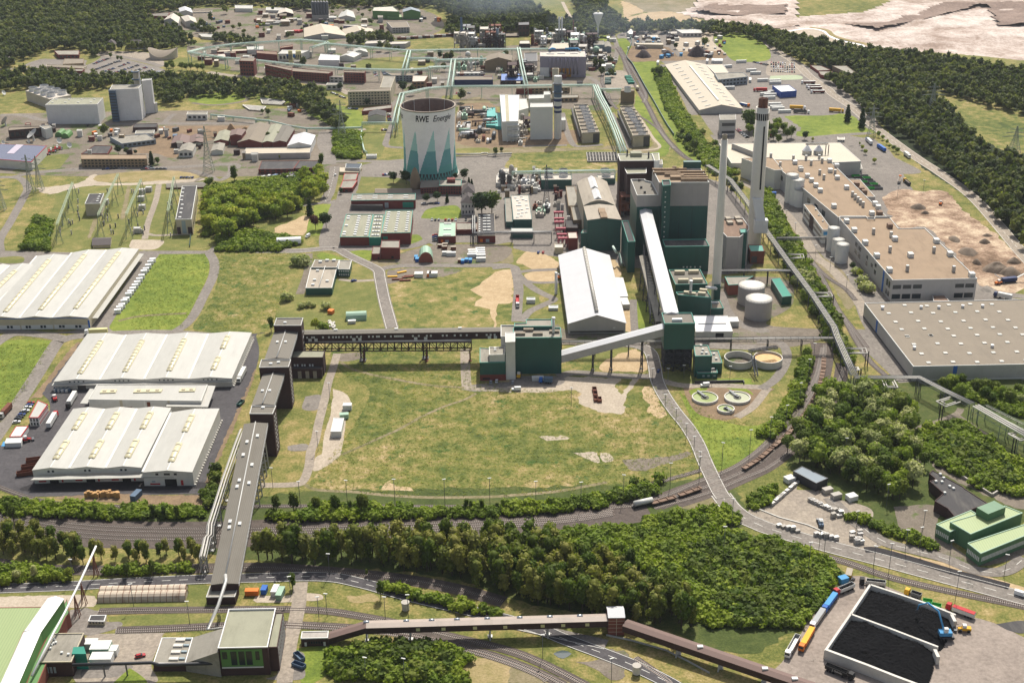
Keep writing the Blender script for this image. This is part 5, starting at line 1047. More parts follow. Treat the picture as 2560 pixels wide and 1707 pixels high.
f2=B('factory','long rear tan-roofed factory wing stretching north','factory',13,[640,448,1085,446,560,-70,0,-78],h=fh+.6,par=.5,**RT)
hous(f2,[600,362,475,220,435,172,395,125,358,85,300,25,715,192,630,102,567,38,945,428,975,340,1003,372]);vents(f2,[508,105,470,60,610,60,768,260,793,285,818,310,840,332,865,355]);f2.boxes([(1015,430)],4,5,3.2,'rdk','roof_housing',13)
hous(f2,[560,1480,625,1525,245,1495,295,1550],3);vents(f2,[25,1440,110,1520,230,1460,345,1460,392,1505,465,1455,492,1485],3)
for k in range(8):f2.panel(-1,.1+k*.1,.5,.14+k*.1,.75,'glass')
b=B('factory','taller white corner block of the factory with three window bands','factory',13,[62,20,135,15,40,-100,-240,-90],h=fh+1.2,wall='wwl',roof='ftn',par=.4)
b=B('factory_annex','tan-roofed low annex with small roof housings east of the rear wing','factory',13,[880,262,978,262,838,102,715,102],h=fh*.75,par=.4,**RT);b.boxes([808,165,852,210,877,235],4,4,3.2,'rdk','roof_housing')
b=B('office_wing','two-storey office wing with blue window bands below the silos','office',13,[500,562,585,560,415,330,325,330],690,wall='wwt',roof='ftn',par=.4);b.panel(-1,.05,.6,.95,.82,'glass');b.panel(-1,.05,.25,.95,.45,'glass');b.panel(-1,.35,0,.55,1.,'bdk','brick_bay',.12);b.panel(0,.1,.6,.9,.85,'skb','window');b.boxes([435,385,462,435,500,490],1.2,1.2,1,'wwt','vent')
S_L='pale round silo in the group of '
for i,(x,y,r,yb,l)in enu([(225,60,58,310,'leftmost tall pale silo of the northern group beside the factory'),(273,105,62,330,'middle pale silo of the northern group beside the factory'),(303,195,62,345,'nearest and lowest pale silo of the northern group'),(603,545,55,750,'rear pale silo of the southern group at the pipe bridge end'),(645,650,58,800,'middle pale silo of the southern group at the pipe bridge end'),(682,693,60,855,'nearest pale silo of the southern group above the bushes')]):
 tank('silo',l,13,x,y,r,yb,'pmt','wrf',group=None,cat='silo',n=24)
b=B('factory_hall','wide cream-roofed hall behind the twin cone silos','hall',3,[170,1500,848,1470,655,1300,-330,1308],h=fh*.8,wall='gwl',roof='crf',par=.2,cop='wwt')
b=B('factory_hall','cream hall end seen left of the tall chimney','hall',2,[2000,1488,2560,1480,2330,1310,1890,1312],1568,wall='gwl',roof='crf',par=.2,cop='wwt')
b.panel(0,.02,0,.1,.5,'dgy','door');b.panel(0,.25,0,.33,.5,'dgy','door')
b=B('office','small white office with dark windows at the end of the cream hall','office',3,[700,1545,862,1540,845,1490,690,1500],1585,wall='wwl',roof='fgy',par=.3);b.wins(0,4,[(.2,.6)])
for x,l in((357,'left metal silo with conical top behind the factory roof'),(460,'right metal silo with conical top behind the factory roof')):
 p=g(3,x,1440,0);q=T(3,x,1370);h=16;c=G(q,h);r=(G(T(3,x+44,1370),h)-c).length;root=thing('silo',l,'silo',(c.x,c.y,0));obj('shell',MB().cyl(c,0,h,r,n=20,top=False),'silver',root);obj('cone_roof',MB().rev(c,[(r,h),(r*.3,h+4),(.01,h+4.6)],20),'pmt',root)
m=MB();a,b_=G(T(3,345,1322),21),G(T(3,548,1318),21);frame_truss(m,a,b_,1.2,1.2,8,r=.12);p=G(T(3,530,1322),21);m.bar(p,(p.x,p.y,0),.6);m.bar(p+V((2.5,0,0)),(p.x+2.5,p.y,0),.6);one('elevator_frame','grey steel conveyor frame over the twin cone silos','frame',m,'steel')
wh=HB(T(23,1325,275),T(23,0,410)[1])
b=B('warehouse','huge flat grey warehouse with a grid of white rooflights at the right edge','warehouse',23,[1325,275,3300,235,2700,-345,880,-302],h=wh,wall='gwl',roof='fwm',par=.4,cop='wwt')
A_,B2_,C_,D_=[V((p[0],p[1],wh-.4))for p in b.P]
sk_=[(13,*p)for p in[(1045,1262),(1245,1253),(1448,1258),(1648,1250),(1842,1242),(2040,1244),(1100,1327),(1303,1320),(1505,1325),(1708,1318),(1907,1310),(2108,1312),(1163,1405),(1368,1397),(1575,1402),(1782,1395),(1983,1385),(2187,1388),(1218,1473),(1425,1466),(1638,1468),(1846,1462),(2050,1455),(2255,1457),(1270,1537),(1482,1528),(1693,1532),(1905,1524),(2112,1518),(2320,1520)]]+[(23,*p)for p in[(1268,0),(1485,-5),(1330,77),(1545,70),(1758,72),(1973,65),(2182,58),(1400,163),(1617,156),(1836,159),(2054,152),(2268,145),(1463,244),(1686,237),(1906,239),(2130,231),(2350,225)]]
for t_,x,y in sk_:b.boxes([(x,y)],2.5,2.5,.4,'wrf','skylight',t_)
for t_,x,y in((13,1043,1287),(13,1395,1280),(13,1556,1280),(13,1774,1272),(13,1955,1269),(23,1333,118),(23,2043,102)):
 c=b.at(x,y,t=t_);obj('roof_fan',MB().cyl(c,wh-.4,wh+1.4,1,1.1,10),'pmt',b.root)
b.panel(0,.186,.02,.205,.97,'blue','blue_strip');b.panel(-1,.27,.0,.3,.97,'blue','blue_strip');b.band(0,0,.1,'wwl','plinth',d=.12);b.band(-1,0,.1,'dgy','plinth',d=.12)
gh=HB(T(33,1850,208),T(33,0,330)[1])
b=B('green_hall','tall upper block of the sage green factory','factory',33,[1848,208,2322,15,2160,-50,1660,97],h=gh*1.25,wall='green_bld',roof='lime_roof',par=.3,cop='pgn');b.boxes([(2025,30)],12,7,4,'green_bld','roof_house',33)
b.band(0,.02,.1,'dgy','window_band')
b=B('green_hall','low front wing of the sage green building with a long row of windows','factory',33,[1940,385,2400,200,2334,120,1820,290],h=7,wall='green_bld',roof='lime_roof',par=.3,cop='pgn');b.wins(0,34,[(.3,.62)],wf=.65,m='wwt');b.wins(-1,8,[(.3,.62)],wf=.6,m='wwt')
b=B('green_hall','low west wing of the sage green building with white windows','factory',33,[1660,188,1960,60,1850,-10,1535,118],h=7,wall='green_bld',roof='lime_roof',par=.3,cop='pgn');b.wins(-1,7,[(.3,.62)],wf=.6,m='wwt')
bb=B('flat_block','brick block with cracked dark flat roof hidden in the trees','building',23,[1520,1500,1600,1430,1475,1320,1530,1300,1470,1250,1500,1220,1780,1370,1790,1385,2000,1520,1700,1640,1640,1568],h=6,wall='bdk',roof='fdk',par=.3);bb.boxes([1570,1265,1600,1300,1585,1335,1655,1375,1690,1395,1610,1435,1530,1330],1.2,1.2,1,'wwt','vent')
b=B('open_shed','grey mono-pitch open shed at the builders yard','shed',23,[440,1340,548,1293,310,1185,230,1228],h=5,wall='sdk',roof='gbl',par=.15);
b=B('shelter','dark green roofed loading shelter beside the two white-topped tanks','shelter',13,[130,1175,218,1165,110,1000,30,1010],h=6,wall='green',roof='tsh',par=.1)
tank('storage_tank','grey storage tank behind, with white domed lid and railing',12,2186,1067,121,1067+155,'gcl','cpl',.03)
tank('storage_tank','nearer and larger grey storage tank with white domed lid',12,2252,1188,122,1188+165,'gcl','cpl',.03)
b=B('pump_house','red brick pump house with white pitted roof behind the two tanks','building',12,[1975,1065,2070,1060,2200,985,1940,990],1160,wall='brick',roof='fgy',par=.4,cop='ttr')
for x,y,l,fl in((2068,190,'empty open round concrete basin with dark floor','gravel'),(2335,190,'open round basin with orange sludge under a steel gantry','sludge')):
 q=T(22,x,y);h=HB(q,T(22,0,y+60)[1]);c=G(q,h);r=(G(T(22,x+132,y),h)-c).length;root=thing('round_basin',l,'basin',(c.x,c.y,0));obj('basin_wall',MB().ring(c,0,h,r,r-.5,40),'cpl',root);obj('basin_floor',MB().cyl(c,0,h*(.12 if fl=='gravel' else .7),r-.6,n=40),fl,root)
m=MB();a,b_=G(T(22,2160,150),9),G(T(22,2334+80,110),9);frame_truss(m,a,b_,2,1.4,10,r=.2);a,b_=G(T(22,2195,190),8),G(T(22,2230,370),2);frame_truss(m,a,b_,1.6,1.2,7,r=.2);m.bar(G(T(22,2215,330),0),G(T(22,2185,160),9),.4)
one('gantry','black steel gantry and stair between the two open round basins','gantry',m,'steel')
for x,y,rx,wl,l in((1760,553,120,'water_green','left round clarifier with yellow-green water'),(2055,552,120,'water_pale','right round clarifier with grey-green water'),(1950,655,80,'water_green','smaller round clarifier in front of the other two')):
 q=T(22,x,y);h=1.6;c=G(q,h);r=(G(T(22,x+rx,y),h)-c).length;root=thing('clarifier',l,'clarifier',(c.x,c.y,0));obj('rim',MB().ring(c,0,h,r,r-.6,48),'cpl',root);obj('water',MB().cyl(c,.2,h-.5,r-.7,n=48),wl,root);obj('channel',MB().ring(c,h-.45,h-.2,r*.3,r*.2,24),'dgy',root)
 m=MB();a=radians(115 if x!=1950 else-60);m.beam((c.x,c.y,h+.4),(c.x+r*1.05*cos(a),c.y+r*1.05*sin(a),h+.4),1.4,.3);m.cyl(c,h-.2,h+.7,1,1,12);obj('scraper_bridge',m,'steel',root)
#  FOREGROUND LEFT
b=B('lime_hall','lime green roofed hall cut by the lower left corner','hall',30,[-600,1700,0,1600,215,1105,400,872,-600,885],h=11,wall='brick',roof='lime_roof',par=.1)
A_,Bq,C_=G(T(30,75,1600),13),G(T(30,295,1100),13),G(T(30,510,795),13)
for a,b_,l in((A_,Bq,'lower sloping section of the silver gallery along the lime green hall'),(Bq,C_,'upper sloping section of the silver gallery along the lime green hall')):
 r_=gallery(l,a,b_,7,8,'lwl','pmt',1.,'gallery')
m=MB();s_=(C_-Bq).normalized()
b=B('brick_strip','red brick lower storey beneath the silver gallery','building',30,[215,1640,350,1560,600,960,635,930,610,800,500,1000,300,1400],h=7,wall='brick',roof='lwl',par=.2)
b=B('workshop','flat grey-roofed brick workshop beside the turquoise container stack','workshop',30,[355,1375,650,1370,765,1108,480,1112],1510,wall='bdk',roof='fgy',par=.4,cop='cream');b.boxes([493,1175,470,1225,490,1210,510,1202,565,1295,625,1310,460,1255],1,1,.8,'wwt','vent');b.wins(0,4,[(.25,.65)],ua=.05,ub=.5,m='glass_lt')
m=MB();P=ccw([(p.x,p.y)for p in gl(30,[655,1300,785,1300,765,1232,668,1238],8)]);one('lift_tower','bright turquoise sheet-metal tower at the brick workshop corner','tower',m.prism(P,0,8),'tsh')
ch=HB(T(30,1985,1245),T(30,0,1500)[1])
b=B('coal_house','large dark brick foreground building with green glazed panel and grey roof','factory',30,[(1985,1245),(2334+105,1235),(2334+180,882),(2085,890)],h=ch,wall='bdk',roof='fol',par=.8,cop='pmt')
b.panel(0,.04,.3,.88,.93,'lwl','green_panel',.1)
for u0,u1,v0,v1 in((.07,.17,.6,.85),(.24,.36,.38,.86),(.4,.52,.38,.86),(.55,.67,.38,.86),(.74,.82,.55,.85)):b.panel(0,u0,v0,u1,v1,'glass','window',.2)
b.panel(0,.04,.28,.88,.32,'pmt','sill',.3)
b=B('side_aisle','lower brick aisle with tall windows on the east side of the coal building','factory',31,[100,1240,195,1238,250,922,180,925],h=ch-2,wall='bdk',roof='fol',par=.3);b.wins(1,9,[.1,.5,.58,.9],wf=.45,m='glass_lt')
b=B('low_building','low grey-roofed wing with four square rooflights left of the coal building','factory',30,[1395,1385,1690,1385,1760,1150,1475,1152],1460,wall='bdk',roof='fgy',par=.2,cop='pmt');b.boxes([1648,1177,1625,1230,1605,1288,1585,1350],4,1.8,.7,'cpl');b.boxes([1720,1170,1700,1228,1680,1286,1660,1350],2.4,.9,.7,'glass_lt','skylight')
A_,B_=G(T(30,1725,1270),b.h),G(T(30,2010,1150),ch-1.5);m=MB()
P0,P1=G(T(30,1690,1385),b.h),G(T(30,1760,1150),b.h);P2,P3=G(T(30,2040,1065),ch-1.5),G(T(30,1990,1285),ch-1.5);
one('sloping_roof','sloping grey roof rising from the low wing to the coal building','roof',m.add([P0,P1,P2,P3,V((P0.x,P0.y,0)),V((P1.x,P1.y,0)),V((P2.x,P2.y,0)),V((P3.x,P3.y,0))],[(3,2,1,0),(0,4,7,3),(1,2,6,5),(0,1,5,4)]),'fgy')
b=B('loading_house','small white-trimmed brick house at the foot of the brown conveyor','building',31,[408,1158,655,1152,662,1090,418,1095],1235,wall='bdk',roof='conc',par=.3,cop='wwt');b.wins(0,6,[(.35,.6)],ua=.25,ub=.8);b.panel(0,.12,.05,.2,.5,'wwt','door');b.panel(0,.82,.05,.9,.5,'wwt','door')
b=B('signal_box','little signal cabin with dark flat roof between the sidings','cabin',30,[803,1000,950,1002,970,945,825,948],1040,wall='cream',roof='fdk',par=.2,cop='pmt');b.wins(0,5,[(.45,.8)])
for k,(y0,y1,l)in enu(((760,700,'rear rust-stained white barrel shed beside the road'),(850,775,'front rust-stained white barrel shed beside the road'))):
 a,b_=g(30,890+(15 if k==0 else 0),y0-10+(0 if k else 40)),g(30,1690,y0-25+(0 if k else 40));d=b_-a;s=V((-d.y,d.x,0)).normalized()*6.5;n=9;root=thing('barrel_shed',l,'shed',(a.x,a.y,0));vs=[]
 for e in(a,b_):vs+=[e+s*(.5-.5*cos(pi*i/(n-1)))+V((0,0,3.6*sin(pi*i/(n-1))))for i in range(n)]
 m=MB();m.add(vs,[(i+1,i,n+i,n+i+1)for i in range(n-1)]+[tuple(range(n)),tuple(range(2*n-1,n-1,-1))]);obj('shell',m,'rusty_white',root)
 for j in range(15):
  e0=a+d*(j/14.);obj('rib',MB().add([e0+dd*.12+s*(.5-.5*cos(pi*i/(n-1)))*1.01+V((0,0,3.68*sin(pi*i/(n-1))))for dd in(-d.normalized(),d.normalized())for i in range(n)],[(i+1,i,n+i,n+i+1)for i in range(n-1)]),'rust',root)
#  brown foreground conveyor
zt=HB(T(32,880,970),T(32,0,1135)[1])
b=B('transfer_tower','brick transfer tower with white curved roof on the foreground brown conveyor','tower',32,[880,970,1028,968,1010,868,862,870],1135,wall='brick',roof='hrf',par=None,cop='white');b.gable(1.4,0,.2,'hrf')
for u in(.49,):b.panel(0,u,0,u+.03,.98,'cream','frame_post')
for v in(.2,.42,.62,.8):b.panel(0,0,v,1,v+.015,'cream','frame_rail')
zA=HB(T(31,1005,1040),T(31,0,1190)[1])
g0=gallery('first rising brown section of the foreground conveyor',G(T(31,665,1130),3.2),G(T(31,1005,1030),zA),5,3,'rust_wall','cbn',.3)
zM=zA+.5;A_,B_=G(T(31,1005,1032),zA),G(T(32,872,968),zt*.83)
g1=gallery('long level brown conveyor gallery with silver roof vents in the foreground',A_,B_,5,3.2,'rust_wall','tan_metal',.4,legs=(.0,.18,.51,.75),legm='slt')
d=B_-A_;dn=d.normalized();s=V((d.y,-d.x,0)).normalized()
for f in(.0,.165,.27,.375,.5,.635,.76,.885):
 p=A_+d*f+s*-1+Z(.4);obj('roof_vent',MB().tube([p-dn*1.2,p+dn*1.2],.75,8),'silver',g1)
for f in(.205,.31,.44,.565,.72,.805,.905):p=A_+d*f+s*2.56+Z(-2.4);obj('window',MB().box(p,dn*1.7,-s*.05,Z(1.5)),'ypl',g1)
C_=G(T(33,560,1640),12.);A2_=G(T(32,1030,1015),zt*.75)
g2=gallery('descending brown conveyor gallery running to the lower right corner',A2_,G(T(33,900,1760),6),5,3.2,'rust_wall','cbn',.4,legs=(.24,.42,.6),legm='slt')
d=G(T(33,900,1760),6)-A2_
for f in(.33,.6,.72):p=A2_+d*f+Z(.4);obj('roof_vent',MB().box(p-V((1.2,.8,0)),(2.4,0,0),(0,1.6,0),(0,0,.7)),'wwt',g2)
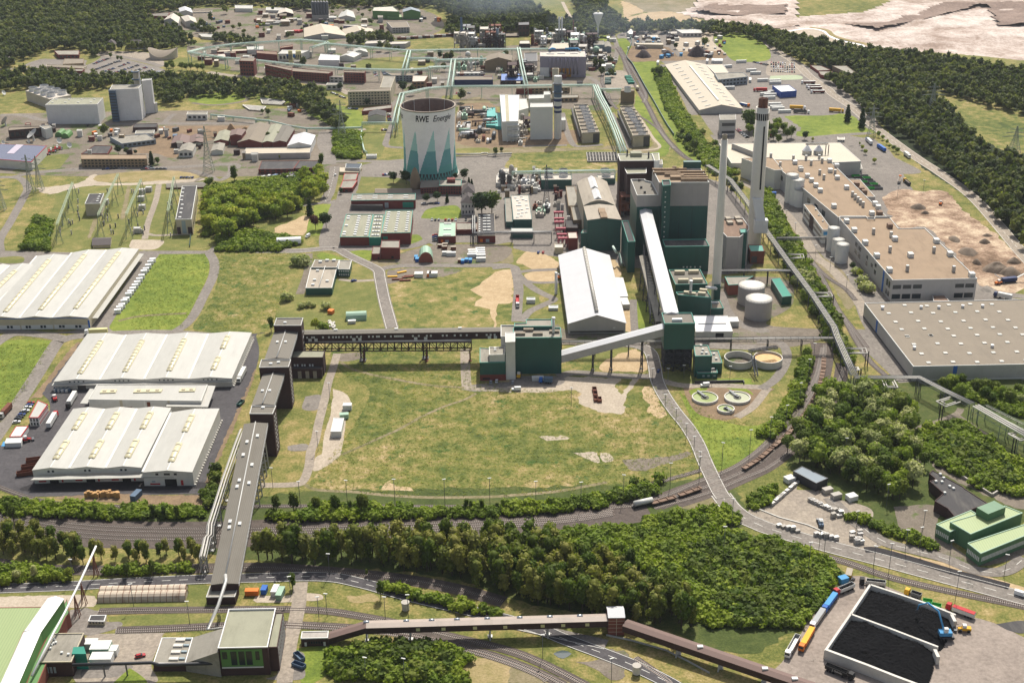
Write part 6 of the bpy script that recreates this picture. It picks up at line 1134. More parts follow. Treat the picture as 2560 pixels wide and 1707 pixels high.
#  BACKGROUND BUILDINGS  (rows: name, label, tile, FL FR BR BL, base row, wall, roof, style, window rows)
mat('rpl','b5ada0',.08,.1,.8,stain=.35,grime='8a8174')
BK=[('power_station','long low white-grey hall with eight small rooflights at the far left power plant',0,[412,957,886,952,940,893,490,897],1135,'pmt','fol',0,0),('power_station','tall square pale boiler house of the far left power plant',0,[1000,818,1262,808,1290,772,1022,776],1106,'pmt','fgy',0,0),('power_station','tall pale tower block behind the chimney of the far left power plant',0,[1290,738,1375,728,1385,716,1300,722],1040,'pmt','wrf',0,0),('power_station','low white block at the right foot of the far left power plant',0,[1405,945,1432,940,1430,932,1400,935],1030,'wwl','wrf',0,0),('pump_house','small flat white building with blue doors east of the far left power plant',0,[1700,1045,1885,1045,1892,1020,1712,1019],1096,'wwl','fgy',0,1),('hut','small white cubic hut with one blue door near the pipe line',0,[1983,1070,2045,1070,2050,1050,1988,1050],1109,'wwl','wrf',0,0),('fire_station','white and red fire station hall with a row of round windows',0,[530,500,718,500,722,460,492,462],540,'brd','fgy',0,1),('fire_station','flat brown garage block in front of the fire station tower',0,[575,585,760,578,765,535,590,535],612,'btn','fwm',0,0),('garage_row','long low garage row with pale doors below the fire station',0,[425,605,755,625,790,600,420,588],632,'cream','fwm',0,1),('garage_row','lower dark brown garage row at the fire station yard edge',0,[428,650,750,648,770,632,420,628],676,'brd','fgy',0,0),('villa','yellow villa with tall dark mansard roof by the wood',0,[975,412,1052,410,1060,385,985,385],455,'ypl','slate',2,2),('villa','long white villa with dark hipped roof by the far car park',0,[1146,412,1332,410,1320,388,1155,388],452,'wwl','slate',2,2),('villa','pale yellow house with slate roof among trees at the left edge',0,[38,562,138,558,120,530,50,532],592,'ypl','slate',1,1),('villa','brown-roofed cream house half hidden by the left wood',0,[160,490,272,488,262,465,175,466],512,'cream','slate',2,1),('factory','long brick factory with striped white roof at the wood edge',0,[1325,145,1530,150,1545,115,1325,130],185,'brd','cgy',0,0),('factory','bright white domed factory block at the far upper left',0,[1640,110,1755,118,1740,80,1630,78],150,'wwl','hrf',1,0),('factory','grey hall with a white ridge strip, left of its twin',0,[1495,185,1625,215,1640,160,1530,150],252,'gwl','rpl',1,0),('factory','grey hall with a white ridge strip, right of its twin',0,[1690,200,1795,215,1780,165,1650,155],250,'gwl','rpl',1,0),('factory','long white shed with pale blue roof in the upper left works',0,[1790,248,1938,250,1935,235,1795,234],290,'wwl','wrf',0,0),('factory','flat grey shed row with parked cars on top at the upper works',0,[1750,115,1930,110,1935,95,1760,98],125,'gwl','fwm',0,0),('hall','white low hall south of the long white shed',0,[1840,335,1990,345,2005,305,1810,308],360,'wwl','wrf',0,0),('hall','white block far up beside the tree line',0,[2145,78,2300,80,2305,50,2140,48],112,'wwl','wrf',0,0),('factory','pale long workshop with cream roof inside the pipe loop',0,[1975,475,2255,462,2255,445,1990,458],500,'brd','crf',0,0),('factory','flat pale hall with a brick front inside the pipe loop',0,[1800,520,2060,520,2050,490,1840,495],552,'brd','rpl',0,1),('factory','white block above the red roofs inside the pipe loop',0,[2255,455,2400,455,2400,420,2250,425],490,'wwl','wrf',0,0),('office','four-storey brick block with cream frames at the pipe loop',0,[2180,555,2310,560,2334,530,2200,525],690,'brd','fwm',0,4),('long_office','long tan brick office with many windows beside the radio masts',0,[738,1450,1338,1448,1335,1412,738,1408],1530,'btn','ftn',0,3),('hall','black-roofed brick hall behind the long tan office',0,[740,1402,980,1400,1022,1330,860,1325],1428,'brd','fdk',0,0),('factory','grey hall with three saw-tooth rooflights in the scrap yard quarter',0,[1110,1310,1420,1272,1335,1222,1000,1248],1352,'gbl','fgy',0,1),('factory','long dark brown ruined hall south of the white plant',0,[75,1190,365,1165,440,1150,80,1160],1272,'bdk','fwm',0,1),('factory','white gable end attached to the brown ruined hall',0,[412,1180,472,1160,450,1142,360,1150],1270,'wwt','fgy',0,0),('factory','dark brown roofless shed by the yellow excavators',0,[1210,1165,1425,1160,1435,1125,1225,1130],1205,'bdk','fdk',0,0),('factory','long grey shed behind the saw-tooth hall',0,[1230,1220,1400,1215,1410,1185,1240,1190],1245,'wwt','fgy',0,0),('factory','left brown gabled hall of the middle left works',0,[1560,1310,1720,1310,1730,1240,1590,1245],1345,'bdk','cbn',1,0),('factory','right brown gabled hall of the middle left works',0,[1725,1305,1850,1300,1850,1235,1735,1240],1335,'bdk','cbn',1,0),('factory','white-fronted gabled workshop with grey roof beside the big pylon',0,[1625,1382,1755,1378,1785,1315,1665,1318],1438,'wwl','fgy',1,1),('factory','tall grey-roofed brick hall of the old works behind the pylon',0,[1950,1290,2080,1285,2110,1200,2000,1200],1330,'brd','fol',1,0),('factory','dark roofed brick hall between the old works and the long vaults',0,[2095,1240,2200,1235,2240,1185,2110,1188],1330,'brd','cbn',1,0),('factory','small white gable-fronted workshop right of the big pylon',0,[1925,1378,2030,1375,2050,1310,1950,1315],1415,'wwl','fgy',1,0),('factory','left vault of the large old brick works',1,[-170,1300,50,1300,130,1140,-50,1140],1345,'brd','fwm',1,0),('factory','middle vault of the large old brick works',1,[60,1300,150,1295,235,1140,140,1140],1345,'brd','fol',1,0),('factory','right vault of the large old brick works',1,[155,1300,275,1295,350,1175,240,1142],1345,'brd','cgy',1,0),('hall','white gabled hall with two solar strips beside the old works',1,[288,1330,500,1322,540,1235,345,1232],1400,'pmt','hrf',1,0),('hall','long cream-roofed flat hall in front of the old works',1,[-120,1402,490,1392,500,1342,-90,1350],1455,'gwl','crf',0,0),('hall','long brick building with black roof and coloured containers in front',1,[22,1545,340,1540,395,1465,50,1468],1590,'brd','fdk',0,2),('hall','brick side wing with black roof right of the long brick building',1,[345,1535,590,1530,590,1465,395,1465],1580,'brd','fdk',0,1),('works','dark red cubic hall inside the pipe loop',1,[8,485,195,500,190,470,5,462],548,'brd','rdk',0,0),('works','long red-roofed shed inside the pipe loop',1,[220,440,335,425,335,408,225,425],465,'brd','rdk',0,0),('works','white plant hall with yellow stair towers inside the pipe loop',1,[200,492,410,490,490,460,240,455],560,'wwl','wrf',0,1),('stair_tower','left yellow stair tower of the white plant hall',1,[292,468,328,468,330,462,294,462],580,'ypl','ypl',0,1),('stair_tower','right yellow stair tower of the white plant hall',1,[360,470,410,468,408,460,360,462],582,'ypl','ypl',0,1),('works','white hall with blue end wall inside the pipe loop',1,[568,548,760,550,762,505,590,492],605,'pmt','hrf',0,0),('works','rear pale gabled shed beside the open field',1,[760,520,890,525,960,490,830,485],560,'wwl','wrf',1,0),('works','farther pale gabled shed beside the open field',1,[880,475,1020,480,1000,450,890,450],510,'wwl','wrf',1,0),('office','western brick works office with cream window frames under the pipe line',1,[80,592,325,645,330,620,80,580],705,'brd','fwm',0,3),('office','middle brick works office with four storeys under the pipe line',1,[325,650,660,672,700,655,330,618],735,'brd','fwm',0,4),('office','grey glazed link between two brick works offices',1,[668,700,790,705,790,690,670,685],755,'gwl','fwm',0,2),('office','eastern brick works office with cream grid facade',1,[800,660,990,665,1000,650,800,645],755,'brd','fwm',0,4),('office','long cream office slab with many small windows',1,[835,838,1225,828,1230,800,850,820],965,'cream','fwm',0,5),('office','grey-roofed office wing running back from the cream slab',1,[1130,800,1232,800,1270,695,1165,692],925,'cream','fgy',0,0),('office','blue-grey long office behind the cream slab',1,[1240,690,1430,690,1480,668,1185,662],745,'gbl','fwm',0,3),('office','low white annex west of the cream slab',1,[640,775,780,772,790,758,650,755],822,'wwl','fgy',0,1),('works','ochre-walled cube building right of the blue-grey office',1,[1425,745,1538,742,1570,690,1430,688],815,'ochre_wall','rpl',0,2),('hall','brick hall with long grey roof below the cream slab',1,[965,1015,1235,985,1238,955,985,985],1050,'brd','fgy',0,0),('hall','white gabled hall with dark roof below the cream slab',1,[1020,1065,1180,1062,1185,1015,1035,1020],1115,'wwl','fdk',1,0),('hall','white boxy store next to the small pipe bend',1,[1005,1420,1100,1418,1100,1405,1010,1405],1450,'pmt','wrf',0,0),('factory','big dark green hall with solar roof in the far works',1,[1062,100,1305,108,1245,60,1075,68],172,'lwl','rpl',0,0),('factory','green gabled hall right of the big green solar hall',1,[1340,112,1500,110,1480,88,1340,88],178,'lwl','gbl',1,0),('factory','small light green shed before the solar hall',1,[1200,160,1335,158,1320,132,1205,138],185,'lwl','lime_roof',0,0),('office','grey three-storey office with solar roof and green trim',1,[1240,255,1400,250,1375,200,1190,200],305,'gwl','fwm',0,3),('works','white factory shed with two panel roofs, upper middle',1,[440,340,830,330,740,245,440,258],360,'gwl','crf',1,0),('works','white row of gabled sheds east of the panel-roof factory',1,[820,325,1075,300,1060,265,780,272],340,'wwl','crf',1,1),('works','cream dome-roofed hall left of the silo row',1,[745,165,905,165,885,110,780,112],192,'wwl','wrf',1,0),('works','dark maroon long store in the far works',1,[795,235,925,240,925,228,800,225],258,'purple','rpl',0,0),('works','brown brick shed at the far upper middle left',1,[0,205,140,200,130,150,0,155],225,'brd','fwm',0,0),('works','white canopy hall at the top of the frame',1,[90,95,240,98,250,72,95,66],118,'wwl','wrf',0,0),('works','brown gabled barn left of the silo row',1,[195,130,340,128,330,95,215,92],155,'bdk','rpl',1,0),('water_cooler','left grey tank hall with steaming flat roof',1,[990,400,1150,392,1185,365,1010,375],430,'gwl','rpl',0,0),('water_cooler','right grey tank hall with pipes on its roof',1,[1195,405,1360,400,1408,378,1230,380],448,'gwl','rpl',0,0),('works','stone-grey gabled hall in the chemical plant',1,[2088,560,2330,555,2334,510,2095,515],650,'btn','fwm',1,0),('works','long dark blue process hall with grey roof',1,[1795,730,2160,728,2155,692,1810,695],785,'blue_dk','fwm',0,0),('works','blue-roofed process hall at the chemical plant',1,[2232,735,2440,735,2440,670,2235,672],782,'bdk','blue_roof',0,1),('works','long white low laboratory in the chemical plant',1,[1828,670,2070,668,2070,655,1830,655],692,'pmt','wrf',0,1),('works','brown flat hall at the upper edge of the process plant',1,[2275,330,2400,330,2400,298,2275,300],345,'bdk','fwm',0,0),('furnace_house','big lilac-grey furnace hall with eight roof pipes and ochre portal',2,[255,515,675,520,665,465,255,475],700,'purple','rpl',0,0),('furnace_house','cream upper deck block above the lilac furnace hall',2,[330,450,592,440,575,388,370,395],520,'purple','crf',0,0),('furnace_house','dark grid-roof annex left of the lilac furnace hall',2,[118,560,230,558,228,480,110,485],630,'gwl','sdk',0,0),('process_tower','brown brick process tower with steel on top',2,[65,400,165,400,160,370,70,372],440,'bdk','rpl',0,2),('process_tower','dark lattice process block above the brown tower',2,[58,230,158,228,155,200,60,205],330,'bdk','sdk',0,2),('works','blue-roofed store left of the twin white stacks',2,[308,325,384,325,380,305,310,305],345,'gbl','gbl',1,0),('works','teal-walled shed by the white vertical tank',2,[220,322,284,320,280,298,222,298],345,'tsh','fwm',0,0),('works','cream low works row below the twin white stacks',2,[215,360,400,362,400,345,220,345],395,'btn','crf',0,1),('works','slate grey hall left part right of the sphere tanks',2,[745,410,845,410,835,372,750,378],480,'gbl','fgy',0,0),('works','slate grey hall right part beside the field',2,[848,430,905,430,890,385,840,388],480,'gbl','fgy',1,0),('works','white cubic silo building at the scrap yard entrance',2,[1045,300,1072,300,1110,292,1085,262],335,'wwt','wwt',0,0),('hall','large pale hall with four doors and red gate far right',2,[1550,305,1735,302,1715,266,1490,270],342,'gwl','wrf',0,1),('hall','tan flat-roofed scrap press building',2,[1190,345,1340,342,1330,318,1185,320],365,'btn','rpl',0,0),('hall','cream scrap yard gantry hall between the heaps',2,[1125,405,1380,410,1375,390,1130,392],440,'cream','crf',0,0),('laboratory','long tan brick building under the white pipe bridge',2,[40,808,525,800,530,782,40,785],858,'btn','fwm',0,2),('laboratory','red brick section of the building under the white pipe bridge',2,[38,815,185,812,185,806,38,808],862,'brd','fwm',0,0),('works','dark low laboratory behind the blue stack',2,[390,895,600,890,610,862,400,866],935,'btn','fgy',0,1),('boiler_block','rear white boiler block of the gas power plant',2,[152,900,290,895,290,862,155,866],1010,'wwt','wrf',0,0),('boiler_block','white middle boiler block beside the striped stack',2,[290,865,350,862,350,832,292,834],960,'wwt','wrf',0,0),('boiler_block','tallest white front boiler block of the gas power plant',2,[165,978,370,975,372,938,170,940],1275,'wwt','wrf',0,0),('boiler_block','slim white block right of the striped stack',2,[446,1098,490,1095,480,1068,446,1070],1190,'wwt','wrf',0,0),('turbine_house','long white turbine house with ridge vents behind the teal filters',1,[2245,1110,2390,1105,2400,865,2222,862],1290,'wwt','hrf',0,0),('turbine_house','sloping white hopper block between turbine house and boilers',2,[60,1010,150,985,130,900,0,895],1120,'wwt','wrf',0,0),('teal_filter','upper teal air intake filter box',1,[2105,1060,2185,1062,2180,980,2110,985],1100,'teal','teal',0,0),('teal_filter','lower teal air intake filter box',1,[2100,1140,2185,1145,2180,1060,2105,1060],1165,'teal','teal',0,0),('teal_filter','teal duct block joining the air filters to the white hall',1,[2185,1150,2245,1155,2240,1030,2182,1028],1180,'teal','teal',0,0),('silo_house','stone-grey louvred control building near the large cream hall',2,[1895,1095,2042,1092,2040,1042,1890,1045],1240,'gwl','fgy',0,0),('logistics_hall','curved cream logistics hall with rows of rooflights',2,[1710,1005,2105,992,1760,588,1395,592],1045,'gwl','crf',1,0),('logistics_hall','rear cream extension of the curved logistics hall',2,[1870,690,1980,662,1920,584,1762,588],720,'gwl','crf',0,0),('car_deck','blue-grey open car deck beside the curved logistics hall',2,[1880,728,2150,700,2110,662,1845,668],795,'gbl','fgy',0,2),('service_station','white mono-pitch roofed blue service building in the lorry park',3,[118,838,262,828,190,775,40,782],895,'blue_wall','wwt',0,0),('school','left dark flat-roofed courtyard block in the wood',3,[455,645,575,640,480,598,385,596],672,'brd','fgy',0,0),('school','right dark flat-roofed courtyard block in the wood',3,[700,655,840,690,715,600,585,600],700,'btn','fgy',0,0),('school','front wing of the courtyard block in the wood',3,[480,682,560,700,590,650,460,650],715,'brd','fgy',0,0),('gatehouse','round-ended white gatehouse at the lorry park barrier',3,[635,1275,700,1275,700,1250,632,1248],1298,'wwl','rpl',0,1),('hut','small brown brick hut at the right of the tall chimney top',3,[20,1190,62,1188,60,1178,18,1180],1250,'brd','fdk',0,0),('cooler_block','dark teal cooler block with four round fans',12,[268,108,545,106,540,62,258,66],195,'green','rpl',0,0),('cooler_block','dark teal cooler block with two round fans',12,[782,98,940,96,935,62,775,64],150,'green','rpl',0,0),('workshop','tan-roofed green workshop with many small rooflights',12,[12,470,182,468,152,245,-10,248],545,'green','rpl',0,0),('workshop','narrow green workshop strip left of the many rooflights',11,[2278,490,2340,490,2334,270,2268,272],545,'green','fgy',0,0),('workshop','low cream-roofed shed before the many-rooflight workshop',12,[-10,575,192,575,190,545,-8,545],640,'green','wrf',0,0),('workshop','white pump building with green tanks left of the paved court',11,[2190,135,2380,130,2330,60,2195,65],175,'wwl','rpl',0,0),('workshop','grey rear shed behind the white pump building',11,[2200,60,2380,55,2380,0,2245,5],85,'wwl','rpl',0,0),('annex','upper dark flat annex along the barrel-roofed turbine hall',12,[515,345,620,345,570,165,490,165],420,'btn','fgy',0,0),('annex','lower dark flat annex along the barrel-roofed turbine hall',12,[560,475,645,472,620,348,535,350],560,'btn','fgy',0,0),('annex','brown transformer block with open top beside the red frames',12,[495,545,605,545,600,470,480,472],600,'bdk','fdk',0,0),('annex','maroon block with grey roof beside the pale cylinder',12,[515,640,600,640,590,582,505,585],750,'brd','rpl',0,0),('annex','small cream block at the foot of the red frames',12,[388,725,465,725,465,690,390,690],785,'cream','wrf',0,0),('hut','white cabin on the round lawn by the storage hall',12,[133,1200,212,1200,210,1178,135,1178],1236,'wwt','wwt',0,0),('hut','white double cabin next to the storage hall entrance',12,[335,1275,420,1275,420,1250,335,1250],1300,'wwt','wwt',0,0),]
mat('ochre_wall','7a5c3e',.1,.3);mat('blue_roof','3f67a8',.08,.3,.5);mat('blue_wall','2c4f9a',.08)
BD={}
for nm,lb,t,pts,yb,wl,rf,st_,wr in BK:
 b=B(nm,lb,'building' if nm not in('hall','villa','hut')else{'hall':'hall','villa':'house','hut':'hut'}[nm],t,pts,yb,wall=wl,roof=rf,par=None if st_ in(1,2)else .4,cop='rpl' if wl.startswith('brick')else None)
 BD[lb]=b;L=b.edge(0)[1].length
 if st_==1:b.gable(max(1.2,min(5,L*.14)))
 if st_==2:b.hip(5,rf)
 if wr:
  n=max(3,min(18,int(L/(3.4 if wr>2 else 4.5))));b.wins(0,n,[((k+.3)/wr*.96,(k+.75)/wr*.96)for k in range(wr)],wf=.6,m='glass')
for l,pts in(('long low white-grey hall with eight small rooflights at the far left power plant',[515,912,630,912,745,912,860,908,480,938,598,937,715,936,830,934]),('curved cream logistics hall with rows of rooflights',[]),('tan-roofed green workshop with many small rooflights',[30,275,85,265,50,300,100,290,70,320,128,300,50,345,75,345,130,340,60,385,90,380,140,372,60,420,95,412,130,405,85,440,50,450])):
 BD[l].boxes(pts,2.2,1.6,.6)
b=BD['curved cream logistics hall with rows of rooflights'];A_,B_,C_,D_=[V((p[0],p[1],b.h))for p in b.P];L=b.rise
for i in range(12):
 for u in(.22,.78):
  f=.04+i*.082;c=A_.lerp(B_,u).lerp(D_.lerp(C_,u),f);d=(B_-A_).normalized();w=(D_-A_).normalized();z=V((0,0,L*(1-abs(u-.5)*2)+.1));k=V((0,0,(L/((B_-A_).length/2))*3*(1 if u<.5 else-1)))
  obj('skylight',MB().box(c-d*3-w*.6+z-k,d*6+k*2,w*1.2,Z(.5)),'wwt',b.root)
A2,D2=A_.lerp(B_,.5)+Z(L),D_.lerp(C_,.5)+Z(L);obj('ridge_vent',MB().beam(A2.lerp(D2,.08),A2.lerp(D2,.85),1.8,.8),'wwt',b.root)
b=BD['long white turbine house with ridge vents behind the teal filters'];b.grid(1,26,3.2,2.2,.5,'csk','ridge_vent',u0=.35,u1=.35,v0=.03,v1=.97)
b=BD['big lilac-grey furnace hall with eight roof pipes and ochre portal'];b.panel(0,.24,0,.68,.42,'ochre','portal');b.panel(0,.0,0,.2,.45,'pmt','low_panel');b.boxes([350,495,450,492,565,490],9,2,.8)
a,D_,n_=b.edge(0)
for k in range(8):
 p=a+D_*(.22+k*.085)+n_*1.2;obj('vent_pipe',MB().tube([(p.x,p.y,b.h*.15),(p.x,p.y,b.h*.86),(p.x-n_.x*1.5,p.y-n_.y*1.5,b.h*.9)],1.1,8),'lilac',b.root)
m=MB();m.tube([b.at(345,478)+V((0,0,3)),b.at(365,466)+V((0,0,3)),b.at(398,466)+V((0,0,2))],1.1,8);obj('blue_duct',m,'skb',b.root);m=MB();m.tube([b.at(485,470)+V((0,0,3)),b.at(600,468)+V((0,0,3)),b.at(625,478)+V((0,0,2))],1.1,8);obj('blue_duct',m,'skb',b.root)
def fans(root,h,t,pts,rpx,hh,wall='pmt',in_='dgy',z=None):
 for x,y in pr(pts):
  q=T(t,x,y);c=G(q,h+hh);r=(G(T(t,x+rpx,y),h+hh)-c).length
  o=obj('fan_stack',MB().rev(c,[(r*1.08,h),(r*.95,h+hh*.5),(r,h+hh)],20),wall,root);obj('fan',MB().cyl(c,h+hh*.3,h+hh*.6,r*.93,n=20),in_,o)
fans(BD['dark teal cooler block with four round fans'].root,BD['dark teal cooler block with four round fans'].h-.4,12,[335,15,467,13,335,55,470,52],41,2.5)
fans(BD['dark teal cooler block with two round fans'].root,BD['dark teal cooler block with two round fans'].h-.4,12,[848,10,860,48],41,2.5)
b=B('cooling_cells','grey cooling cell block with eight round fans at the far left plant','cooling tower',0,[450,905,648,868,400,778,232,828],1000,wall='rpl',roof='rpl',par=.3)
fans(b.root,b.h-.3,0,[300,795,400,776,345,812,455,794,405,830,510,808,462,845,565,825],38,4)
for dx,l in((0,'left bank of eight cooling fans in the gas power plant'),(425,'right bank of eight cooling fans in the gas power plant')):
 pts=[(640+dx,1220),(800+dx+25*(dx>0),1212),(690+dx,960),(565+dx,962)]
 if dx:pts=[1105,1245,1258,1238,1110,972,985,978]
 b=B('cooling_cells',l,'cooling tower',2,pts,1308 if not dx else 1342,wall='cream',roof='fwm',par=.2);a,D_,n_=b.edge(0)
 b.panel(0,.62,0,1,.95,'dgy','louvre');
 m=MB();e=V(b.P[0]);f=V(b.P[3]);d=f-e;nn=V((-d.y,d.x)).normalized()*2;p,q_=e+nn,f+nn;m.tube([(p.x,p.y,6),(q_.x,q_.y,6)],1.,8);m.tube([(p.x,p.y,3),(q_.x,q_.y,3)],.8,8);obj('side_pipe',m,'dgy',b.root)
 P_=[725,1178,715,1143,708,1110,693,1080,683,1052,672,1022,662,993,645,968]if not dx else[1186,1210,1168,1175,1152,1142,1136,1110,1112,1080,1097,1050,1084,1020,1063,990]
 fans(b.root,b.h-.2,2,P_,36,2.2)
 m=MB();
 for k in range(9):m.beam(V((*e,b.h)).lerp(V((*f,b.h)),k/8),(V((*b.P[1],b.h))).lerp(V((*b.P[2],b.h)),k/8),.8,1.)
 obj('deck_frame',m,'fgy',b.root)
b=B('cooling_cell','single stone cooling cell with one round fan beside the rails','cooling tower',2,[992,830,1118,828,1108,812,1000,812],940,wall='btn',roof='fwm',par=.2);fans(b.root,b.h-.2,2,[(1055,795)],30,5)
q=T(0,1495,500);c=g(0,1495,525);Rr=(g(0,1628,525)-g(0,1365,525)).length/2;root=thing('assembly_hall','round hall with sweeping saddle-shaped concrete roof by the car park','hall',(c.x,c.y,0));n=32;m=MB();vs=[]
def zs(a,f):return 8+4.2*f*f*cos(2*a)
for i in range(n):a=2*pi*i/n;vs.append((c.x+Rr*.93*cos(a),c.y+Rr*.93*sin(a),0));vs.append((c.x+Rr*.97*cos(a),c.y+Rr*.97*sin(a),zs(a,.97)-.2))
m.add(vs,[(2*i,(2*i+2)%(2*n),(2*i+3)%(2*n),2*i+1)for i in range(n)]);obj('wall',m,'rpl',root);m=MB();vs=[(c.x,c.y,9)]
for k in range(1,7):
 for i in range(n):a=2*pi*i/n;f=k/6;vs.append((c.x+Rr*f*cos(a),c.y+Rr*f*sin(a),zs(a,f)))
fs=[(0,1+i,1+(i+1)%n)for i in range(n)]+[(1+k*n+i,1+(k+1)*n+i,1+(k+1)*n+(i+1)%n,1+k*n+(i+1)%n)for k in range(5)for i in range(n)]
obj('roof',m.add(vs,fs,True),'fwm',root)
ro,c,r0,rB,h=stack('chimney','cream ringed chimney of the far left power plant',0,1232,645,24,0,1050,26,'cream');
for f in(.62,.8,.97):obj('ring_platform',MB().ring(c,h*f,h*f+1,r0+1.6,r0,20),'sbl',ro)
m=MB();m.bar((c.x+5,c.y-3,0),(c.x+r0+1,c.y-1,h),1.2);obj('riser_pipe',m,'pmt',ro)
b=B('stair_tower','dark blue open steel stair at the corner of the far boiler house','stair tower',0,[988,828,1048,828,1058,815,996,815],1112,wall='sbl',roof='sdk',par=.2)
for k in range(10):b.band(0,.07+k*.09,.1+k*.09,'sdk','landing',d=.4)
b=BD['white plant hall with yellow stair towers inside the pipe loop'];b.panel(0,.36,.45,.75,.9,'blue','blue_panel')
ro,c,r0,rB,h=stack('chimney','blue and white banded stack of the gas power plant',2,418,692,34,2,1262,34,'white')
for z0,z1,mm in((.87,.995,'pmt'),(.74,.86,'sbl'),(.6,.645,'blue_dk'),(.49,.53,'blue_dk'),(.42,.455,'blue_dk'),(.67,.735,'sbl')):obj('painted_band',MB().cyl(c,h*z0,h*z1,r0+.25,n=24),mm,ro)
for z in(.735,.87):obj('platform',MB().ring(c,h*z,h*z+.6,r0+1.5,r0,20),'steel',ro)
stack('chimney','short cream stack just behind the blue and white banded one',2,398,625,30,2,900,32,'cream')
for x,l in((431,'left of the twin thin white stacks'),(455,'right of the twin thin white stacks')):
 stack('chimney',l,2,x,156,8,2,395,8,'wwt')
stack('column','dark red lattice column right of the twin stacks',2,560,185,5,2,355,8,'rust');stack('column','white vertical tank by the teal shed',2,208,258,9,2,345,9,'wwt','tank')
stack('column','tall blue-grey lattice distillation column of the far plant',1,1870,160,9,1,430,14,'sbl','column');stack('column','thin dark mast right of the tall distillation column',1,1971,170,3,1,320,3,'dgy','mast')
stack('column','left brown column of the crowded refinery block',1,2135,205,5,1,420,7,'bdk','column');stack('column','right brown column of the crowded refinery block',1,2172,205,5,1,420,7,'bdk','column');stack('column','pale stout column of the crowded refinery block',1,2200,262,14,1,430,14,'gbl','column')
q=T(2,786,128);h=HB(q,T(2,0,345)[1]);c=G(q,h);k=(G(T(2,786+46,128),h)-c).length
root=thing('water_tower','white funnel-shaped water tower with a yellow cap','water tower',(c.x,c.y,0));zc=h*.47
obj('shaft',MB().rev(c,[(k*.45,0),(k*.2,h*.1),(k*.17,h*.45)],24),'wwt',root);obj('tank',MB().rev(c,[(k*.17,h*.44),(k*.3,h*.55),(k*.95,h*.97),(k,h),(k*.9,h+.8),(k*.3,h+2),(.01,h+2.2)],32),'wwt',root);obj('cap',MB().rev(c,[(k*.25,h+2),(k*.2,h+4),(.01,h+4.5)],12),'ypl',root)
root=None;q=T(1,590,160);c0=g(1,590,185);root=thing('silo_battery','battery of twelve tall dark grey silos on a pale frame','silo',(c0.x,c0.y,0));hs=HB(T(1,590,18),T(1,0,180)[1])
for i in range(6):
 for j in range(2):
  c=g(1,525+i*26,178-j*6);r=(g(1,525+13,178)-g(1,525,178)).length;o=obj('silo_shell',MB().rev(c,[(r,hs*.25),(r,hs*.94),(r*.4,hs),(.01,hs+.2)],14),'gcl' if j else 'steel',root)
P=ccw([(p.x,p.y)for p in gl(1,[512,182,675,182,672,168,515,168])]);obj('base_frame',MB().prism(P,0,hs*.25),'conc',root)
def sphere(name,label,t,x,yb,rpx,m):
 q=T(t,x,yb);c=G(q);r=(G(T(t,x+rpx,yb))-c).length;root=thing(name,label,'tank',(c.x,c.y,0));zc=r*1.25
 obj('shell',MB().rev(c,[(max(.01,r*sin(pi*k/12)),zc-r*cos(pi*k/12))for k in range(13)],20),m,root);mb=MB()
 for k in range(8):a=pi*k/4;mb.bar((c.x+r*.9*cos(a),c.y+r*.9*sin(a),0),(c.x+r*.95*cos(a),c.y+r*.95*sin(a),zc),.4)
 obj('leg',mb,'slt',root)
sphere('sphere_tank','pale green sphere tank right of the lilac furnace hall',2,768,495,32,'pgn');sphere('sphere_tank','blue-grey sphere tank behind the furnace hall',2,588,362,26,'gbl');sphere('sphere_tank','white sphere tank below the long pipe bridge',1,1933,525,24,'wwt');
R.seed(5)
KN=[('process_vessel','vessel'),('pipe_rack','pipe rack'),('equipment_box','equipment')]
mats_=['steel','pmt','rpl','bdk','rust','slt','dgy','pgn','conc']
def vessel(kind,mm):
 m=MB()
 if kind==0:m.cyl((0,0),0,9,1.6,n=12);m.rev((0,0),[1.6,9,.9,10,.01,10.3],12);m.ring((0,0),5,5.3,2.4,1.6,12);nm='process_column'
 elif kind==1:m.tube([(-4,0,2.5),(4,0,2.5)],1.5,10);m.bx(-3,-1,0,-2.4,1,2);m.bx(2.4,-1,0,3,1,2);nm='horizontal_tank'
 elif kind==2:
  for z in(3.5,7,10.5):m.bx(-4,-3,z,4,3,z+.25)
  for x in(-4,0,4):
   for y in(-3,3):m.bar((x,y,0),(x,y,11.5),.35)
  for k in range(3):m.bar((-4,-3,3.5*k),(0,-3,3.5*k+3.5),.2);m.bar((4,-3,3.5*k),(0,-3,3.5*k+3.5),.2)
  m.cyl((-2,0),3.7,6.8,1.2,n=10);m.cyl((2,1),0,10,1,n=10);m.tube([(-4,-2,8),(4,-2,8)],.5,6);nm='process_rack'
 elif kind==3:m.bx(-3,-2,0,3,2,3);m.bx(-2,-1,3,0,1,4.5);m.cyl((1.8,0),3,6,.5,n=8);nm='equipment_box'
 else:
  for k in(-1.2,0,1.2):m.tube([(-9,k,4),(9,k,4)],.35,6)
  for x in(-8,-3,3,8):m.bar((x,-1.8,0),(x,-1.8,4),.3);m.bar((x,1.8,0),(x,1.8,4),.3);m.bar((x,-1.8,3.6),(x,1.8,3.6),.3)
  nm='pipe_rack'
 return nm,m
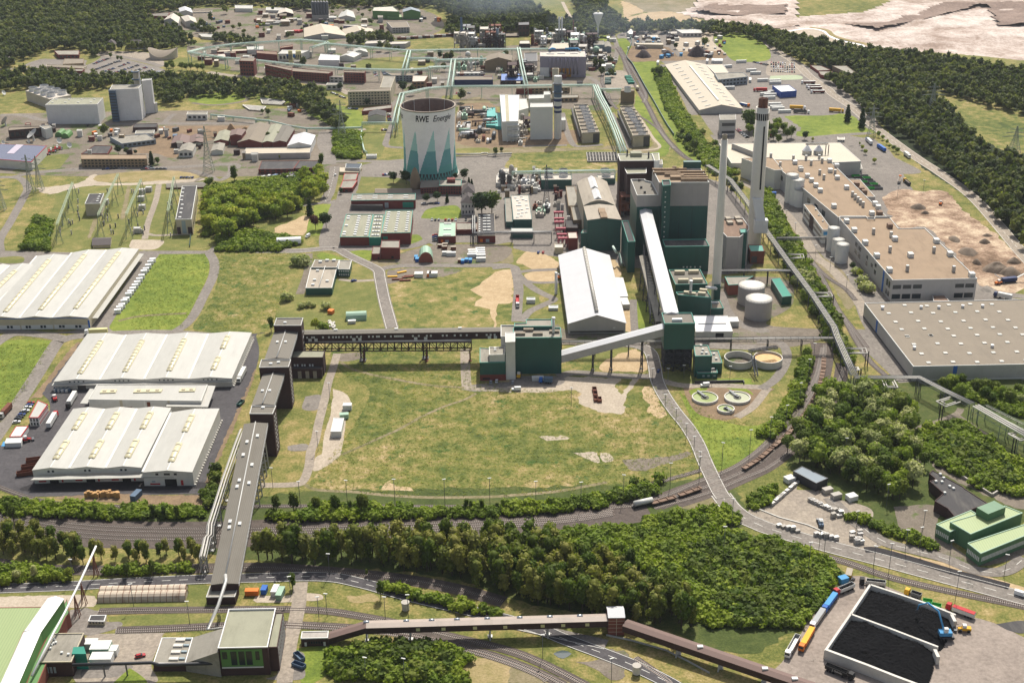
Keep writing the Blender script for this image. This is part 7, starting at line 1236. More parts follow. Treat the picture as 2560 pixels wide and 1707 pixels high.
ZP=[('in the crowded refinery block below the woods',1,(1840,2250,345,445),60,(2,2,0,1,3,2)),('in the chemical works left of the furnace hall',1,(1830,2300,560,680),26,(3,1,0,4)),('on the open pipe yard of the gas power plant',1,(1850,2180,1010,1310),46,(1,3,4,1)),('behind the twin white stacks',2,(180,620,330,430),34,(3,0,2,1)),('beside the sphere tanks and the slate hall',2,(560,740,380,560),26,(2,0,1,3)),('on the lot between furnace hall and rail line',2,(720,940,540,650),16,(3,1)),('around the white boilers',2,(0,150,1130,1340),14,(2,4,0,3)),('in the cramped gap between turbine hall and boiler house',12,(1000,1060,260,460),16,(0,1,2)),('in the courtyard left of the turbine hall',12,(180,420,300,470),7,(3,)),('in the works strip left of the furnace hall',2,(0,240,600,760),14,(3,4,2)),('beside the white pump building',11,(2200,2334,80,200),8,(0,3)),('in the mechanical yard near the far fans',12,(0,250,100,230),10,(3,1))]
pz={}
for wh_,t,(x0,x1,y0,y1),n,ks in ZP:
 for i in range(n):
  kd=ks[i%len(ks)];mm=mats_[R.randrange(len(mats_))]
  if(kd,mm)not in pz:
   nm,m=vessel(kd,mm);o=obj(nm,m,mm,None,False);pz[(kd,mm)]=o;o['category']=nm.replace('_',' ')
  o=place(pz[(kd,mm)],g(t,ru(x0,x1),ru(y0,y1)),R.choice((0,pi/2,.1,1.5)),None,'process equipment '+wh_,ru(.7,1.5 if kd!=2 else 1.9));o['label']={'steel':'steel grey','pmt':'pale','rpl':'stone grey','bdk':'dark brown','rust':'rusty','slt':'light grey','dgy':'dark','pgn':'pale green','conc':'concrete coloured'}[mm]+' '+o['category']+' '+wh_
for i,(x,y)in enu([(425,450),(430,508),(430,540),(445,600),(455,655),(465,690)]):
 c=g(12,x,y+40);m=MB();z=7;w=(g(12,x+45,y+40)-c).length
 m.beam((c.x-w,c.y,z),(c.x+w,c.y,z),1.6,1.4);m.beam((c.x-w,c.y+3,z),(c.x+w,c.y+3,z),.8,.8)
 for e in(-.8,0,.8):m.bar((c.x+e*w,c.y,0),(c.x+e*w,c.y,z),.5)
 one('red_duct',['topmost','second','third','fourth','fifth','lowest'][i]+' dusty red duct frame counted from the top, left of the turbine hall','duct',m,'pink_steel')
m=MB();P=[V((p.x,p.y,.5))for p in gl(2,[690,1482,965,1480,955,1402,680,1404])]
for i in range(11):m.beam(P[0].lerp(P[1],i/10),P[3].lerp(P[2],i/10),.6,1.)
for j in range(7):m.beam(P[0].lerp(P[3],j/6),P[1].lerp(P[2],j/6),.6,1.1)
root=thing('filter_beds','dark rectangular filter beds divided by a pale concrete grid','basin',P[0]);obj('bed_floor',MB().prism(ccw([(p.x,p.y)for p in P]),0,.25),'black',root);obj('grid_wall',m,'conc',root)
for i,(q,l)in enu((([60,955,240,965,270,935,40,905],'pale ribbed settling basins seen right of the tall left plant'),([-60,1010,60,1020,90,985,-120,970],'dark empty settling basins by the curved path'))):
 P=[V((p.x,p.y,.8))for p in gl(1,q)];m=MB()
 for k in range(6):m.beam(P[0].lerp(P[3],k/5),P[1].lerp(P[2],k/5),1.4,.8)
 m.beam(P[0],P[3],1,.9);m.beam(P[1],P[2],1,.9);root=thing('settling_basin',l,'basin',P[0]);obj('basin_floor',MB().prism(ccw([(p.x,p.y)for p in P]),0,.4),'btn',root);obj('channel_wall',m,'cpl',root)
b=B('solar_hall','low hall with solar panel roof at the left frame edge','hall',0,[-150,1440,285,1476,425,1330,-60,1310],1520,wall='wwl',roof='solar',par=.1,cop='red')
for q in([60,1400,125,1402,215,1322,150,1318],):P=ccw([(p.x,p.y)for p in gl(0,q,b.h+.05)]);obj('roof_light_strip',MB().prism(P,b.h-.1,b.h+.1),'lilac',b.root)
def dish(label,t,x,yb,rpx,az,el):
 c=g(t,x,yb);r=(g(t,x+rpx,yb)-c).length;root=thing('satellite_dish',label,'satellite dish',(c.x,c.y,0),'satellite dishes of the ground station');d=V((cos(el)*cos(az),cos(el)*sin(az),sin(el)));zc=V((c.x,c.y,r*1.05));u=d.cross(Z(1)).normalized();w=u.cross(d);vs=[];n=20
 for k in range(5):
  f=k/4
  for i in range(n):a=2*pi*i/n;vs.append(zc+(u*cos(a)+w*sin(a))*(r*max(f,.02))+d*(r*.28*f*f))
 obj('reflector',MB().add(vs,[(k*n+i,k*n+(i+1)%n,(k+1)*n+(i+1)%n,(k+1)*n+i)for k in range(4)for i in range(n)],True),'wwt' if rpx<30 else 'slt',root)
 m=MB();m.cyl(c,0,r*.9,r*.2,r*.12,10);m.bar(zc,zc+d*r*.8,.2);obj('pedestal',m,'wwt',root)
for lb_,x,yb,r,az,el in(('largest grey satellite dish lying low beside the brown ruined hall',310,1285,56,-2.6,.9),('large grey dish tilted left at the frame edge',55,1150,42,2.9,.5),('white dish between the garden and the shed, left of two',540,1310,26,-.6,.4),('white dish standing right of the other upright one',632,1350,26,-.6,.4),('white dish at the far left field edge',35,870,22,-.4,.5),('small white dish behind the solar hall, left',28,1320,20,-.4,.3),('small white dish behind the solar hall, middle',65,1330,20,1.5,1.),('small white dish behind the solar hall, right',262,1305,16,-.5,.3),('small white ball-like dish by the pair',497,1345,16,1.4,1.2)):dish(lb_,0,x,yb,r,az,el)
for x0,x1,y,l in((500,572,1250,'left green tunnel tent by the dishes'),(560,630,1262,'right green tunnel tent with an orange end')):
 m=MB();a,b_=g(0,x0,y),g(0,x1,y);d=b_-a;n=8;s=V((0,14,0));vs=[]
 for e in(a,a+s):vs+=[e+d*(.5-.5*cos(pi*i/(n-1)))+V((0,0,5*sin(pi*i/(n-1))))for i in range(n)]
 one('tunnel_tent',l,'tent',m.add(vs,[(i,i+1,n+i+1,n+i)for i in range(n-1)]+[tuple(range(n-1,-1,-1))]),'lwl')
#  PIPE BRIDGES
def pipebridge(label,pts,z,w,mp,mf,rp=.45,np_=3,step=14,truss=1.6,legm=None,cat='pipe bridge',legz=0):
 zs_=z if isinstance(z,(list,tuple))else[z]*len(pts);P=[G(T(*p),h)for p,h in zip(pts,zs_)];c=P[len(P)//2];root=thing('pipe_bridge',label,cat,(c.x,c.y,0))
 for k in range(np_):
  o=(k-(np_-1)/2)*(w*.7/max(1,np_-1))if np_>1 else 0;obj('pipe',MB().tube([p+Z(truss*.2+rp)for p in offs(P,o)],rp,7),mp,root)
 m=MB();lg=MB();acc=0
 for a,b_ in zip(P,P[1:]):
  L=(b_-a).length;n=max(1,int(L/4.5));frame_truss(m,a-Z(truss*.5),b_-Z(truss*.5),w,truss,n,r=.14)
  d=(b_-a).normalized();s=V((d.y,-d.x,0)).normalized()*w/2;q=0
  k=max(1,round(L/step))
  for i in range(k+1):
   p=a.lerp(b_,i/k)if k else a;l2=MB()
   for e in(-1,1):l2.bar((p.x+s.x*e,p.y+s.y*e,0),p+s*e,.38)
   l2.bar((p.x+s.x,p.y+s.y,p.z*.35),p-s+Z(-p.z*.3),.2)
   obj('support_leg',l2,legm or mf,root)
 obj('truss',m,mf,root);return root,P
pipebridge('long grey pipe bridge running diagonally along the curved rails on the right',[(12,1780,-20),(12,1990,110),(12,2150,320),(12,2260,480),(13,-15,580),(13,200,880),(13,400,1150),(13,600,1450),(23,630,10),(23,700,170),(23,790,370)],[10]*11,4,'pipe','steel',.26,4,26)
pipebridge('grey pipe bridge continuing east in front of the huge grey warehouse',[(23,790,385),(23,1380,385),(23,1600,500),(23,1860,625)],[10]*4,4,'pipe','steel',.3,3,24)
pipebridge('yellow-green framed pipe bridge cut by the right frame edge',[(23,1890,650),(23,2150,800),(23,2500,1000)],[10]*3,5,'pipe','fgn',.55,3,16,2.6)
pipebridge('wide green lattice frame above the yard at the right frame edge',[(23,1960,650),(23,2240,790),(23,2560,950)],[9]*3,6,'pipe','fgn',.2,2,16,2.)
pipebridge('straight pipe bridge from the lattice tower to the rail-side pipe bridge',[(22,452,58),(22,1370,55)],9,3.6,'pipe','sdk',.24,4,22)
pipebridge('straight pipe bridge east of the lattice tower above the round basins',[(22,1665,35),(22,2334,28),(23,620,25)],9,3.6,'pipe','sdk',.24,4,24)
pipebridge('short dark bridge from the short chimney to the diagonal pipe bridge',[(12,1900,945),(12,2334,940),(13,205,945)],9,3,'slt','sdk',.4,2,22)
pipebridge('thin blue-grey bridge to the southern silo group',[(13,80,645),(13,530,640)],9,2,'pipe','steel',.3,2,30)
pipebridge('slim pipe bridge past the brick pavilions to the power station',[(11,1985,600),(11,2334,590),(12,200,590),(12,360,590)],8,2.4,'slt','steel',.35,2,26)
pipebridge('slim pipe bridge running north between the two brick pavilions',[(11,1985,600),(11,1985,440)],8,2.2,'slt','steel',.35,2,20)
PG=dict(mp='pgr',mf='frame_g2')
mat('frame_g2','a9c2ae',.08)
def pgb(label,pts,z=12,w=5,**k):pipebridge(label,pts,z,w,'pgr','frame_g2',k.get('rp',.5),k.get('np_',2),k.get('step',28),k.get('tr',2.))
pgb('far pale green pipe bridge forming the top side of the big loop',[(0,1860,445),(0,2100,412),(0,2334,392),(1,0,395),(1,410,368),(1,640,388)])
pgb('pale green pipe bridge at the left end of the big loop',[(0,1860,445),(0,1725,480),(0,1850,505)],np_=2)
pgb('long pale green pipe bridge forming the lower side of the big loop',[(0,1850,505),(0,2060,535),(0,2290,548),(1,0,555),(1,400,600),(1,900,636),(1,1340,645),(1,1570,632)])
pgb('pale green pipe bridge running east from the loop across the plant',[(1,640,388),(1,660,405),(1,1050,440),(1,1400,468),(1,1700,462),(1,2020,455),(1,2334,455),(2,330,452)])
pgb('short diagonal pale green bridge inside the loop',[(1,640,400),(1,500,440)])
pgb('pale green cross bridge joining the two long bridges',[(1,1395,470),(1,1350,635)])
pgb('pale green bridge branch in the middle of the plant',[(1,1390,540),(1,1640,540),(1,1650,555),(1,2000,545),(1,2100,545)],np_=2,rp=.6)
pgb('pale green bridge running toward the camera in the plant centre',[(1,1800,545),(1,1780,700),(1,1765,800)],w=6)
pgb('low pale green bridge between branch and centre bridge',[(1,1570,632),(1,1585,620),(1,1780,615)],rp=.6)
pgb('pale green bridge running from the centre bridge to the furnace lot',[(1,1780,795),(1,2334,790),(2,330,785),(2,760,782)],w=5)
pgb('pale green bridge leading from the centre bridge down past the cooling tower',[(1,1770,795),(1,1560,812),(1,1330,860),(1,1290,1000),(1,1265,1130)],w=5)
pgb('short pale green pipe crossing west of the cooling tower',[(1,1265,1125),(1,965,1125)],z=8,w=2,np_=1,rp=.5)
pgb('thin green pipe line crossing from the left plant',[(0,1920,1050),(0,2334,1090),(1,0,1095),(1,120,1105),(1,300,1150),(1,460,1175),(1,820,1170),(1,965,1165)],z=4,w=1.6,np_=1,rp=.5,tr=.8)
pgb('tall green pipe bridge running south past the furnace hall left side',[(2,60,440),(2,90,600),(2,130,780)],w=4)
pgb('pale green bridge from the plant down between the cooling fans',[(2,760,785),(2,800,880),(2,870,1010),(2,950,1200),(2,1020,1390)],w=6,np_=3)
pgb('short pipe bridge east toward the single cooling cell',[(2,800,820),(2,1000,818)],w=3,z=9)
pgb('green pipe bridge above the far teal coolers',[(12,0,45),(12,260,38),(12,540,35),(12,940,28)],z=10,w=3,rp=.4)
pgb('meandering thin green pipe on the lawn west of the tower',[(1,965,1180),(1,955,1240),(1,985,1370),(1,1010,1390)],z=2,w=1,np_=1,rp=.4,tr=.5)
m=MB();m.tube([G(T(1,x,y),z)for x,y,z in[(1825,1408,2),(2050,1405,2),(2060,1398,2),(2110,1398,2),(2115,1408,2),(2334,1400,2)]],.8,8);one('pipe_line','thick white ground pipe east of the cooling tower','pipe',m,'pipe')
def loop(label,t,pts,z=10,r=.45):
 pts=pr(pts);c=G(T(t,*pts[0]),z);root=thing('expansion_loop',label,'pipe loop',(c.x,c.y,0));P=[G(T(t,*p),z)for p in pts];obj('pipe',MB().tube(P,r,8),'pipe',root)
 C_=sum(P,Z(0))/len(P);Q=[C_+(p-C_)*.6 for p in P];obj('pipe',MB().tube(Q,r*.8,8),'pipe',root);m=MB();e=(P[1]+P[2])/2;m.bar((e.x,e.y,0),e,.5);m.bar((e.x+1.5,e.y,0),e+V((1.5,0,0)),.5);obj('support_leg',m,'sdk',root)
for l,t,pts in(('northern white pipe expansion loop over the railway',13,[180,785,320,788,330,820,205,825]),('second white pipe expansion loop over the railway',13,[405,1135,570,1138,590,1172,430,1175]),('white pipe expansion loop beside the grey warehouse corner',23,[715,110,890,112,905,160,740,158]),('small white expansion loop near the bridge corner',23,[780,285,820,285,835,312,790,312]),('white expansion loop below the bridge over the trees',23,[1040,405,1070,470,1185,470,1150,405]),('large white expansion loop standing in the right-hand trees',23,[1660,555,1535,595,1620,645,1755,600]),('white expansion loop at the right frame edge',23,[2260,880,2190,890,2300,955,2400,930])):loop(l,t,pts)
m=MB();P=[G(T(30,660,1400),6),G(T(30,1140,1388),6),G(T(30,1380,1380),6),G(T(30,1450,1400),6),G(T(30,1980,1385),6)];root=thing('pipe_line','long black overhead pipe crossing the foreground plaza','pipe',(P[1].x,P[1].y,0));obj('pipe',MB().tube(P,.7,8),'sdk',root)
for x,y in((940,1400),(1145,1392)):p=G(T(30,x,y),6);obj('support_leg',MB().bar((p.x,p.y,0),p,.5),'steel',root)
m=MB();P=[G(T(30,875,320),14),G(T(30,740,620),12),G(T(30,590,925),12),G(T(30,490,1105),11),G(T(30,290,1500),9)];root=thing('pipe_line','slim silver pipe bridge crossing the road to the lime green hall','pipe',(P[1].x,P[1].y,0));obj('pipe',MB().tube(P,.5,8),'pmt',root)
for x,y in((845,385),(735,640),(675,750)):
 p=G(T(30,x,y+10),12);m=MB();frame_truss(m,(p.x,p.y-.6,0),(p.x,p.y+.6,0),.1,.1,1);m=MB();[m.bar((p.x+e,p.y+f,0),(p.x,p.y,12),.3)for e in(-1,1)for f in(-1,1)];obj('support_leg',m,'rust',root)
m=MB();P=[G(T(30,2055,580),14),G(T(30,2060,640),13),G(T(30,1990,860),11),G(T(30,1890,1080),5),G(T(30,2030,1068),5)];one('pipe_line','rusty pipe with walkway falling from the conveyor to the coal building','pipe',m.tube(P,.8,8),'slt')
R.seed(21)
b=BD['stone-grey louvred control building near the large cream hall'];b.band(0,.6,.8,'dgy','louvre',.15,.95);b.band(0,.15,.3,'dgy','louvre',.15,.95)
for i in range(215):
 t,x,y,z_=R.choice([(1,ru(0,1300),ru(90,330),1.2),(2,ru(0,700),ru(560,780),1),(0,ru(500,2300),ru(1180,1420),1),(0,ru(0,500),ru(1130,1200),1),(1,ru(0,1000),ru(110,330),1.2),(0,ru(1850,2330),ru(440,560),1.2),(1,ru(1400,2300),ru(480,760),1.2),(1,ru(0,900),ru(450,640),1.2),(2,ru(600,900),ru(300,640),1),(2,ru(1050,1500),ru(290,380),1),(12,ru(380,600),ru(150,640),.6),(11,ru(2200,2334),ru(0,230),.7),(12,ru(0,250),ru(0,200),.7)])
 w,d=ru(20,60)*z_,ru(7,16)*z_;wm,rm,nm=R.choice([('wwl','wrf','white'),('brd','fwm','brick'),('gwl','fgy','grey'),('btn','rpl','tan'),('bdk','fdk','dark')])
 b=B('shed',nm+' walled small shed in the crowded works quarter','shed',t,[(x,y),(x+w,y-1),(x+w+5*(1 if t==0 else 0),y-d),(x+5*(1 if t==0 else 0),y-d)],h=ru(3.5,7),wall=wm,roof=rm,par=.2 if i%3 else None,group='small sheds in the works quarters')
 if i%3==0:b.gable(1.4,0)
#  VEGETATION
rs=np.random.RandomState(11)
ico=bmesh.new();bmesh.ops.create_icosphere(ico,subdivisions=1,radius=1.);IV=np.array([v.co[:]for v in ico.verts]);IF=np.array([[v.index for v in f.verts]for f in ico.faces]);ico.free()
def crown(kind,n,ls,core=True):
 L=[]
 if kind=='round':
  for k in range(7):a=rs.uniform(0,6.28);r=rs.uniform(0,2.6);L.append(((r*cos(a),r*sin(a),rs.uniform(5,9.2)),rs.uniform(2.,3.1),.85))
  L.append(((0,0,6.5),3.6,.9))
 elif kind=='tall':
  for k in range(8):a=rs.uniform(0,6.28);z=rs.uniform(3.5,10.5);r=rs.uniform(0,1.9)*(1.2-z/12);L.append(((r*cos(a),r*sin(a),z),rs.uniform(1.3,2.2),1.25))
 elif kind=='cone':
  for k in range(8):z=1+k*1.35;L.append(((0,0,z),2.6*(1-k/9.5),.75))
 else:
  for k in range(5):a=rs.uniform(0,6.28);r=rs.uniform(0,1.5);L.append(((r*cos(a),r*sin(a),rs.uniform(.8,1.8)),rs.uniform(1.1,1.8),.85))
 V_=[];F_=[];T_=[];nv=0;per=n//len(L)
 for c,r,sz in L:
  d=rs.normal(size=(per,3));d[:,2]=d[:,2]*.8+.25;d/=np.linalg.norm(d,axis=1)[:,None]
  p=np.array(c)+d*r*np.array([1,1,sz])*rs.uniform(.8,1.12,(per,1))
  nn=d+rs.normal(size=(per,3))*.55+np.array([0,0,.25]);nn/=np.linalg.norm(nn,axis=1)[:,None]
  t=np.cross(nn,rs.normal(size=(per,3)));t/=np.linalg.norm(t,axis=1)[:,None];b=np.cross(nn,t);s=ls*rs.uniform(.6,1.3,(per,1))
  q=np.stack([p-t*s-b*s*.7,p+t*s*.8-b*s,p+t*s+b*s*.8,p-t*s*.7+b*s],1).reshape(-1,3)
  V_.append(q);F_.append(np.arange(per*4).reshape(-1,4)+nv);nv+=per*4
  if core:
   V_.append(np.array(c)+IV*r*.8*np.array([1,1,sz])*rs.uniform(.85,1.1,(len(IV),1)));T_.append(IF+nv);nv+=len(IV)
 v=np.concatenate(V_);return v,np.concatenate(F_),(np.concatenate(T_)if T_ else np.zeros((0,3),int))
def inpoly(P,x,y):
 c=np.zeros(x.shape,bool);j=len(P)-1
 for i in range(len(P)):
  xi,yi,xj,yj=P[i][0],P[i][1],P[j][0],P[j][1]
  with np.errstate(divide='ignore',invalid='ignore'):k=((yi>y)!=(yj>y))&(x<(xj-xi)*(y-yi)/(yj-yi+1e-9)+xi)
  c^=k;j=i
 return c
HOLES=[]
for o in list(col.objects):
 if o.type=='EMPTY' and 'wall' in[c.name.split('.')[0]for c in PROTO.get(o.name,())]:
  w_=[c for c in PROTO[o.name]if c.name.startswith('wall')][0];c_=[v.co for v in w_.data.vertices];HOLES.append((o.location.x+min(v.x for v in c_)-2,o.location.y+min(v.y for v in c_)-2,o.location.x+max(v.x for v in c_)+2,o.location.y+max(v.y for v in c_)+2))
HOLES=[h for h in HOLES if(h[2]-h[0])<130 and(h[3]-h[1])<130]
def spots(t,pts,sp,z=0,jit=.42,holes=True):
 P=gl(t,pts,z);xs=[p.x for p in P];ys=[p.y for p in P]
 X,Y=np.meshgrid(np.arange(min(xs),max(xs)+sp,sp),np.arange(min(ys),max(ys)+sp,sp*.87));X[::2]+=sp/2
 X=X+rs.uniform(-jit,jit,X.shape)*sp;Y=Y+rs.uniform(-jit,jit,Y.shape)*sp;k=inpoly(P,X,Y);X,Y=X[k],Y[k]
 if holes:
  for h in HOLES:k=~((X>h[0])&(X<h[2])&(Y>h[1])&(Y<h[3]));X,Y=X[k],Y[k]
 return X,Y
def mass(name,regs,protos,sp,s0,s1,m,z=0,kind='stuff',sz=1.):
 XY=[spots(*r,sp,z)for r in regs];X=np.concatenate([a for a,_ in XY]);Y=np.concatenate([b for _,b in XY]);n=len(X)
 V_=[];Q_=[];T_=[];nv=0;w=rs.randint(len(protos),size=n)
 for k,(v,q,tr)in enu(protos):
  i=np.where(w==k)[0];a=rs.uniform(0,6.28,len(i));s=rs.uniform(s0,s1,len(i))[:,None];c,d=np.cos(a)[:,None],np.sin(a)[:,None]
  x=(v[None,:,0]*c-v[None,:,1]*d)*s+X[i][:,None];y=(v[None,:,0]*d+v[None,:,1]*c)*s+Y[i][:,None];zz=v[None,:,2]*s*sz*rs.uniform(.85,1.15,(len(i),1))
  V_.append(np.stack([x,y,zz],2).reshape(-1,3));o=(np.arange(len(i))*len(v))[:,None,None]+nv
  Q_.append((q[None]+o).reshape(-1,4));T_.append((tr[None]+o).reshape(-1,3));nv+=len(i)*len(v)
 me=npmesh(name,np.concatenate(V_),[np.concatenate(Q_)]+([np.concatenate(T_)]if sum(map(len,T_))else[]),m);o=nob(name,me);lnk(o);return tag(o,kind=kind)
far=[crown('round',64,.95)for _ in range(4)]+[crown('tall',64,.85)]
cl=[]
for i in range(90):
 t,x,y=R.choice([(1,ru(0,1300),ru(60,340)),(0,ru(1350,2300),ru(60,430)),(1,ru(0,1700),ru(420,620)),(0,ru(450,2330),ru(1140,1420)),(1,ru(1200,2300),ru(480,900)),(2,ru(600,900),ru(300,700))]);w=ru(15,50);cl.append((t,[x,y,x+w,y-6,x+w,y-16,x,y-12]))
mass('woodland',cl+[(99,p)for p in([-60,-30,-60,150,0,150,60,125,110,105,180,105,215,120,260,108,330,105,380,108,425,92,440,88,400,55,330,35,330,25,420,12,450,5,600,4,620,-30],[-60,165,100,160,190,172,370,172,480,175,560,187,640,185,740,205,765,245,800,280,770,290,740,270,650,220,560,210,430,210,420,228,370,230,355,215,250,190,160,205,60,190,-60,208],[1000,8,1040,30,1020,68,1060,76,1180,72,1400,74,1440,58,1400,20,1390,-15,1310,-15,1330,38,1280,46,1230,15,1180,-20,1000,-20],[560,-30,1000,-30,1000,9,820,9,620,6],[1430,53,1540,48,1700,57,1760,68,1850,90,1860,100,1760,84,1700,72,1550,66,1430,70],[1720,60,1850,86,1960,107,2060,117,2200,133,2420,172,2420,270,2250,228,2180,207,2110,200,2170,232,2230,296,2270,346,2420,372,2420,620,2290,490,2195,396,2110,326,2060,296,2000,262,1960,215,1900,182,1860,142,1800,114,1740,85],[380,35,440,55,500,92,560,95,600,92,520,80,440,40],[640,0,720,10,730,20,640,10],[800,80,880,75,900,92,800,95],[0,50,0,140,30,140,30,50])],far,8.2,.85,1.25,'leaf_far',7)
sh=[crown('bush',115,.4)for _ in range(4)]
mass('scrub',[(99,p)for p in([1230,1235,1330,1212,1500,1206,1650,1216,1800,1242,1900,1282,1925,1310,1900,1365,1840,1440,1800,1490,1740,1490,1640,1440,1600,1370,1450,1290,1300,1250],[0,1150,200,1160,460,1165,470,1185,250,1190,0,1178],[590,1180,900,1180,1200,1160,1400,1135,1500,1112,1510,1130,1400,1160,1150,1185,600,1195],[2110,990,2200,965,2352,1060,2352,1140,2250,1120,2150,1065,2100,1020],[1735,420,1760,425,1800,500,1850,590,1900,690,1960,830,1945,850,1890,740,1830,630,1770,540],[1500,160,1530,160,1560,240,1620,330,1700,400,1640,400,1580,330,1530,250],[60,540,85,495,120,510,110,575,50,572],[500,520,640,540,695,555,640,575,500,575],[1640,1165,1700,1180,1690,1205,1600,1205,1480,1200,1500,1185],[1840,920,1870,820,1850,800,1835,860,1780,960,1740,1000,1760,1010,1800,980],[700,1160,850,1165,1050,1170,1050,1180,700,1185],[880,1340,1000,1370,1120,1400,1160,1420,1100,1410,900,1360],[0,1305,150,1310,170,1330,0,1335],[230,1305,460,1300,460,1312,230,1318],[1720,1130,1780,1120,1760,1160,1720,1180],[1960,1180,2150,1250,2140,1262,1950,1190],[2180,880,2352,900,2352,960,2200,905],[470,430,700,400,690,480,470,540],[1640,190,1650,250,1620,250,1600,200],[1880,1480,1830,1560,1790,1500],[1570,1410,1620,1395,1740,1490,1700,1500],[770,300,830,305,825,365,770,360])]+[(31,[700,1270,1050,1160,1450,1170,1750,1240,1960,1310,1900,1500,1950,1600,1500,1580,700,1530,660,1420])],sh,3.1,.7,1.6,'leaf_b',1)
mass('hillside_scrub',[(99,p)for p in([1560,1260,1700,1235,1850,1280,1890,1330,1820,1420,1760,1470,1650,1400],[2150,1000,2280,1030,2340,1110,2250,1110],[1360,1150,1500,1120,1480,1140])]+[(31,[750,1290,1050,1190,1450,1200,1800,1290,1800,1500,1400,1540,760,1500])],sh,4.2,1.2,1.9,'leaf_a',1)
tuft=[]
for _ in range(3):
 v,q,tr=crown('bush',20,.3,False);v=v*np.array([.35,.35,.16]);tuft.append((v,q,tr))
mass('weeds',[(99,p)for p in([705,1120,790,1010,850,900,790,860,820,800,1100,805,1150,890,1330,900,1340,950,1430,950,1500,880,1530,900,1580,990,1620,1080,1500,1120,1200,1140,900,1140],[500,580,660,580,660,650,630,755,450,760,480,700,500,640],[365,585,470,583,480,610,475,640,440,710,420,750,300,760,310,660],[1560,900,1640,960,1760,970,1850,860,1850,950,1780,1010,1640,1080,1600,990],[0,790,120,790,60,890,0,980])],tuft,2.7,.7,1.9,'leaf_weed',0)
TP={}
def mk(kind,var,m,n,ls):
 nm={'round':'broadleaf_tree','tall':'birch_tree','cone':'conifer_tree','bush':'shrub'}[kind]
 r=thing(nm,None,'shrub' if kind=='bush' else 'tree');v,q,tr=crown(kind,n,ls);me=npmesh('crown',v,[q,tr],m);o=nob('crown',me);lnk(o);o.parent=r;PROTO.setdefault(r.name,[]).append(o)
 m_=MB();h={'round':7,'tall':9,'cone':3,'bush':1.2}[kind];w=.3 if kind!='bush' else .08
 m_.tube([(0,0,-.2),(.1,.05,h*.5),(0,.1,h)],w*.8,6)
 if kind in('round','tall'):
  for k in range(3):a=k*2.1+var;m_.tube([(0,0,h*.45),(cos(a)*2,sin(a)*2,h*.85)],w*.35,4)
 obj('trunk',m_,'bark',r,False);TP.setdefault((kind,m),[]).append(r)
for k in range(3):
 for m in('leaf_a','leaf_b','leaf_c'):mk('round',k,m,520,.42)
 for m in('lfb','leaf_a','lfg'):mk('tall',k,m,420,.36)
 for m in('leaf_b','leaf_a','lfg'):mk('bush',k,m,150,.3)
for m in('lfd','leaf_red'):mk('cone',0,m,420,.4)
mk('round',0,'lfg',520,.42);mk('round',0,'lfd',520,.42);mk('round',0,'leaf_red',520,.42)
BASEH={'round':11.5,'tall':12,'cone':12,'bush':3}
def tree(kind,m,x,y,h,label,group=None):
 L=TP.get((kind,m))or TP[kind,'leaf_a' if kind!='cone' else 'lfd'];r=L[R.randrange(len(L))];s=h/BASEH[kind];return place(r,(x,y,0),ru(0,6.28),label,group,(s*ru(.9,1.1),s*ru(.9,1.1),s))
def wood(kind,ms,t,pts,sp,h0,h1,label,zc=7,mx=300):
 X,Y=spots(t,pts,sp,zc);n=0
 for x,y in zip(X,Y):
  if n>=mx:break
  tree(kind,R.choice(ms),float(x),float(y),ru(h0,h1),label,label);n+=1
BR=('lfb','lfb','leaf_a')
wood('tall',BR,99,[575,1232,700,1232,850,1225,1000,1215,1080,1192,1150,1212,1250,1220,1330,1262,1420,1285,1500,1320,1570,1360,1600,1400,1580,1425,1450,1400,1300,1378,1150,1330,1000,1290,850,1268,700,1262,575,1262],5.2,11,19,'birch in the dense tree belt between the railway and the road',8,225)
wood('tall',BR,99,[0,1215,60,1205,180,1238,188,1268,80,1260,0,1245],5.5,10,15,'birch in the left tree belt beside the footpath',7,40)
wood('tall',BR,99,[212,1258,300,1245,455,1245,470,1268,400,1272,300,1270,212,1270],5.5,8,12,'birch between the footpath and the foreground conveyor',6,40)
RB=('leaf_a','leaf_a','leaf_b','lfg')
wood('round',RB,99,[1880,890,1960,880,2060,890,2120,970,2100,1000,2140,1060,2120,1110,2060,1130,1970,1100,1900,1080,1830,1060,1805,1020,1850,960],7.6,9,16,'broadleaf tree in the wood between the curved rails and the builders yard',6,150)
wood('round',RB,99,[2150,880,2200,868,2352,885,2352,940,2280,915,2200,900],8,7,11,'broadleaf tree in front of the huge grey warehouse',5,22)
wood('round',('leaf_c','leaf_b','leaf_c'),99,[455,455,520,440,560,420,640,425,690,440,680,475,620,490,560,505,520,540,465,520],11,13,19,'big broadleaf tree in the park beside the switchyard',8,45)
wood('round',('leaf_c',),99,[680,405,725,385,760,400,752,430,705,450,680,425],12,13,17,'bright round tree in the park by the gate road',8,14)
wood('round',RB,99,[1740,270,1800,280,1830,310,1760,320,1710,300],10,9,13,'tree in the clump behind the tall chimney',6,22)
wood('bush',RB,99,[1745,440,1765,445,1800,510,1850,600,1895,690,1950,800,1935,815,1880,720,1830,640,1770,530],7,5,9,'young tree along the diagonal pipe bridge',4,60)
wood('bush',('leaf_a','leaf_b','lfg'),99,[1530,200,1560,260,1650,330,1720,400,1690,440,1640,390,1560,330,1520,260],9,3,6,'shrub on the overgrown bank beside the freight line',2,60)
wood('bush',('leaf_b','leaf_a'),22,[850,1400,1300,1250,1350,1300,1200,1400,900,1480],7,3,6,'shrub at the south edge of the big meadow',2,30)
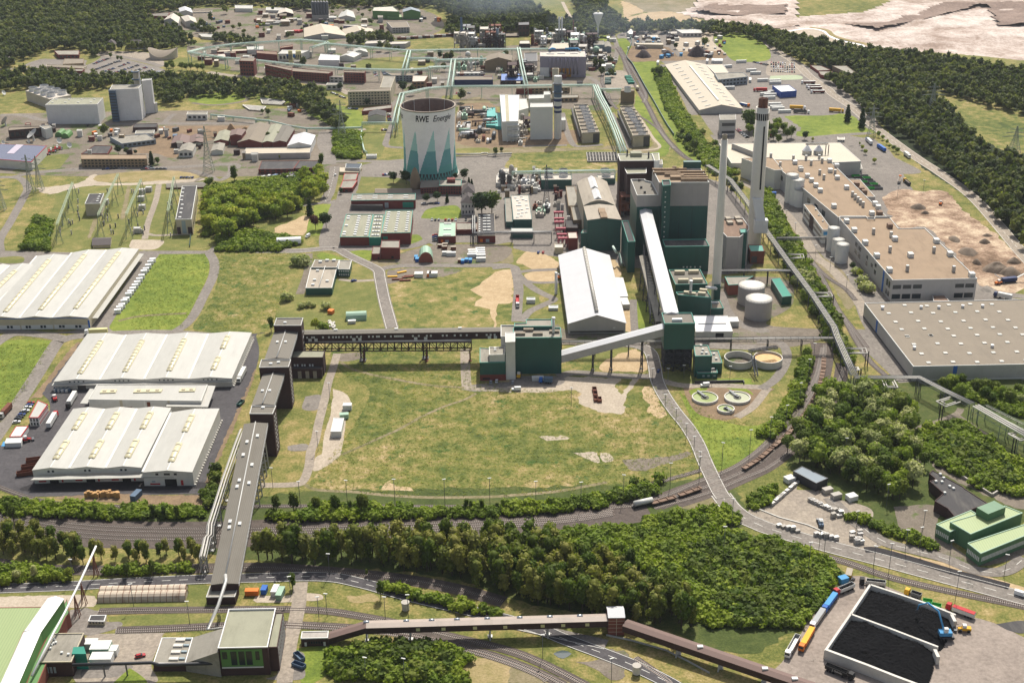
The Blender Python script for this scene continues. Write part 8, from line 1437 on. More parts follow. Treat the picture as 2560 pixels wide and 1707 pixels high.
def at_(t,x,yb,yt,kind,m,label,group=None):
 g_=g(t,x,yb);lo,hi=0,60
 for _ in range(24):
  mid=(lo+hi)/2
  if PR((g_.x,g_.y,mid))[1]>T(t,0,yt)[1]:lo=mid
  else:hi=mid
 return tree(kind,m,g_.x,g_.y,max(lo,1),label,group)
for a in[(11,490,438,272,'cone','lfd','tall dark conifer at the park edge west of the brick depot'),(11,545,560,425,'round','leaf_red','purple-leaved tree on the lawn left of the brick halls'),(11,640,548,400,'round','lfd','dark tree right of the purple-leaved one'),(11,1253,138,35,'round','lfd','dark pine on the lawn left of the cooling tower'),(11,1370,150,25,'round','lfd','dark tree beside the old domed tower'),(11,1895,110,5,'round','lfd','dark tree right of the cooling tower foot'),(11,1815,105,45,'round','lfd','low dark tree at the cooling tower basin'),(11,1550,320,235,'round','lfd','left round tree before the brick office block'),(11,1655,305,210,'round','lfd','middle round tree before the brick office block'),(11,1743,315,225,'cone','lfd','small conifer before the brick office block'),(11,1942,165,80,'cone','lfd','narrow conifer behind the rear villa'),(11,1968,175,95,'cone','lfd','second narrow conifer behind the rear villa'),(11,2060,440,210,'round','lfd','large dark tree right of the white villa'),(11,2150,420,200,'round','leaf_a','second large tree right of the white villa'),(11,775,238,180,'round','lfd','dark tree at the gatehouse corner'),(3,722,1108,945,'cone','lfd','green cypress by the lorry park'),(3,853,1165,975,'cone','lfd','dark cypress beside the main road bend'),(0,1385,1500,1370,'cone','lfd','dark conifer right of the long tan office'),(0,1440,1500,1430,'round','leaf_a','round tree right of the dark office conifer'),(0,1080,1410,1325,'round','lfd','dark tree behind the long tan office'),(0,1155,1410,1340,'round','leaf_a','second tree behind the long tan office'),(0,1240,1410,1365,'round','lfd','small tree at the long tan office corner'),(10,1915,180,70,'round','leaf_b','round tree beside the long switchyard building'),(10,2140,150,-20,'tall','leaf_a','tree beside the road north of the park'),(11,270,1215,1130,'bush','lfg','grey-green bush west of the green building, largest'),(11,410,1280,1228,'bush','lfg','pale round bush below the green building, left'),(11,478,1262,1208,'bush','lfg','pale round bush below the green building, middle'),(11,520,1270,1225,'bush','lfg','small pale bush touching the middle one'),(11,640,1290,1220,'bush','lfg','pale round bush below the green building, right'),(11,365,885,795,'bush','lfg','willow-like bush left of the green building'),(11,440,880,780,'bush','lfg','second willow-like bush left of the green building'),(11,545,1470,1370,'round','leaf_c','yellowish tree beside the far brick transfer tower'),(11,620,1470,1400,'bush','leaf_b','bush right of the yellowish tree'),(11,140,1490,1350,'tall','leaf_a','slim tree left of the far brick transfer tower'),(31,335,710,560,'tall','leaf_a','slim tree at the access road junction'),(31,1140,800,640,'tall','leaf_a','slim tree on the verge of the curving road'),(31,1010,590,530,'tall','leaf_a','small tree by the road near the field railway'),(30,1165,610,465,'tall','leaf_b','roadside tree left of the twin pipe bridge'),(30,1395,600,450,'tall','leaf_b','second roadside tree near the twin pipe bridge'),(30,325,640,490,'tall','lfg','yellowish roadside tree beside the left hedge'),(30,630,620,510,'round','leaf_c','bright roadside tree near the lamp'),(30,440,640,550,'round','leaf_b','low roadside tree right of the yellowish one'),(30,165,640,530,'round','lfg','pale roadside tree at the far left hedge'),(23,450,1200,890,'round','leaf_b','largest bright green tree above the open shed'),(23,1290,880,690,'round','leaf_a','broad dark tree by the forked path'),(13,830,1000,915,'round','leaf_c','bright yellow-green shrub tree beside the factory'),(13,765,930,860,'round','lfd','dark tree beside the silos and factory'),(13,870,1060,980,'bush','lfg','grey bush along the factory wall, upper'),(13,930,1140,1040,'bush','lfg','grey bush along the factory wall, lower'),(13,795,970,905,'bush','lfg','grey bush left of the bright shrub tree'),(13,890,1110,1020,'bush','lfg','grey bush along the factory wall, middle'),(3,335,1275,1195,'round','lfd','dark round tree at the barrier road, left'),(3,408,1290,1250,'round','leaf_c','yellowish tree at the barrier road'),(1,1020,970,895,'round','lfd','dark tree before the cream office slab'),(1,765,825,755,'round','lfd','tree by the low white office annex'),(1,1340,850,740,'round','lfd','dark trees between offices and ochre cube'),(1,600,1520,1400,'tall','lfd','dark pine east of the long brick building'),(1,215,1455,1415,'tall','lfd','small dark pine before the cream-roofed hall'),(2,1340,720,600,'round','leaf_a','tree at the corner of the curved hall yard'),(2,1550,1230,1165,'round','leaf_a','tree on the siding bank, upper'),(2,1600,1330,1220,'round','lfd','tree on the siding bank, middle'),(2,1660,1400,1270,'round','leaf_a','tree on the siding bank, lower'),(2,1610,1110,1060,'round','leaf_a','tree beside the curved hall front corner'),(2,2165,1190,990,'round','leaf_a','broad tree left of the tall chimney top'),(2,1490,900,870,'bush','leaf_a','small bush at the edge of the curved hall'),(2,1755,440,340,'round','leaf_a','tree between heaps in the scrap yard'),(2,1490,450,390,'round','lfd','dark tree left in the scrap yard'),(2,2240,395,305,'round','lfd','dark tree at the roundabout bend')]:at_(*a)
for i in range(7):at_(3,(1005,1042,1083,1105,1140,1175,835)[i],(1255,1278,1320,1352,1378,1402,1325)[i],(1195,1222,1272,1312,1322,1342,1295)[i],'round','leaf_b','small round tree in the row beside the main road lorry park','row of small round trees at the lorry park')
for i,(x,y)in enu([(885,1390),(858,1350),(968,1470)]):at_(3,x,y+20,y-30,'round','leaf_c',('thin sapling in the lorry park, upper','thin sapling in the lorry park, middle','thin sapling in the lorry park, lowest')[(1,0,2)[i]])
for i,(x,yb,yt)in enu([(190,1605,1440),(345,1605,1430),(370,1600,1450),(540,1590,1460),(570,1600,1470),(720,1610,1450),(750,1600,1470),(960,1620,1440),(1000,1610,1450),(860,1600,1500),(1920,1580,1480),(2060,1590,1490),(1960,1590,1500),(2200,1600,1520)]):at_(21,x,yb,yt,'tall','leaf_a','slender tree in the sparse row south of the big meadow','sparse trees along the meadow railway')
for i,(x,yb,yt)in enu([(100,100,-90),(130,110,-60),(240,60,-10),(390,60,-20),(760,50,-40),(880,60,-40),(1400,70,-60),(1500,70,-40),(1620,75,-50)]):at_(30,x,yb,yt,'tall','leaf_a','tree in the hedge row between the two railways at left','trees in the left railway hedge')
for i,(x,yb)in enu([(1945,1300),(1970,1210),(1930,1390),(1960,1470),(1900,1520),(1880,1460)]):at_(20,x,yb+20,yb-70,'bush','leaf_a','bush between the lower warehouse road and the twin pipes','bushes left of the twin pipes')
for x,y in((820,545),(600,600),(1110,560),(1010,530),(1075,555)):at_(0,x,y,y-50,'round','leaf_a','tree in the far car park','trees in the far car park')if x>900 else None
for x,y in((1520,640),(1580,640),(1660,640),(1740,645),(1800,650),(1850,655),(1560,620),(1700,650)):at_(0,x,y,y-75,'round','leaf_a','broad tree on the bank left of the four-storey brick block','trees on the bank below the pipe loop')
for i in range(26):x,y=ru(20,1050),ru(60,300);at_(1,x,y,y-45,'round',R.choice(('leaf_a','leaf_b')),'tree scattered through the distant works yards','trees in the distant works yards')
for i in range(14):x,y=ru(1350,2250),ru(90,420);at_(0,x,y+20,y-35,'round','leaf_a','tree scattered around the upper left works','trees around the upper left works')
for i in range(12):x,y=R.choice(((150,1260),(60,1050),(260,560),(1300,480),(2250,1400)));at_(1,x+ru(-60,60)if x!=2250 else x+ru(-80,60),y+ru(-20,20)if y!=560 else 770,(y if y!=560 else 770)-60,'round','leaf_a','low tree among the old works and basins','trees among the old works')if x!=260 else None
#  VEHICLES AND SMALL THINGS
VH={}
def wheels(m,xs,w,r=.5):
 for x in xs:
  for s in(-1,1):m.tube([(x,s*w,r),(x,s*(w-.3),r)],r,8)
def car(cm,van=False):
 k=('car',cm,van)
 if k in VH:return VH[k]
 r=thing('van' if van else 'parked_car',None,'van' if van else 'car');m=MB()
 if van:m.box((-2.7,-1,.4),(5.4,0,0),(0,2,0),(0,0,.9));m.add([(-2.7,-.95,1.3),(1.6,-.95,1.3),(1.1,-.85,2.3),(-2.7,-.85,2.3),(-2.7,.95,1.3),(1.6,.95,1.3),(1.1,.85,2.3),(-2.7,.85,2.3)],[(0,1,2,3),(5,4,7,6),(3,2,6,7),(1,5,6,2),(4,0,3,7)])
 else:m.add([(-2.2,-.85,.35),(2.2,-.85,.35),(2.2,-.85,.75),(1.,-.85,.92),(-2.2,-.85,.95),(-2.2,.85,.35),(2.2,.85,.35),(2.2,.85,.75),(1.,.85,.92),(-2.2,.85,.95)],[(0,1,2,3,4),(9,8,7,6,5),(4,3,8,9),(3,2,7,8),(2,1,6,7),(0,4,9,5)]);m.bx(-1.5,-.62,1.38,.3,.62,1.45)
 obj('body',m,cm,r,False);m=MB()
 if van:m.add([(1.62,-.85,1.3),(1.62,.85,1.3),(1.14,.75,2.2),(1.14,-.75,2.2)],[(0,1,2,3)])
 else:m.add([(-2,-.78,.93),(.95,-.78,.93),(.3,-.65,1.4),(-1.5,-.65,1.4),(-2,.78,.93),(.95,.78,.93),(.3,.65,1.4),(-1.5,.65,1.4)],[(0,1,2,3),(5,4,7,6),(1,5,6,2),(4,0,3,7),(3,2,6,7)])
 obj('windows',m,'glass',r,False)
 for x in(-1.4,1.4):
  for s in(-1,1):obj('wheel',MB().tube([(x,s*.87,.32),(x,s*.65,.32)],.32,8),'tyre',r,False)
 VH[k]=r;return r
def bx_(name,cm,L,W,H,hollow=False,roofm=None,legs=0.):
 k=(name,cm,L,H)
 if k in VH:return VH[k]
 m=MB()
 if hollow:
  m.bx(-L/2,-W/2,legs,L/2,W/2,legs+.3)
  for a in((-L/2,-W/2,L/2,-W/2+.15),(-L/2,W/2-.15,L/2,W/2),(-L/2,-W/2,-L/2+.15,W/2),(L/2-.15,-W/2,L/2,W/2)):m.bx(a[0],a[1],legs,a[2],a[3],legs+H)
 else:
  m.bx(-L/2,-W/2,legs,L/2,W/2,legs+H);m.mi=1;m.bx(-L/2-.08,-W/2-.08,legs+H,L/2+.08,W/2+.08,legs+H+.12)
  m.mi=0;n=int(L/1.2)
  for i in range(n):x=-L/2+(i+.5)*L/n;m.bx(x-.06,-W/2-.05,legs+.2,x+.06,W/2+.05,legs+H-.1)
 o=obj(name,m,[cm,roofm or cm],None,False);VH[k]=o;return o
CC={'cwt':'white','car_black':'black','car_silver':'silver','car_blue':'blue','car_red':'red','car_grey':'grey'}
def dirn(t,x,y,x2,y2):a,b=g(t,x,y),g(t,x2,y2);return(a+b)/2,atan2((b-a).y,(b-a).x)
def row(t,x0,y0,x1,y1,n,where,ang=None,van=False,gap=0.):
 a,b=g(t,x0,y0),g(t,x1,y1);d=(b-a);h=atan2(d.y,d.x)+(pi/2 if ang is None else ang)
 for i in range(n):
  if R.random()<gap:continue
  c=R.choice(['cwt','car_silver','car_grey','car_black','car_blue','car_red','car_silver','car_black']);p=a+d*((i+.5)/n)
  o=place(car(c,van),p+Z(.08),h+ru(-.04,.04)+(pi if R.random()<.4 else 0),f'{CC[c]} car parked {where}','cars parked '+where)
for r_ in[(850,590,985,540,8),(870,640,1090,560,13),(930,668,1180,578,15),(1015,680,1265,598,15),(1120,688,1340,618,13),(1225,692,1400,640,11),(1330,690,1460,655,9)]:row(0,*r_,'in the large far car park',None,False,.15)
for y in(575,592,612,632,655):row(3,20,y,250,y+8,11,'in the tree-lined lot near the school in the wood',None,False,.2)
row(2,2055,1185,2150,1262,12,'in a line beside the louvred control building');row(2,2200,570,2334,600,8,'above the curved logistics hall');row(0,900,1550,1400,1530,14,'along the street by the long tan office',0,False,.3);row(10,1640,92,1770,92,5,'in the short row beside the gravel strip');row(0,1290,1548,1520,1545,7,'before the dark conifer on the street',0)
row(11,1590,478,1960,478,12,'on the street above the brick pavilions',None,False,.3);row(11,1632,610,1632,680,4,'left of the pale green roofed pavilion',None);row(11,1500,330,1860,328,6,'along the curve before the brick office block',0,False,.2);row(11,1150,68,1220,62,4,'on the round lot near the gatehouse');row(1,690,850,810,900,14,'beside the cream office slab',.6,False,.2);row(1,1080,660,1100,700,6,'on the lot under the lower pipe bridge',None);row(1,1160,655,1180,695,6,'on the small lot under the pipe bridge',None)
row(1,840,995,930,1000,6,'near the brick hall below the offices');row(1,1205,1040,1220,1110,5,'beside the dark-roofed gabled hall',None);row(1,1145,1190,1195,1190,4,'by the green pipe crossing');row(1,1820,855,1960,855,8,'behind the cooling tower on the plant road',None,False,.2);row(10,-20,960,50,1010,6,'in the hedge-lined lot at the left edge',None)
for c,t,x,y,x2,y2,l in[('car_red',20,255,620,310,612,'red car first in the row by the red and white office'),('car_blue',20,240,642,300,632,'blue car second in the row by the red and white office'),('cwt',20,225,662,285,652,'white car third in the row by the red and white office'),('cwt',20,205,692,262,684,'white estate beside the long red and white office'),('car_black',20,190,708,235,700,'black car behind the white estate'),('car_blue',20,172,728,225,720,'dark blue car in the middle of the row'),('car_black',20,158,748,208,740,'black car fifth in the row'),('car_black',20,135,765,195,758,'black saloon near the lower office'),('cwt',20,120,795,185,785,'white car nearest the lower red roofed office'),('car_blue',22,1325,350,1345,300,'dark car on the shaded road by the lattice tower'),('car_blue',11,868,1040,915,1028,'blue car alone on the path near the green building'),('car_silver',21,2140,440,2142,415,'silver car beside the lift shaft, left'),('cwt',21,2192,435,2196,398,'white van-like car beside the lift shaft'),('car_silver',22,5,445,8,415,'silver car right of the lift shaft'),('car_black',33,735,650,775,625,'black car at the yellow cabin of the coal yard'),('car_red',30,1250,1335,1310,1320,'bright red small vehicle on the plaza'),('car_blue',12,235,790,245,762,'blue car on the paved court, left of two'),('car_red',12,280,790,288,762,'brown-red car on the paved court, right of two'),('cwt',11,720,78,728,60,'white car on the gate road'),('car_grey',12,325,330,332,318,'dark car parked under the court pylon')]:
 p,a=dirn(t,x,y,x2,y2);place(car(c),p+Z(.1),a,l)
for c,t,x,y,x2,y2,l in[('cwt',30,1040,728,942,732,'white pickup on the road beside the barrel sheds'),('cwt',22,1795,455,1722,462,'white van beside the clarifiers'),('cwt',33,2260,760,2340,785,'white van on the main road at the right edge'),('cwt',22,80,495,0,497,'white flatbed van on the yard road'),('cwt',11,485,625,460,640,'white van by the long silvery shed')]:
 p,a=dirn(t,x,y,x2,y2);place(car(c,True),p+Z(.22),a,l)
def truck(label,t,x,y,x2,y2,cabm,bodym,typ='tipper',load='coal',L=None):
 a,b=g(t,x,y),g(t,x2,y2);p,h=(a+b)/2,atan2((b-a).y,(b-a).x);L=L or max(7.5,min(16.5,(b-a).length));r=thing('lorry',label,'lorry',(p.x,p.y,.06),None,h);f=L/2
 cb=MB();cb.add([(f-2.2,-1.2,.8),(f,-1.2,.8),(f,-1.15,2),(f-.25,-1.1,3.4),(f-2.2,-1.1,3.5),(f-2.2,1.2,.8),(f,1.2,.8),(f,1.15,2),(f-.25,1.1,3.4),(f-2.2,1.1,3.5)],[(0,1,2,3,4),(9,8,7,6,5),(4,3,8,9),(1,6,7,2),(0,4,9,5),(2,7,8,3)]);c=obj('cab',cb,cabm,r,False)
 obj('windscreen',MB().add([(f+.02,-1.05,2),(f+.02,1.05,2),(f-.2,.98,3.1),(f-.2,-.98,3.1)],[(0,1,2,3)]),'glass',c,False)
 obj('chassis',MB().bx(-f,-.5,.7,f-.5,.5,1.05),'sdk',r,False);m=MB();x1=f-2.9;wl=1.2
 if typ=='tipper':
  m.bx(-f,-wl,1.1,x1,wl,1.3)
  for q in((-f,-wl,x1,-wl+.12),(-f,wl-.12,x1,wl),(-f,-wl,-f+.12,wl),(x1-.12,-wl,x1,wl)):m.bx(q[0],q[1],1.1,q[2],q[3],2.9)
  obj('tipper_body',m,bodym,r,False)
  if load:mm=MB();n=8;mm.add([(-f+.2+(x1+f-.4)*i/n,s*1.05,2.2+(.5 if s==0 else 0)+.12*((i*7)%3))for i in range(n+1)for s in(-1,0,1)],[(3*i+j,3*i+3+j,3*i+4+j,3*i+1+j)for i in range(n)for j in(0,1)]);obj('load',mm,load,r,False)
 else:
  m.bx(-f,-wl-.05,1.1,x1,wl+.05,3.9 if typ=='box' else 2.9);obj('trailer_body',m,bodym,r,False)
  if typ=='tarp':obj('tarpaulin',MB().bx(-f+.05,-wl+.02,2.9,x1-.05,wl-.02,3.1),load or bodym,r,False)
 for xx in(-f+1.2,-f+2.5,-f+3.8)+((f-1.2,f-4.6)if L>10 else(f-1.2,)):
  for s in(-1,1):obj('wheel',MB().tube([(xx,s*1.22,.5),(xx,s*.9,.5)],.5,10),'tyre',r,False)
 return r
for a in[('red tractor with white tipper full of coal at the head of the queue',33,775,700,600,775,'red','wwt'),('blue tipper lorry second in the queue beside the coal wall',33,610,790,505,935,'blue','blue','tarp','skb'),('white lorry with grey tarpaulin third in the queue',33,500,935,395,1090,'cwt','slt','tarp','steel'),('orange lorry with covered trailer fourth in the queue',33,400,1105,295,1290,'orange','orange','tarp','yellow'),('white skip lorry with crusher arm last in the queue',33,270,1170,170,1350,'cwt','slt','tipper',None),('black tractor with grey tipper turning at the coal yard gate',33,1070,690,830,665,'black','slt'),('black tipper lorry beside the lower coal wall',33,525,1440,780,1545,'black','black'),('red tractor with white and red covered trailer beside the grass',33,1880,985,1620,890,'red','wwt','tarp','red'),('yellow skip lorry towing two green skips',33,1385,805,1250,760,'yellow','steel','tipper'),('black tractor with long white trailer beside the link building',20,700,535,610,685,'black','wwt','box'),('red tractor with long white trailer in the marked bay',20,440,860,525,715,'red','wwt','box'),('white trailer unit on the warehouse side road',20,2235,325,2175,440,'wwt','wwt','box'),('grey truck with a rust red container on the left road',20,100,660,10,760,'slt','rust','box'),('blue box lorry on the yard by the screening building',22,370,430,245,425,'blue','sbl','box'),('long cream trailer lorry between the white halls',10,985,1510,775,1520,'cwt','ypl','box'),('maroon tipper lorry on the road by the round lawn',12,50,1180,52,1290,'cwt','red','tipper',None),('blue tractor with white tarpaulin on the factory road',13,2220,1205,2055,1170,'blue_dk','wwt','box'),('white tractor unit on the building site road',13,1190,160,1205,90,'orange','slt','tipper','earth_heap'),('yellow dumper lorry on the building site road',13,1290,165,1240,125,'yellow','sdk','tipper','earth_heap'),('long silver trailer in the upper lorry park',3,945,1330,895,1280,'blue','wwt','box'),('blue and white trailer in the upper lorry park',3,1065,1390,1000,1345,'blue','blue','box'),('white lorry driving on the main road',3,1245,1415,1290,1450,'cwt','wwt','box'),('yellow road train parked left in the lorry park',3,195,995,345,1000,'cwt','yellow','box'),('yellow road train parked right in the lorry park',3,555,1020,690,1028,'yellow','yellow','box'),('flatbed lorry between the two yellow road trains',3,220,1030,390,1040,'cwt','steel','tarp'),('white tanker lorry crossing the yard below the curved hall',2,2080,960,2165,980,'orange','blue','tarp','wwt'),('red box lorry at the right yard above the chimney',2,2325,835,2200,835,'red','red','box')]:truck(*a)
for i,(x,y)in enu([(300,765),(345,800),(360,818),(385,850),(300,762)][:4]):truck(f'{("topmost","second","third","lowest")[i]} red-sided trailer lorry counted downward in the lorry park',3,x+130,y,x,y+2,'cwt','brd','tarp','wwt')
def put(name,cm,t,pts,L=6.,W=2.5,H=2.6,lab='',grp=None,roofm=None,hollow=False,ang=None,z=0,cat=None):
 for i,p in enu(pr(pts)):
  o=bx_(name,cm,L,W,H,hollow,roofm);q=g(t,p[0],p[1]);a=p[2]if len(p)>2 else(ang or 0.);o=place(o,q+Z(.1+z),a,(lab if isinstance(lab,str)else lab[i]),grp);o['category']=cat or name.replace('_',' ')
put('trailer','wwt',3,[(55,852,.05),(20,880,.05),(10,905,.05),(60,965,.05),(75,990,.05),(90,1005,.05),(150,1030,.05),(60,750,.05),(65,768,.05)],13,2.6,3,'white semi-trailer parked in the stack at the lorry park edge','white trailers at the lorry park')
put('trailer','wwt',2,[(1780,570,1.4),(1830,568,1.4),(1850,570,1.4),(1870,570,1.4),(1890,570,1.4),(1910,570,1.4),(1330,585,1.4),(2170,745,1.4),(2220,680,.1),(2180,655,.2),(2285,745,.1),(1980,815,.1),(1960,620,.3),(2310,870,.3),(2090,575,.1)],12,2.6,3,'white semi-trailer standing around the curved logistics hall','trailers around the curved logistics hall')
put('trailer','slt',1,[(40+45*i,245-8*i+ru(-6,6),.1)for i in range(8)]+[(350,190,.1),(200,210,.2)],12,2.6,2.6,'pale trailer in the distant haulage yard left of the silo battery','trailers in the distant haulage yard')
put('trailer','red',1,[(330,300,.9),(355,300,.9),(380,300,.9),(405,300,.9)],8,2.6,3,'red lorry in the short row of the distant haulage yard','red lorries in the distant haulage yard')
put('tractor_unit','cwt',10,[(1395-20*i,850+30*i+ru(-8,8),.2)for i in range(17)],4.2,2.4,2.7,'white and blue tractor unit in the long line beside the cream hall','tractor units beside the cream hall')
put('container','orange',30,[(2300,760)],6,2.6,2.5,'orange-brown container right of the drive house',None);put('container','blue',31,[(78,740,1.5)],4,2.4,2.5,'blue container beside the orange-brown one');put('container','wwt',31,[(178,750,1.45)],6,2.6,2.8,'white container left of the pale green one');put('container','pgn',31,[(225,775,1.45)],7,2.6,2.8,'pale green container by the access road')
put('container','wwt',30,[830,1240,1015,1300],6,4,3,['white container with a dark front beside the turquoise tower','small white container right of the pair on the plaza']);put('container','wwt',30,[(935,1375)],9,5,3.2,'large white container box nearest the camera on the plaza');put('container','pgn',30,[(930,1290)],8,6,4,'mint green stacked container on the plaza',None,'wwt')
b=B('container_office','long red and white container office with pitched segments beside the parked cars','container',20,[262,740,350,740,435,620,345,582],h=5.6,wall='wwt',roof='wrf',par=.2,cop='red');b.wins(0,3,[.1,.4,.55,.85],wf=.5);b.wins(1,10,[.15,.4,.6,.85],wf=.4,m='red')
b=B('container_office','lower red-edged white container office near the blue tarpaulin','container',20,[85,915,190,912,258,818,145,820],h=3.2,wall='wwt',roof='wwt',par=.15,cop='red')
b=B('container','wide white container standing on a blue tarpaulin','container',20,[42,975,190,970,205,925,60,930],h=2.8,wall='wwt',roof='pmt',par=.1);patch('tarpaulin',20,[10,1005,185,1000,210,955,30,962],'skb',.12,0,False)
for i,(x,y)in enu([(245,1265),(288,1205),(330,1145)]):put('open_container','rust',20,[(x,y,.25)],10,2.6,2.4,f'{("lowest","middle","uppermost")[i]} rust brown open container left of the lower warehouse',None,None,True)
put('open_container','green',20,[(2195,622,1.3)],6,2.5,1.6,'green open container at the edge of the warehouse road',None,None,True);put('open_container','sbl',20,[(1245,1475,1.3)],7,3,3,'dark blue container with grey lid beside the pallets')
for k in range(24):put('pallet_stack','wood',20,[(785+13*k+ru(-3,3),1462+ru(-12,12),ru(0,.2))],1.4,1.2,R.choice((2.2,2.8,3.2)),'stack of wooden pallets beside the siding','pallet stacks below the lower warehouse')
for k in range(22):put('bag_stack','wwt' if k%3 else 'sbl',20,[(505+13*(k%11),492+16*(k//11)+ru(-3,3))],1.3,1.2,1.6,'white goods bundle under the front of the large warehouse','wrapped goods beside the large warehouse')
b=B('hut','large white ribbed container hall on the concrete slab in the meadow','container',21,[680,868,775,868,802,745,708,742],925,wall='wwt',roof='wwt',par=.15)
put('container','wwt',21,[(835,665)],5,3.5,3,'small white cabin on the bend of the concrete slab');put('container','pgn',21,[(805,745,.1)],5,3,2.6,'pale green cabin behind the white ribbed hall')
for i,(x,y)in enu([(752,500),(760,540),(765,585),(797,590)]):put('open_container','rust',22,[(x,y,pi/2)],5,2.6,1.6,['rusty skip farthest of the four on the pale yard','second rusty skip of the four on the pale yard','third rusty skip of the four on the pale yard','rusty skip beside the column of three'][i],None,None,True)
for i,(x,y,m_,l)in enu([(1485,990,'wwt','white double cabin by the road bend'),(1580,985,'orange','orange cabin between white ones'),(1618,985,'wwt','narrow white cabin right of the orange one')]):put('cabin',m_,11,[(x,y,pi/2)],5,3 if i else 6,2.8,l,None,'wwt')
put('cabin','wwt',11,[(1975,775,.02),(2045,760,.02),(2045,780,.02),(2048,800,.02),(2050,820,.02),(2052,850,.02),(1780,800,.02),(1740,795,.02),(1980,795,.02),(1970,815,.02)],7,2.6,2.7,'white site cabin in the container depot','site cabins in the container depot')
put('container','blue',11,[(1885,865,1.5),(1920,855,1.5),(1955,858,1.5),(1470,850,1.5),(1460,830,1.5)],4,2.4,2.4,'bright blue container in the depot','blue containers in the depot','skb');put('container','rust',11,[(1857,858,1.5),(1720,740,0),(1680,725,0),(1725,715,0),(1800,745,0)],4,2.4,2.4,'rust red container in the depot','rust red containers in the depot','trf')
put('material_stack','rust',11,[(1380,1000,.2),(1400,990,.1),(1290,1020,.05),(1360,1030,.1)],8,1.4,.8,'rusty steel stack on the sandy strip by the road bend','rusty steel stacks');put('material_stack','yellow',11,[(1245,995,.05),(1330,955,.5)],7,1.6,.7,'yellow pipe stack on the sandy strip','yellow pipe stacks')
put('cabin','orange',11,[(685,1325,1.2)],3.5,3.5,2.4,'small white tent hut with an orange roof panel');put('cabin','pmt',11,[(875,1415,.1)],5,2.2,2,'grey caravan beside the pale green barrel shed')
for k in range(18):put('rubble_block','cpl',11,[(650+ru(0,80),1395+ru(0,70),ru(0,3))],1.6,1.2,.8,'pale rubble block near the far brick tower','rubble blocks near the far brick tower')
for i in range(14):put('open_container',('trk_green','steel','sdk')[i%3],13,[(800+(i%2)*75+22*(i//2),82+19*(i//2),.05)],7,2.4,1.8,'open skip in the paved storage court beside the factory','skips in the storage court',None,True)
for i in range(9):put('container',('tsh','green')[i%2],2,[(1055+4*i,710+7*i,.1),(875,720+7*i,.1)][i%2:i%2+1],7,2.4,2.2,'green container on the pad beside the freight line','green containers beside the freight line')
for i in range(7):put('round_skip','green',2,[(860+13*i,680+ru(-8,8),ru(0,1))],3.5,2.2,2.2,'dark green skip at the top of the container pad','dark green skips')
for i in range(26):put('stone_pallet',('slt','conc','gwl')[i%3],33,[[(100+42*i,140+13*i),(440+45*(i-5),225+9*(i-5)),(590+ru(0,90),10+ru(0,50)),(750+ru(0,110),240+ru(-30,60))][0 if i<5 else 1 if i<10 else 2 if i<17 else 3]+(ru(0,.6),)],2.4,1.6,R.choice((1.2,1.8,2.4)),'pallet of grey paving stone in the builders yard','stone pallets in the builders yard')
for i in range(44):put('stone_pallet',('slt','conc','gwl')[i%3],23,[[(40+11*i,1540-9.5*i,.8),(370+13*(i-24),1495+6*(i-24),.3)][i>24]],2.2,1.4,R.choice((1.,1.6)),'pallet of concrete blocks in the yard rows by the open shed','block pallets by the open shed')
put('cabin','wwt',23,[(760,1490,.4),(195,1325,.5)],5,4,2.6,['white cabin in the hedge of the builders yard','white box at the left of the open shed']);put('cabin','conc',23,[(540,1425,.4),(620,1475,.4)],5,3,2.4,['grey concrete box right of the open shed','small grey box between shed and white cabin'])
put('container','yellow',33,[(735,600,1.2)],6,2.6,2.8,'yellow cabin with rusty roof at the coal yard corner',None,'trf');put('container','skb',33,[(682,650,.4)],4,3,2.8,'sky blue cabin at the coal yard corner');put('open_container','trk_green',33,[(1452,840,-.35),(1532,880,-.35)],4.2,2.4,1.8,['left green skip trailer behind the yellow lorry','right green skip trailer behind the yellow lorry'],None,None,True)
put('open_container','sbl',31,[(395,1340,-.9),(392,1418,-.5)],6,2.4,1.7,['rusty blue skip beside the coal building, upper','blue skip beside the coal building, lower'],None,None,True);put('container','wwt',22,[(235,400,.02)],7,3,2,'white open store bay behind the blue lorry');put('container','blue',13,[(40,245)],6,2.5,2.2,'blue container at the foot of the tall silos');put('hut','brick',23,[(272,340)],3.2,2.6,3,'tiny brick hut with a teal rimmed roof by the curved rails',None,'ttr')
wp=[(23,508,215),(23,505,300),(23,487,400),(23,462,490),(23,425,580),(23,385,660),(23,325,740),(23,265,820),(23,200,890),(23,120,965),(23,30,1040),(22,2280,1120),(22,2180,1180),(22,2080,1245),(22,1975,1300)]
WP=smooth([g(*p)for p in wp],8);WP=resample(WP,15.5)
def wagon():
 r=thing('flat_wagon',None,'railway wagon');m=MB();m.bx(-7,-1.4,1,7,1.4,1.3);m.bx(-7,-1.4,1.3,7,-1.25,1.6);m.bx(-7,1.25,1.3,7,1.4,1.6)
 for x in(-6.6,-2.5,2.5,6.6):m.bx(x-.4,-1.4,1.3,x+.4,1.4,1.75)
 obj('deck',m,'rdk',r,False)
 for x in(-5.2,5.2):
  m=MB();m.bx(x-1.4,-1,.3,x+1.4,1,.9)
  for e in(-.9,.9):m.tube([(x+e,-.85,.5),(x+e,.85,.5)],.45,8)
  obj('bogie',m,'sdk',r,False)
 return r
wg_=wagon()
for i,(a,b_)in enu(zip(WP,WP[1:])):place(wg_,(a+b_)/2+Z(.15),atan2((b_-a).y,(b_-a).x),'rusty flat wagon in the long curved rake by the clarifiers','flat wagons on the curved track')
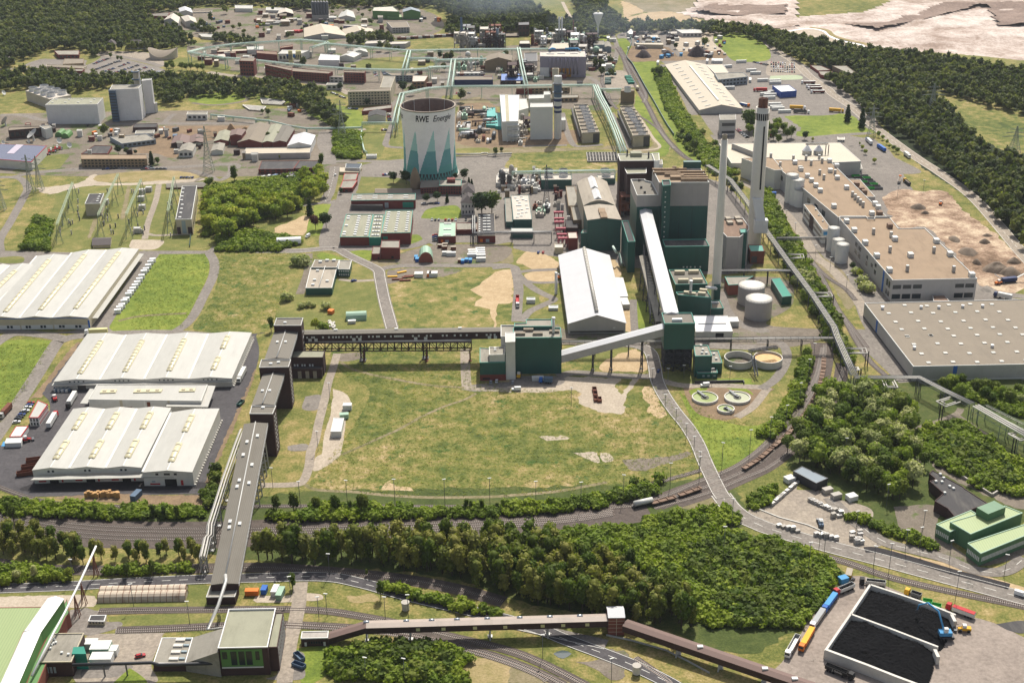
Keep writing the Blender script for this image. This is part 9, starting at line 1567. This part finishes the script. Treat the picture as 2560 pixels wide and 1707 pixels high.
for x,y,x2,y2,l in((1500,1480,1740,1395,'rusty flat wagon just left of the road crossing'),(1270,1545,1490,1485,'rusty flat wagon behind the tank wagon')):a,b_=g(22,x,y),g(22,x2,y2);dup(wg_,(a+b_)/2+Z(.15),atan2((b_-a).y,(b_-a).x),l,'flat wagons by the crossing')
a,b_=g(22,1130,1560),g(22,1262,1530);p=(a+b_)/2;h_=atan2((b_-a).y,(b_-a).x);r=thing('tank_wagon','cream cylindrical tank wagon on the track near the road crossing','railway wagon',p,None,h_);obj('tank',MB().tube([(-5,0,2.4),(5,0,2.4)],1.4,14),'white',r,False);m=MB();m.bx(-6,-1.2,.8,6,1.2,1.1);[m.bx(x-1,-1,.2,x+1,1,.8)for x in(-4,4)];obj('frame',m,'sdk',r,False)
p,h_=dirn(2,1148,840,1140,800);r=thing('tank_wagon','lone brown and cream tank wagon on the distant siding','railway wagon',p,None,h_);obj('tank',MB().tube([(-5,0,2.4),(5,0,2.4)],1.5,12),'cream',r,False);obj('frame',MB().bx(-6,-1.2,.4,6,1.2,1.1),'rust',r,False)
for i in range(16):m=bx_('goods_wagon',('rust','wwt','bdk')[i%3],12,2.8,2.8);place(m,g(1,1330+36*i,362-2.6*i,.2),-.02,'distant goods wagon in the line behind the tank halls','distant goods wagons')['category']='railway wagon'
def wallseg(label,pts,h,w=1.):
 P=gl(33,pts);m=MB()
 for a,b_ in zip(P,P[1:]):m.beam(a,b_,w,h)
 one('bay_wall',label,'wall',m,'cpl')
wallseg('concrete rear wall of the upper coal bay along the parked lorries',[925,735,1150,810,1450,912,1700,1012],4);wallseg('concrete left wall of both coal bays',[925,735,745,1005,515,1340],4);wallseg('concrete dividing wall between the two coal bays',[750,1005,1100,1135,1540,1305],4);wallseg('tall concrete block wall of the lower coal bay nearest the camera',[515,1345,900,1490,1150,1590,1600,1760],5,1.2)
m=MB();a=g(33,1690,1060);m.bx(a.x-.7,a.y-1,0,a.x+.7,a.y+4,4);one('bay_wall','short concrete return wall at the right end of the rear wall','wall',m,'cpl');m=MB();a=g(33,1530,1370);m.bx(a.x-.7,a.y-2,0,a.x+.7,a.y+3,4);one('bay_wall','short concrete return wall at the end of the dividing wall','wall',m,'cpl')
from mathutils import noise as mn
def coal(label,pts,ridge,hmax,seed):
 P=ccw([(p.x,p.y)for p in gl(33,pts)]);e=V(P[0]);X0,X1=min(p[0]for p in P),max(p[0]for p in P);Y0,Y1=min(p[1]for p in P),max(p[1]for p in P);st=.7;nx,ny=int((X1-X0)/st),int((Y1-Y0)/st);N_=len(P);vs=[];idx={};fs=[];A_,B_=[V((q.x,q.y))for q in gl(33,ridge)];D=(B_-A_)
 X,Y=np.meshgrid(X0+np.arange(nx+1)*st,Y0+np.arange(ny+1)*st,indexing='ij');K=inpoly(P,X,Y)
 for i in range(nx+1):
  for j in range(ny+1):
   x,y=float(X[i,j]),float(Y[i,j]);p=V((x,y));f=(p-A_).dot(D)/D.length_squared;prof=max(0,min(1,(1.02-f)*3.2))*max(.35,min(1,.6+f*3))
   vs.append((x,y,.1+hmax*prof*(.85+.3*mn.noise(V((x*.12,y*.12,seed))))+(.35*mn.noise(V((x*.6,y*.6,seed)))+.18*mn.noise(V((x*1.7,y*1.7,seed))))*(.3+prof)))
 for i in range(nx):
  for j in range(ny):
   if K[i,j]and K[i+1,j]and K[i,j+1]and K[i+1,j+1]:a=i*(ny+1)+j;fs.append((a,a+ny+1,a+ny+2,a+1))
 o=one('coal_heap',label,'coal heap',MB().add(vs,fs,False),'coal')
coal('coal heap in the upper bay where the blue excavator works',[928,745,1695,1018,1690,1090,1600,1270,1530,1295,755,1000],[850,870,1640,1150],2.9,2);coal('larger coal heap in the lower bay nearest the camera',[752,1012,1535,1312,1520,1430,1450,1700,525,1338],[640,1170,1510,1500],3.2,5)
p=g(33,1620,1165);r=thing('material_handler','sky blue long-armed excavator on the coal','excavator',(p.x,p.y,1.));m=MB();m.bx(-3,-2,.2,3,2,1.2);wheels(m,(-2.2,2.2),2.2,.7);obj('undercarriage',m,'sdk',r,False);m=MB();m.bx(-3.2,-1.6,1.5,2,1.6,3.2);obj('body',m,'skb',r,False);obj('cab',MB().bx(-1.5,-1.5,3.2,.2,0,5.2),'wwt',r,False)
m=MB();m.tube([(-1,.6,3),(-2.5,6,9),(-6,10,10.5)],.45,6);obj('boom',m,'skb',r,False);m=MB();m.tube([(-6,10,10.5),(-9,12,8),(-9.3,12.2,5.5)],.3,6);obj('arm',m,'skb',r,False);obj('grab',MB().rev((-9.3,12.2),[.1,5.6,1.,4.8,.6,4],8),'sdk',r,False)
def loader(label,t,x,y,a,m_='yellow',grp=None):
 p=g(t,x,y);r=thing('wheel_loader',label,'loader',(p.x,p.y,.1),grp,a);m=MB();m.bx(-2.8,-1.1,.9,1,1.1,2.1);m.bx(1,-.6,.9,2.6,.6,1.6);obj('body',m,m_,r,False);obj('cab',MB().bx(-.8,-.9,2.1,.8,.9,3.4),'wwt',r,False);obj('bucket',MB().bx(3.2,-1.5,.1,4.4,1.5,1.2),'steel',r,False);m=MB();m.bar((1,.7,1.8),(3.4,.7,.8),.3);m.bar((1,-.7,1.8),(3.4,-.7,.8),.3);obj('lift_arm',m,m_,r,False);m=MB();wheels(m,(-1.8,1.8),1.3,.75);obj('wheels',m,'tyre',r,False)
loader('yellow wheel loader behind the coal bay wall end',33,1785,1095,3.);loader('yellow excavator at the blue crusher on the building site',13,2100,1060,.4,'orange');loader('small orange digger on the building site',13,1572,335,1.2,'orange');loader('small dark loader in the builders yard',33,478,130,1.5,'sbl');loader('yellow loader beside the lift shaft',22,62,375,1.5);loader('red forklift near the lower container office',20,238,960,.4,'red');loader('dark red forklift near the black tractor',20,502,582,2,'red');loader('orange excavator at the sand heap in the old works',0,1500,1190,.4,'orange');loader('orange telehandler beside the pale filter cylinder',12,430,1005,1.5,'orange')
for i in range(16):loader('red machine in the crowded row beside the solar hall',0,330+(i%8)*28,1440-(i%8)*12+(i//8)*14,.5,'red','red machines beside the solar hall')if i%2 else None
heap('sand_heap','left pointed sand heap in the old works','sand heap',0,2110,1190,45,16,7,'sand_heap');heap('sand_heap','low sand heap right of the pointed one','sand heap',0,2240,1190,50,12,4,'sand_heap');heap('scrap_heap','left blue-grey scrap heap of the scrap yard','scrap heap',2,1200,520,75,30,9,'scrap');heap('scrap_heap','middle scrap heap behind the wall','scrap heap',2,1420,510,60,24,7,'scrap');heap('scrap_heap','large dark pyramid scrap heap','scrap heap',2,1690,510,90,28,13,'scrap');heap('scrap_heap','flat scrap heap beside the gantry hall','scrap heap',2,1180,450,60,14,5,'scrap')
for i in range(60):m=bx_('scrap_bundle',('rust','skb','steel','wwt','slt')[i%5],3.5,2.4,2.2);place(m,g(2,ru(1060,1950),ru(350,535)),ru(0,3),('rusty','blue','grey','white','pale')[i%5]+' bundle or vehicle in the crowded scrap yard','bundles in the scrap yard',ru(.7,1.8))['category']='scrap'
for i in range(70):m=bx_('storage_box',('wwt','sbl','rust','slt','dgy','orange')[i%6],4,2.5,2.4);t,x,y=R.choice([(0,ru(1430,2300),ru(1160,1290)),(1,ru(0,700),ru(180,260)),(1,ru(1500,1720),ru(150,210)),(0,ru(750,1900),ru(1150,1250)),(0,ru(1800,2100),ru(170,290)),(11,ru(60,340),ru(85,105)),(1,ru(300,420),ru(945,1080))]);place(m,g(t,x,y),ru(0,3),('white','blue-grey','rusty','pale grey','dark','orange')[i%6]+' box or vehicle standing in the distant works yards','boxes in the distant works yards',ru(.7,1.7))['category']='container'
p=g(13,2200,1040);r=thing('crusher','dark blue mobile crushing plant with two raised belts on the building site','machine',(p.x,p.y,0),None,.2);obj('body',MB().bx(-6,-1.6,1,5,1.6,3.6),'blue_dk',r,False);m=MB();m.beam((4,0,2),(14,0,6.5),1.4,.4);obj('belt',m,'slt',r,False);m=MB();m.beam((-5,0,2),(-11,2,6),1.4,.4);obj('belt',m,'slt',r,False);m=MB();m.bx(-5,-1.8,0,4,1.8,1);obj('tracks',m,'tyre',r,False)
def pylon(label,t,x,yb,yt,w=6,m_='pylon',rot=0.):
 c=g(t,x,yb);lo,hi=0,90
 for _ in range(30):
  mid=(lo+hi)/2
  if PR((c.x,c.y,mid))[1]>T(t,0,yt)[1]:lo=mid
  else:hi=mid
 h=lo;root=thing('lattice_pylon',label,'pylon',(c.x,c.y,0),None,rot);m=MB();L=[(0,w/2),(h*.55,w*.17),(h,.25)]
 def half(z):return w/2+(w*.17-w/2)*z/(h*.55)if z<h*.55 else w*.17+(.25-w*.17)*(z-h*.55)/(h*.45)
 n=12
 for k in range(n):
  z0,z1=h*k/n,h*(k+1)/n;a,b_=half(z0),half(z1)
  for sx,sy in((1,1),(1,-1),(-1,-1),(-1,1)):
   m.bar((sx*a,sy*a,z0),(sx*b_,sy*b_,z1),.3);nx,ny=(sx,-sy)if sx==sy else(-sx,sy)
   m.bar((sx*a,sy*a,z0),(nx*b_,ny*b_,z1),.16);m.bar((nx*a,ny*a,z0),(sx*b_,sy*b_,z1),.16)
 obj('mast',m,m_,root,False)
 for f,l in((.62,w*1.3),(.75,w*1.),(.88,w*.7)):
  m=MB();z=h*f;m.bar((-l,0,z),(l,0,z),.3);m.bar((-l,0,z),(0,.4,z+h*.05),.2);m.bar((l,0,z),(0,.4,z+h*.05),.2);obj('crossarm',m,m_,root,False)
for a in[('tall steel pylon in front of the white-fronted workshop',0,1905,1570,1150,9),('steel pylon on the green slope left of the cooling tower',1,785,1250,915,8),('pylon beside the main road and lorry park',3,940,1245,960,7),('pylon in the middle of the right wood',3,1490,1030,765,9),('pylon at the right frame edge above the wood',3,2240,1400,1150,10),('small lattice pylon in the paved power station court',12,315,300,-30,5,'steel'),('thin pylon at the far left meadow edge',10,20,385,90,6),('pylon left of the pair by the curved road',10,285,215,-120,6),('pylon right of the pair by the curved road',10,368,205,-110,6)]:pylon(*a)
for i,(x0,y0,yb0,x1,y1)in enu([(518,520,692,662,140),(893,435,630,1076,62),(1150,430,650,1286,112),(1530,400,610,1586,88)]):
 h=HB(T(10,x0,y0),T(10,0,yb0)[1]);A_,B_=G(T(10,x0,y0),h),G(T(10,x1,y1),h);root=thing('switchyard_gantry',['leftmost of the four long lattice gantries in the switchyard','second lattice gantry, right of the cubic relay building','third lattice gantry, left of the concrete road','lattice gantry left of the long dark-roofed building'][i],'gantry',(A_.x,A_.y,0));m=MB();frame_truss(m,A_,B_,1.2,1.2,18,r=.14);obj('beam',m,'fgn',root)
 for f in(0,.35,.7,1):
  p=A_.lerp(B_,f);m=MB();[m.bar((p.x+e*2.6,p.y+k*1,0),(p.x+e*.3,p.y,h),.26)for e in(-1,1)for k in(-1,1)];[m.bar((p.x-2.6*(1-z),p.y,h*z),(p.x+2.6*(1-z),p.y,h*z),.16)for z in(.2,.4,.6,.8)];obj('leg',m,'fgn',root)
for i,(x,y)in enu([(1300,235),(1290,300),(1300,380),(1255,590),(965,330),(1360,215)]):put('transformer','slt',10,[(x,y)],5,4,4,['uppermost transformer in the switchyard','second transformer in the switchyard','third transformer in the switchyard','lone lower transformer in the switchyard','transformer by the cubic relay building','small transformer by the concrete road'][i])
for i in range(60):m=bx_('switchgear',('slt','steel','conc')[i%3],.8,.8,3.6);x=R.choice((560,640,720,960,1000,1060,1200,1240,1300,1550));place(m,g(10,x+ru(-25,25),ru(220,640)),0,'slim switchgear post on the switchyard lawn','switchgear posts')['category']='switchgear'
LPS={}
def lamp(h):
 k=round(h/3)*3 or 3
 if k not in LPS:
  r=thing('lamp_post',None,'lamp post');m=MB();m.tube([(0,0,0),(0,0,k)],.13,6);obj('pole',m,'steel',r,False);m=MB();m.bx(-.9,-.25,k,.9,.25,k+.25);obj('lamp_head',m,'wwt',r,False);LPS[k]=r
 return LPS[k]
for gname,hh_,pts in(('along the curving plant road',9,[(22,1238,300),(22,1280,420),(22,1395,660),(22,1495,790),(22,1588,930),(22,1658,1050),(22,1710,1190),(22,1565,390),(22,1420,420),(22,1825,420),(22,1985,400)]),('beside the railway south of the meadow',15,[(22,218,1560),(22,628,1568),(22,1015,1500),(22,1440,1390),(22,1705,1330),(21,1268,1540),(21,1723,1540),(21,2133,1530),(21,835,1550),(21,407,1560),(22,1912,1200),(22,2165,1080),(23,160,850),(23,285,640),(23,365,420),(23,410,270),(23,15,960)]),('along the main road at right',12,[(33,510,400),(33,960,520),(33,1250,370),(33,1380,345),(33,1650,470),(33,2150,600),(33,800,195),(33,1410,190),(23,1080,1540),(23,1240,920),(23,700,1110),(23,765,1320)]),('along the rails of the coal yard bank',18,[(33,460,390),(33,362,590),(33,1095,600),(33,1700,860),(32,2000,180),(32,1925,440)]),('on the foreground sidings',12,[(31,672,590),(31,575,990),(31,650,960),(31,1180,990),(31,1390,970),(31,320,800),(30,675,640),(30,1730,1030),(30,1220,870),(31,1005,1550),(31,1355,1560),(32,280,1340),(32,905,1560),(21,675,595),(21,567,1045),(21,155,1385),(22,540,640)]),('beside the tan-roofed factory',9,[(13,160,485),(13,245,600),(13,430,810),(13,565,920),(13,715,1085),(13,95,385),(13,1415,205),(13,1180,255)])):
 for t,x,yb in pts:place(lamp(hh_),g(t,x,yb),ru(-.4,.4),'slim grey lamp post '+gname,'lamp posts '+gname)
for i,(t,x,y,l)in enu([(31,1365,900,'round concrete cistern on legs by the upper siding'),(32,1135,1480,'round concrete cistern near the lower road fork')]):c=g(t,x,y);r=thing('cistern',l,'tank',c);obj('drum',MB().cyl(c,.4,4,1.7,n=14),'cpl',r);obj('lid',MB().cyl(c,4,4.3,1.9,n=14),'conc',r)
m=MB();P=smooth(gl(2,[1075,340,1090,400,1045,520,1100,600,1200,780,1300,950,1400,1130,1475,1240]),8)
for a,b_ in zip(P,P[1:]):m.beam(a,b_,.5,2.6)
one('noise_fence','long dark green fence along the freight line','fence',m,'green')
for l,t,pts,w,h,mm in[('low dark wall behind the white van',22,[1665,430,2110,422,2115,440],.5,1.6,'sdk'),('rough concrete wall of the ruined yard',23,[1700,1250,1800,1310,2040,1460,2090,1430],.8,1.6,'conc'),('green mesh fence left of the switchyard',10,[480,575,405,750],.3,2.2,'green_dk'),('green mesh fence right of the switchyard',10,[1745,590,1730,725],.3,2.2,'green_dk'),('crash barrier along the foreground road',32,[860,1135,1100,1185,1400,1270,1600,1370,1800,1480],.25,.8,'slt'),('pale concrete strip wall at the railway by the road',33,[-100,-20,100,60,360,130,560,215],.6,.5,'cpl')]:
 m=MB();P=gl(t,pts);[m.beam(a,b_,w,h)for a,b_ in zip(P,P[1:])];one('fence' if 'fence' in l or 'barrier' in l else 'wall',l,'fence' if 'fence' in l or 'barrier' in l else 'wall',m,mm)
v,f=text_mesh('J. Scholz',1.3,.02);o=[x for x in bpy.data.objects if x.get('label','').startswith('black tipper lorry beside')][0];x0=sum(p[0]for p in v)/len(v)
obj('lettering',MB().add([(p[0]-x0-1,-1.23,1.5+p[1])for p in v],f),'wwt',o,False)
for L in TP.values():
 for r in L:
  if r.name not in USED:
   for c in PROTO.get(r.name,()):bpy.data.objects.remove(c)
   bpy.data.objects.remove(r)
#  CAMERA, SUN, SKY
cd=bpy.data.cameras.new('camera');cam=nob('camera',cd);lnk(cam)
M=Matrix(((rt.x,up.x,-fw.x),(rt.y,up.y,-fw.y),(rt.z,up.z,-fw.z))).to_4x4();M.translation=Z(CH);cam.matrix_world=M
cd.sensor_width=36;cd.lens=FPX/2560*36;cd.clip_start=1;cd.clip_end=30000;bpy.context.scene.camera=cam
SUN_AZ,SUN_EL=radians(13),radians(52)
sd=bpy.data.lights.new('sun','SUN');so=nob('sun',sd);lnk(so)
sv=V((sin(SUN_AZ)*cos(SUN_EL),cos(SUN_AZ)*cos(SUN_EL),sin(SUN_EL)))
so.rotation_euler=sv.to_track_quat('Z','Y').to_euler();so.location=(0,0,400);sd.energy=4.9;sd.angle=radians(.53);sd.color=(1,.945,.86)
W=bpy.data.worlds.new('World');bpy.context.scene.world=W;W.use_nodes=True;nt=W.node_tree
sk=nt.nodes.new('ShaderNodeTexSky');sk.sky_type='NISHITA';sk.sun_disc=False;sk.sun_elevation=SUN_EL;sk.sun_rotation=SUN_AZ
sk.air_density=.8;sk.dust_density=3.;sk.ozone_density=.5
hs=nt.nodes.new('ShaderNodeHueSaturation');hs.inputs['Saturation'].default_value=.6;lk(sk.outputs[0],hs.inputs['Color']);lk(hs.outputs[0],nt.nodes['Background'].inputs[0]);nt.nodes['Background'].inputs[1].default_value=.13
S_=bpy.context.scene;S_.view_settings.view_transform='Standard';S_.view_settings.look='None';S_.view_settings.exposure=EXPO;S_.view_settings.gamma=1
S_.cycles.max_bounces=5;S_.cycles.diffuse_bounces=2;S_.cycles.glossy_bounces=2;S_.cycles.transmission_bounces=2;S_.cycles.volume_bounces=0;S_.cycles.transparent_max_bounces=4
S_.cycles.use_denoising=True
m=bpy.data.materials.new('air');m.use_nodes=True;nt=m.node_tree;nt.nodes.clear();vo=nt.nodes.new('ShaderNodeVolumePrincipled');om=nt.nodes.new('ShaderNodeOutputMaterial')
vo.inputs['Density'].default_value=.000024;vo.inputs['Color'].default_value=(.86,.92,1,1);vo.inputs['Anisotropy'].default_value=.2;lk(vo.outputs[0],om.inputs['Volume'])
MATS['air']=m;mb=MB();mb.bx(-6500,-600,-1.2,6500,12500,365);o=obj('haze',mb,'air');o['kind']='stuff'
sm=bpy.data.materials.new('smoke');sm.use_nodes=True;nt=sm.node_tree;nt.nodes.clear();vo=nt.nodes.new('ShaderNodeVolumePrincipled');om=nt.nodes.new('ShaderNodeOutputMaterial');vo.inputs['Color'].default_value=(.7,.82,1,1)
tc=nt.nodes.new('ShaderNodeTexCoord');sv_=noise(nt,tc.outputs['Object'],.022,4,.6);vl=nd(nt,'ShaderNodeVectorMath',operation='LENGTH');mp=nd(nt,'ShaderNodeMapping');mp.inputs['Scale'].default_value=(1/115,1/75,1/26);lk(tc.outputs['Object'],mp.inputs[0]);lk(mp.outputs[0],vl.inputs[0])
mm_=nd(nt,'ShaderNodeMath',operation='SUBTRACT');lk(sv_,mm_.inputs[0]);ml=nd(nt,'ShaderNodeMath',operation='MULTIPLY');ml.inputs[1].default_value=.42;lk(vl.outputs['Value'],ml.inputs[0]);lk(ml.outputs[0],mm_.inputs[1]);cl=nd(nt,'ShaderNodeMath',operation='MULTIPLY',use_clamp=True);cl.inputs[1].default_value=.0045;lk(mm_.outputs[0],cl.inputs[0]);lk(cl.outputs[0],vo.inputs['Density']);lk(vo.outputs[0],om.inputs['Volume']);MATS['smoke']=sm
for t,x,y in((1,2200,215),(2,60,170),(2,1120,420)):
 c=g(t,x,y);mb=MB();mb.rev((0,0),[(max(.01,sin(pi*k/10)),-cos(pi*k/10))for k in range(11)],20);mb.v=[(a*115,b*75,d*26)for a,b,d in mb.v];o=obj('smoke',mb,'smoke',None,False);o.location=(c.x,c.y,34);o['kind']='stuff'
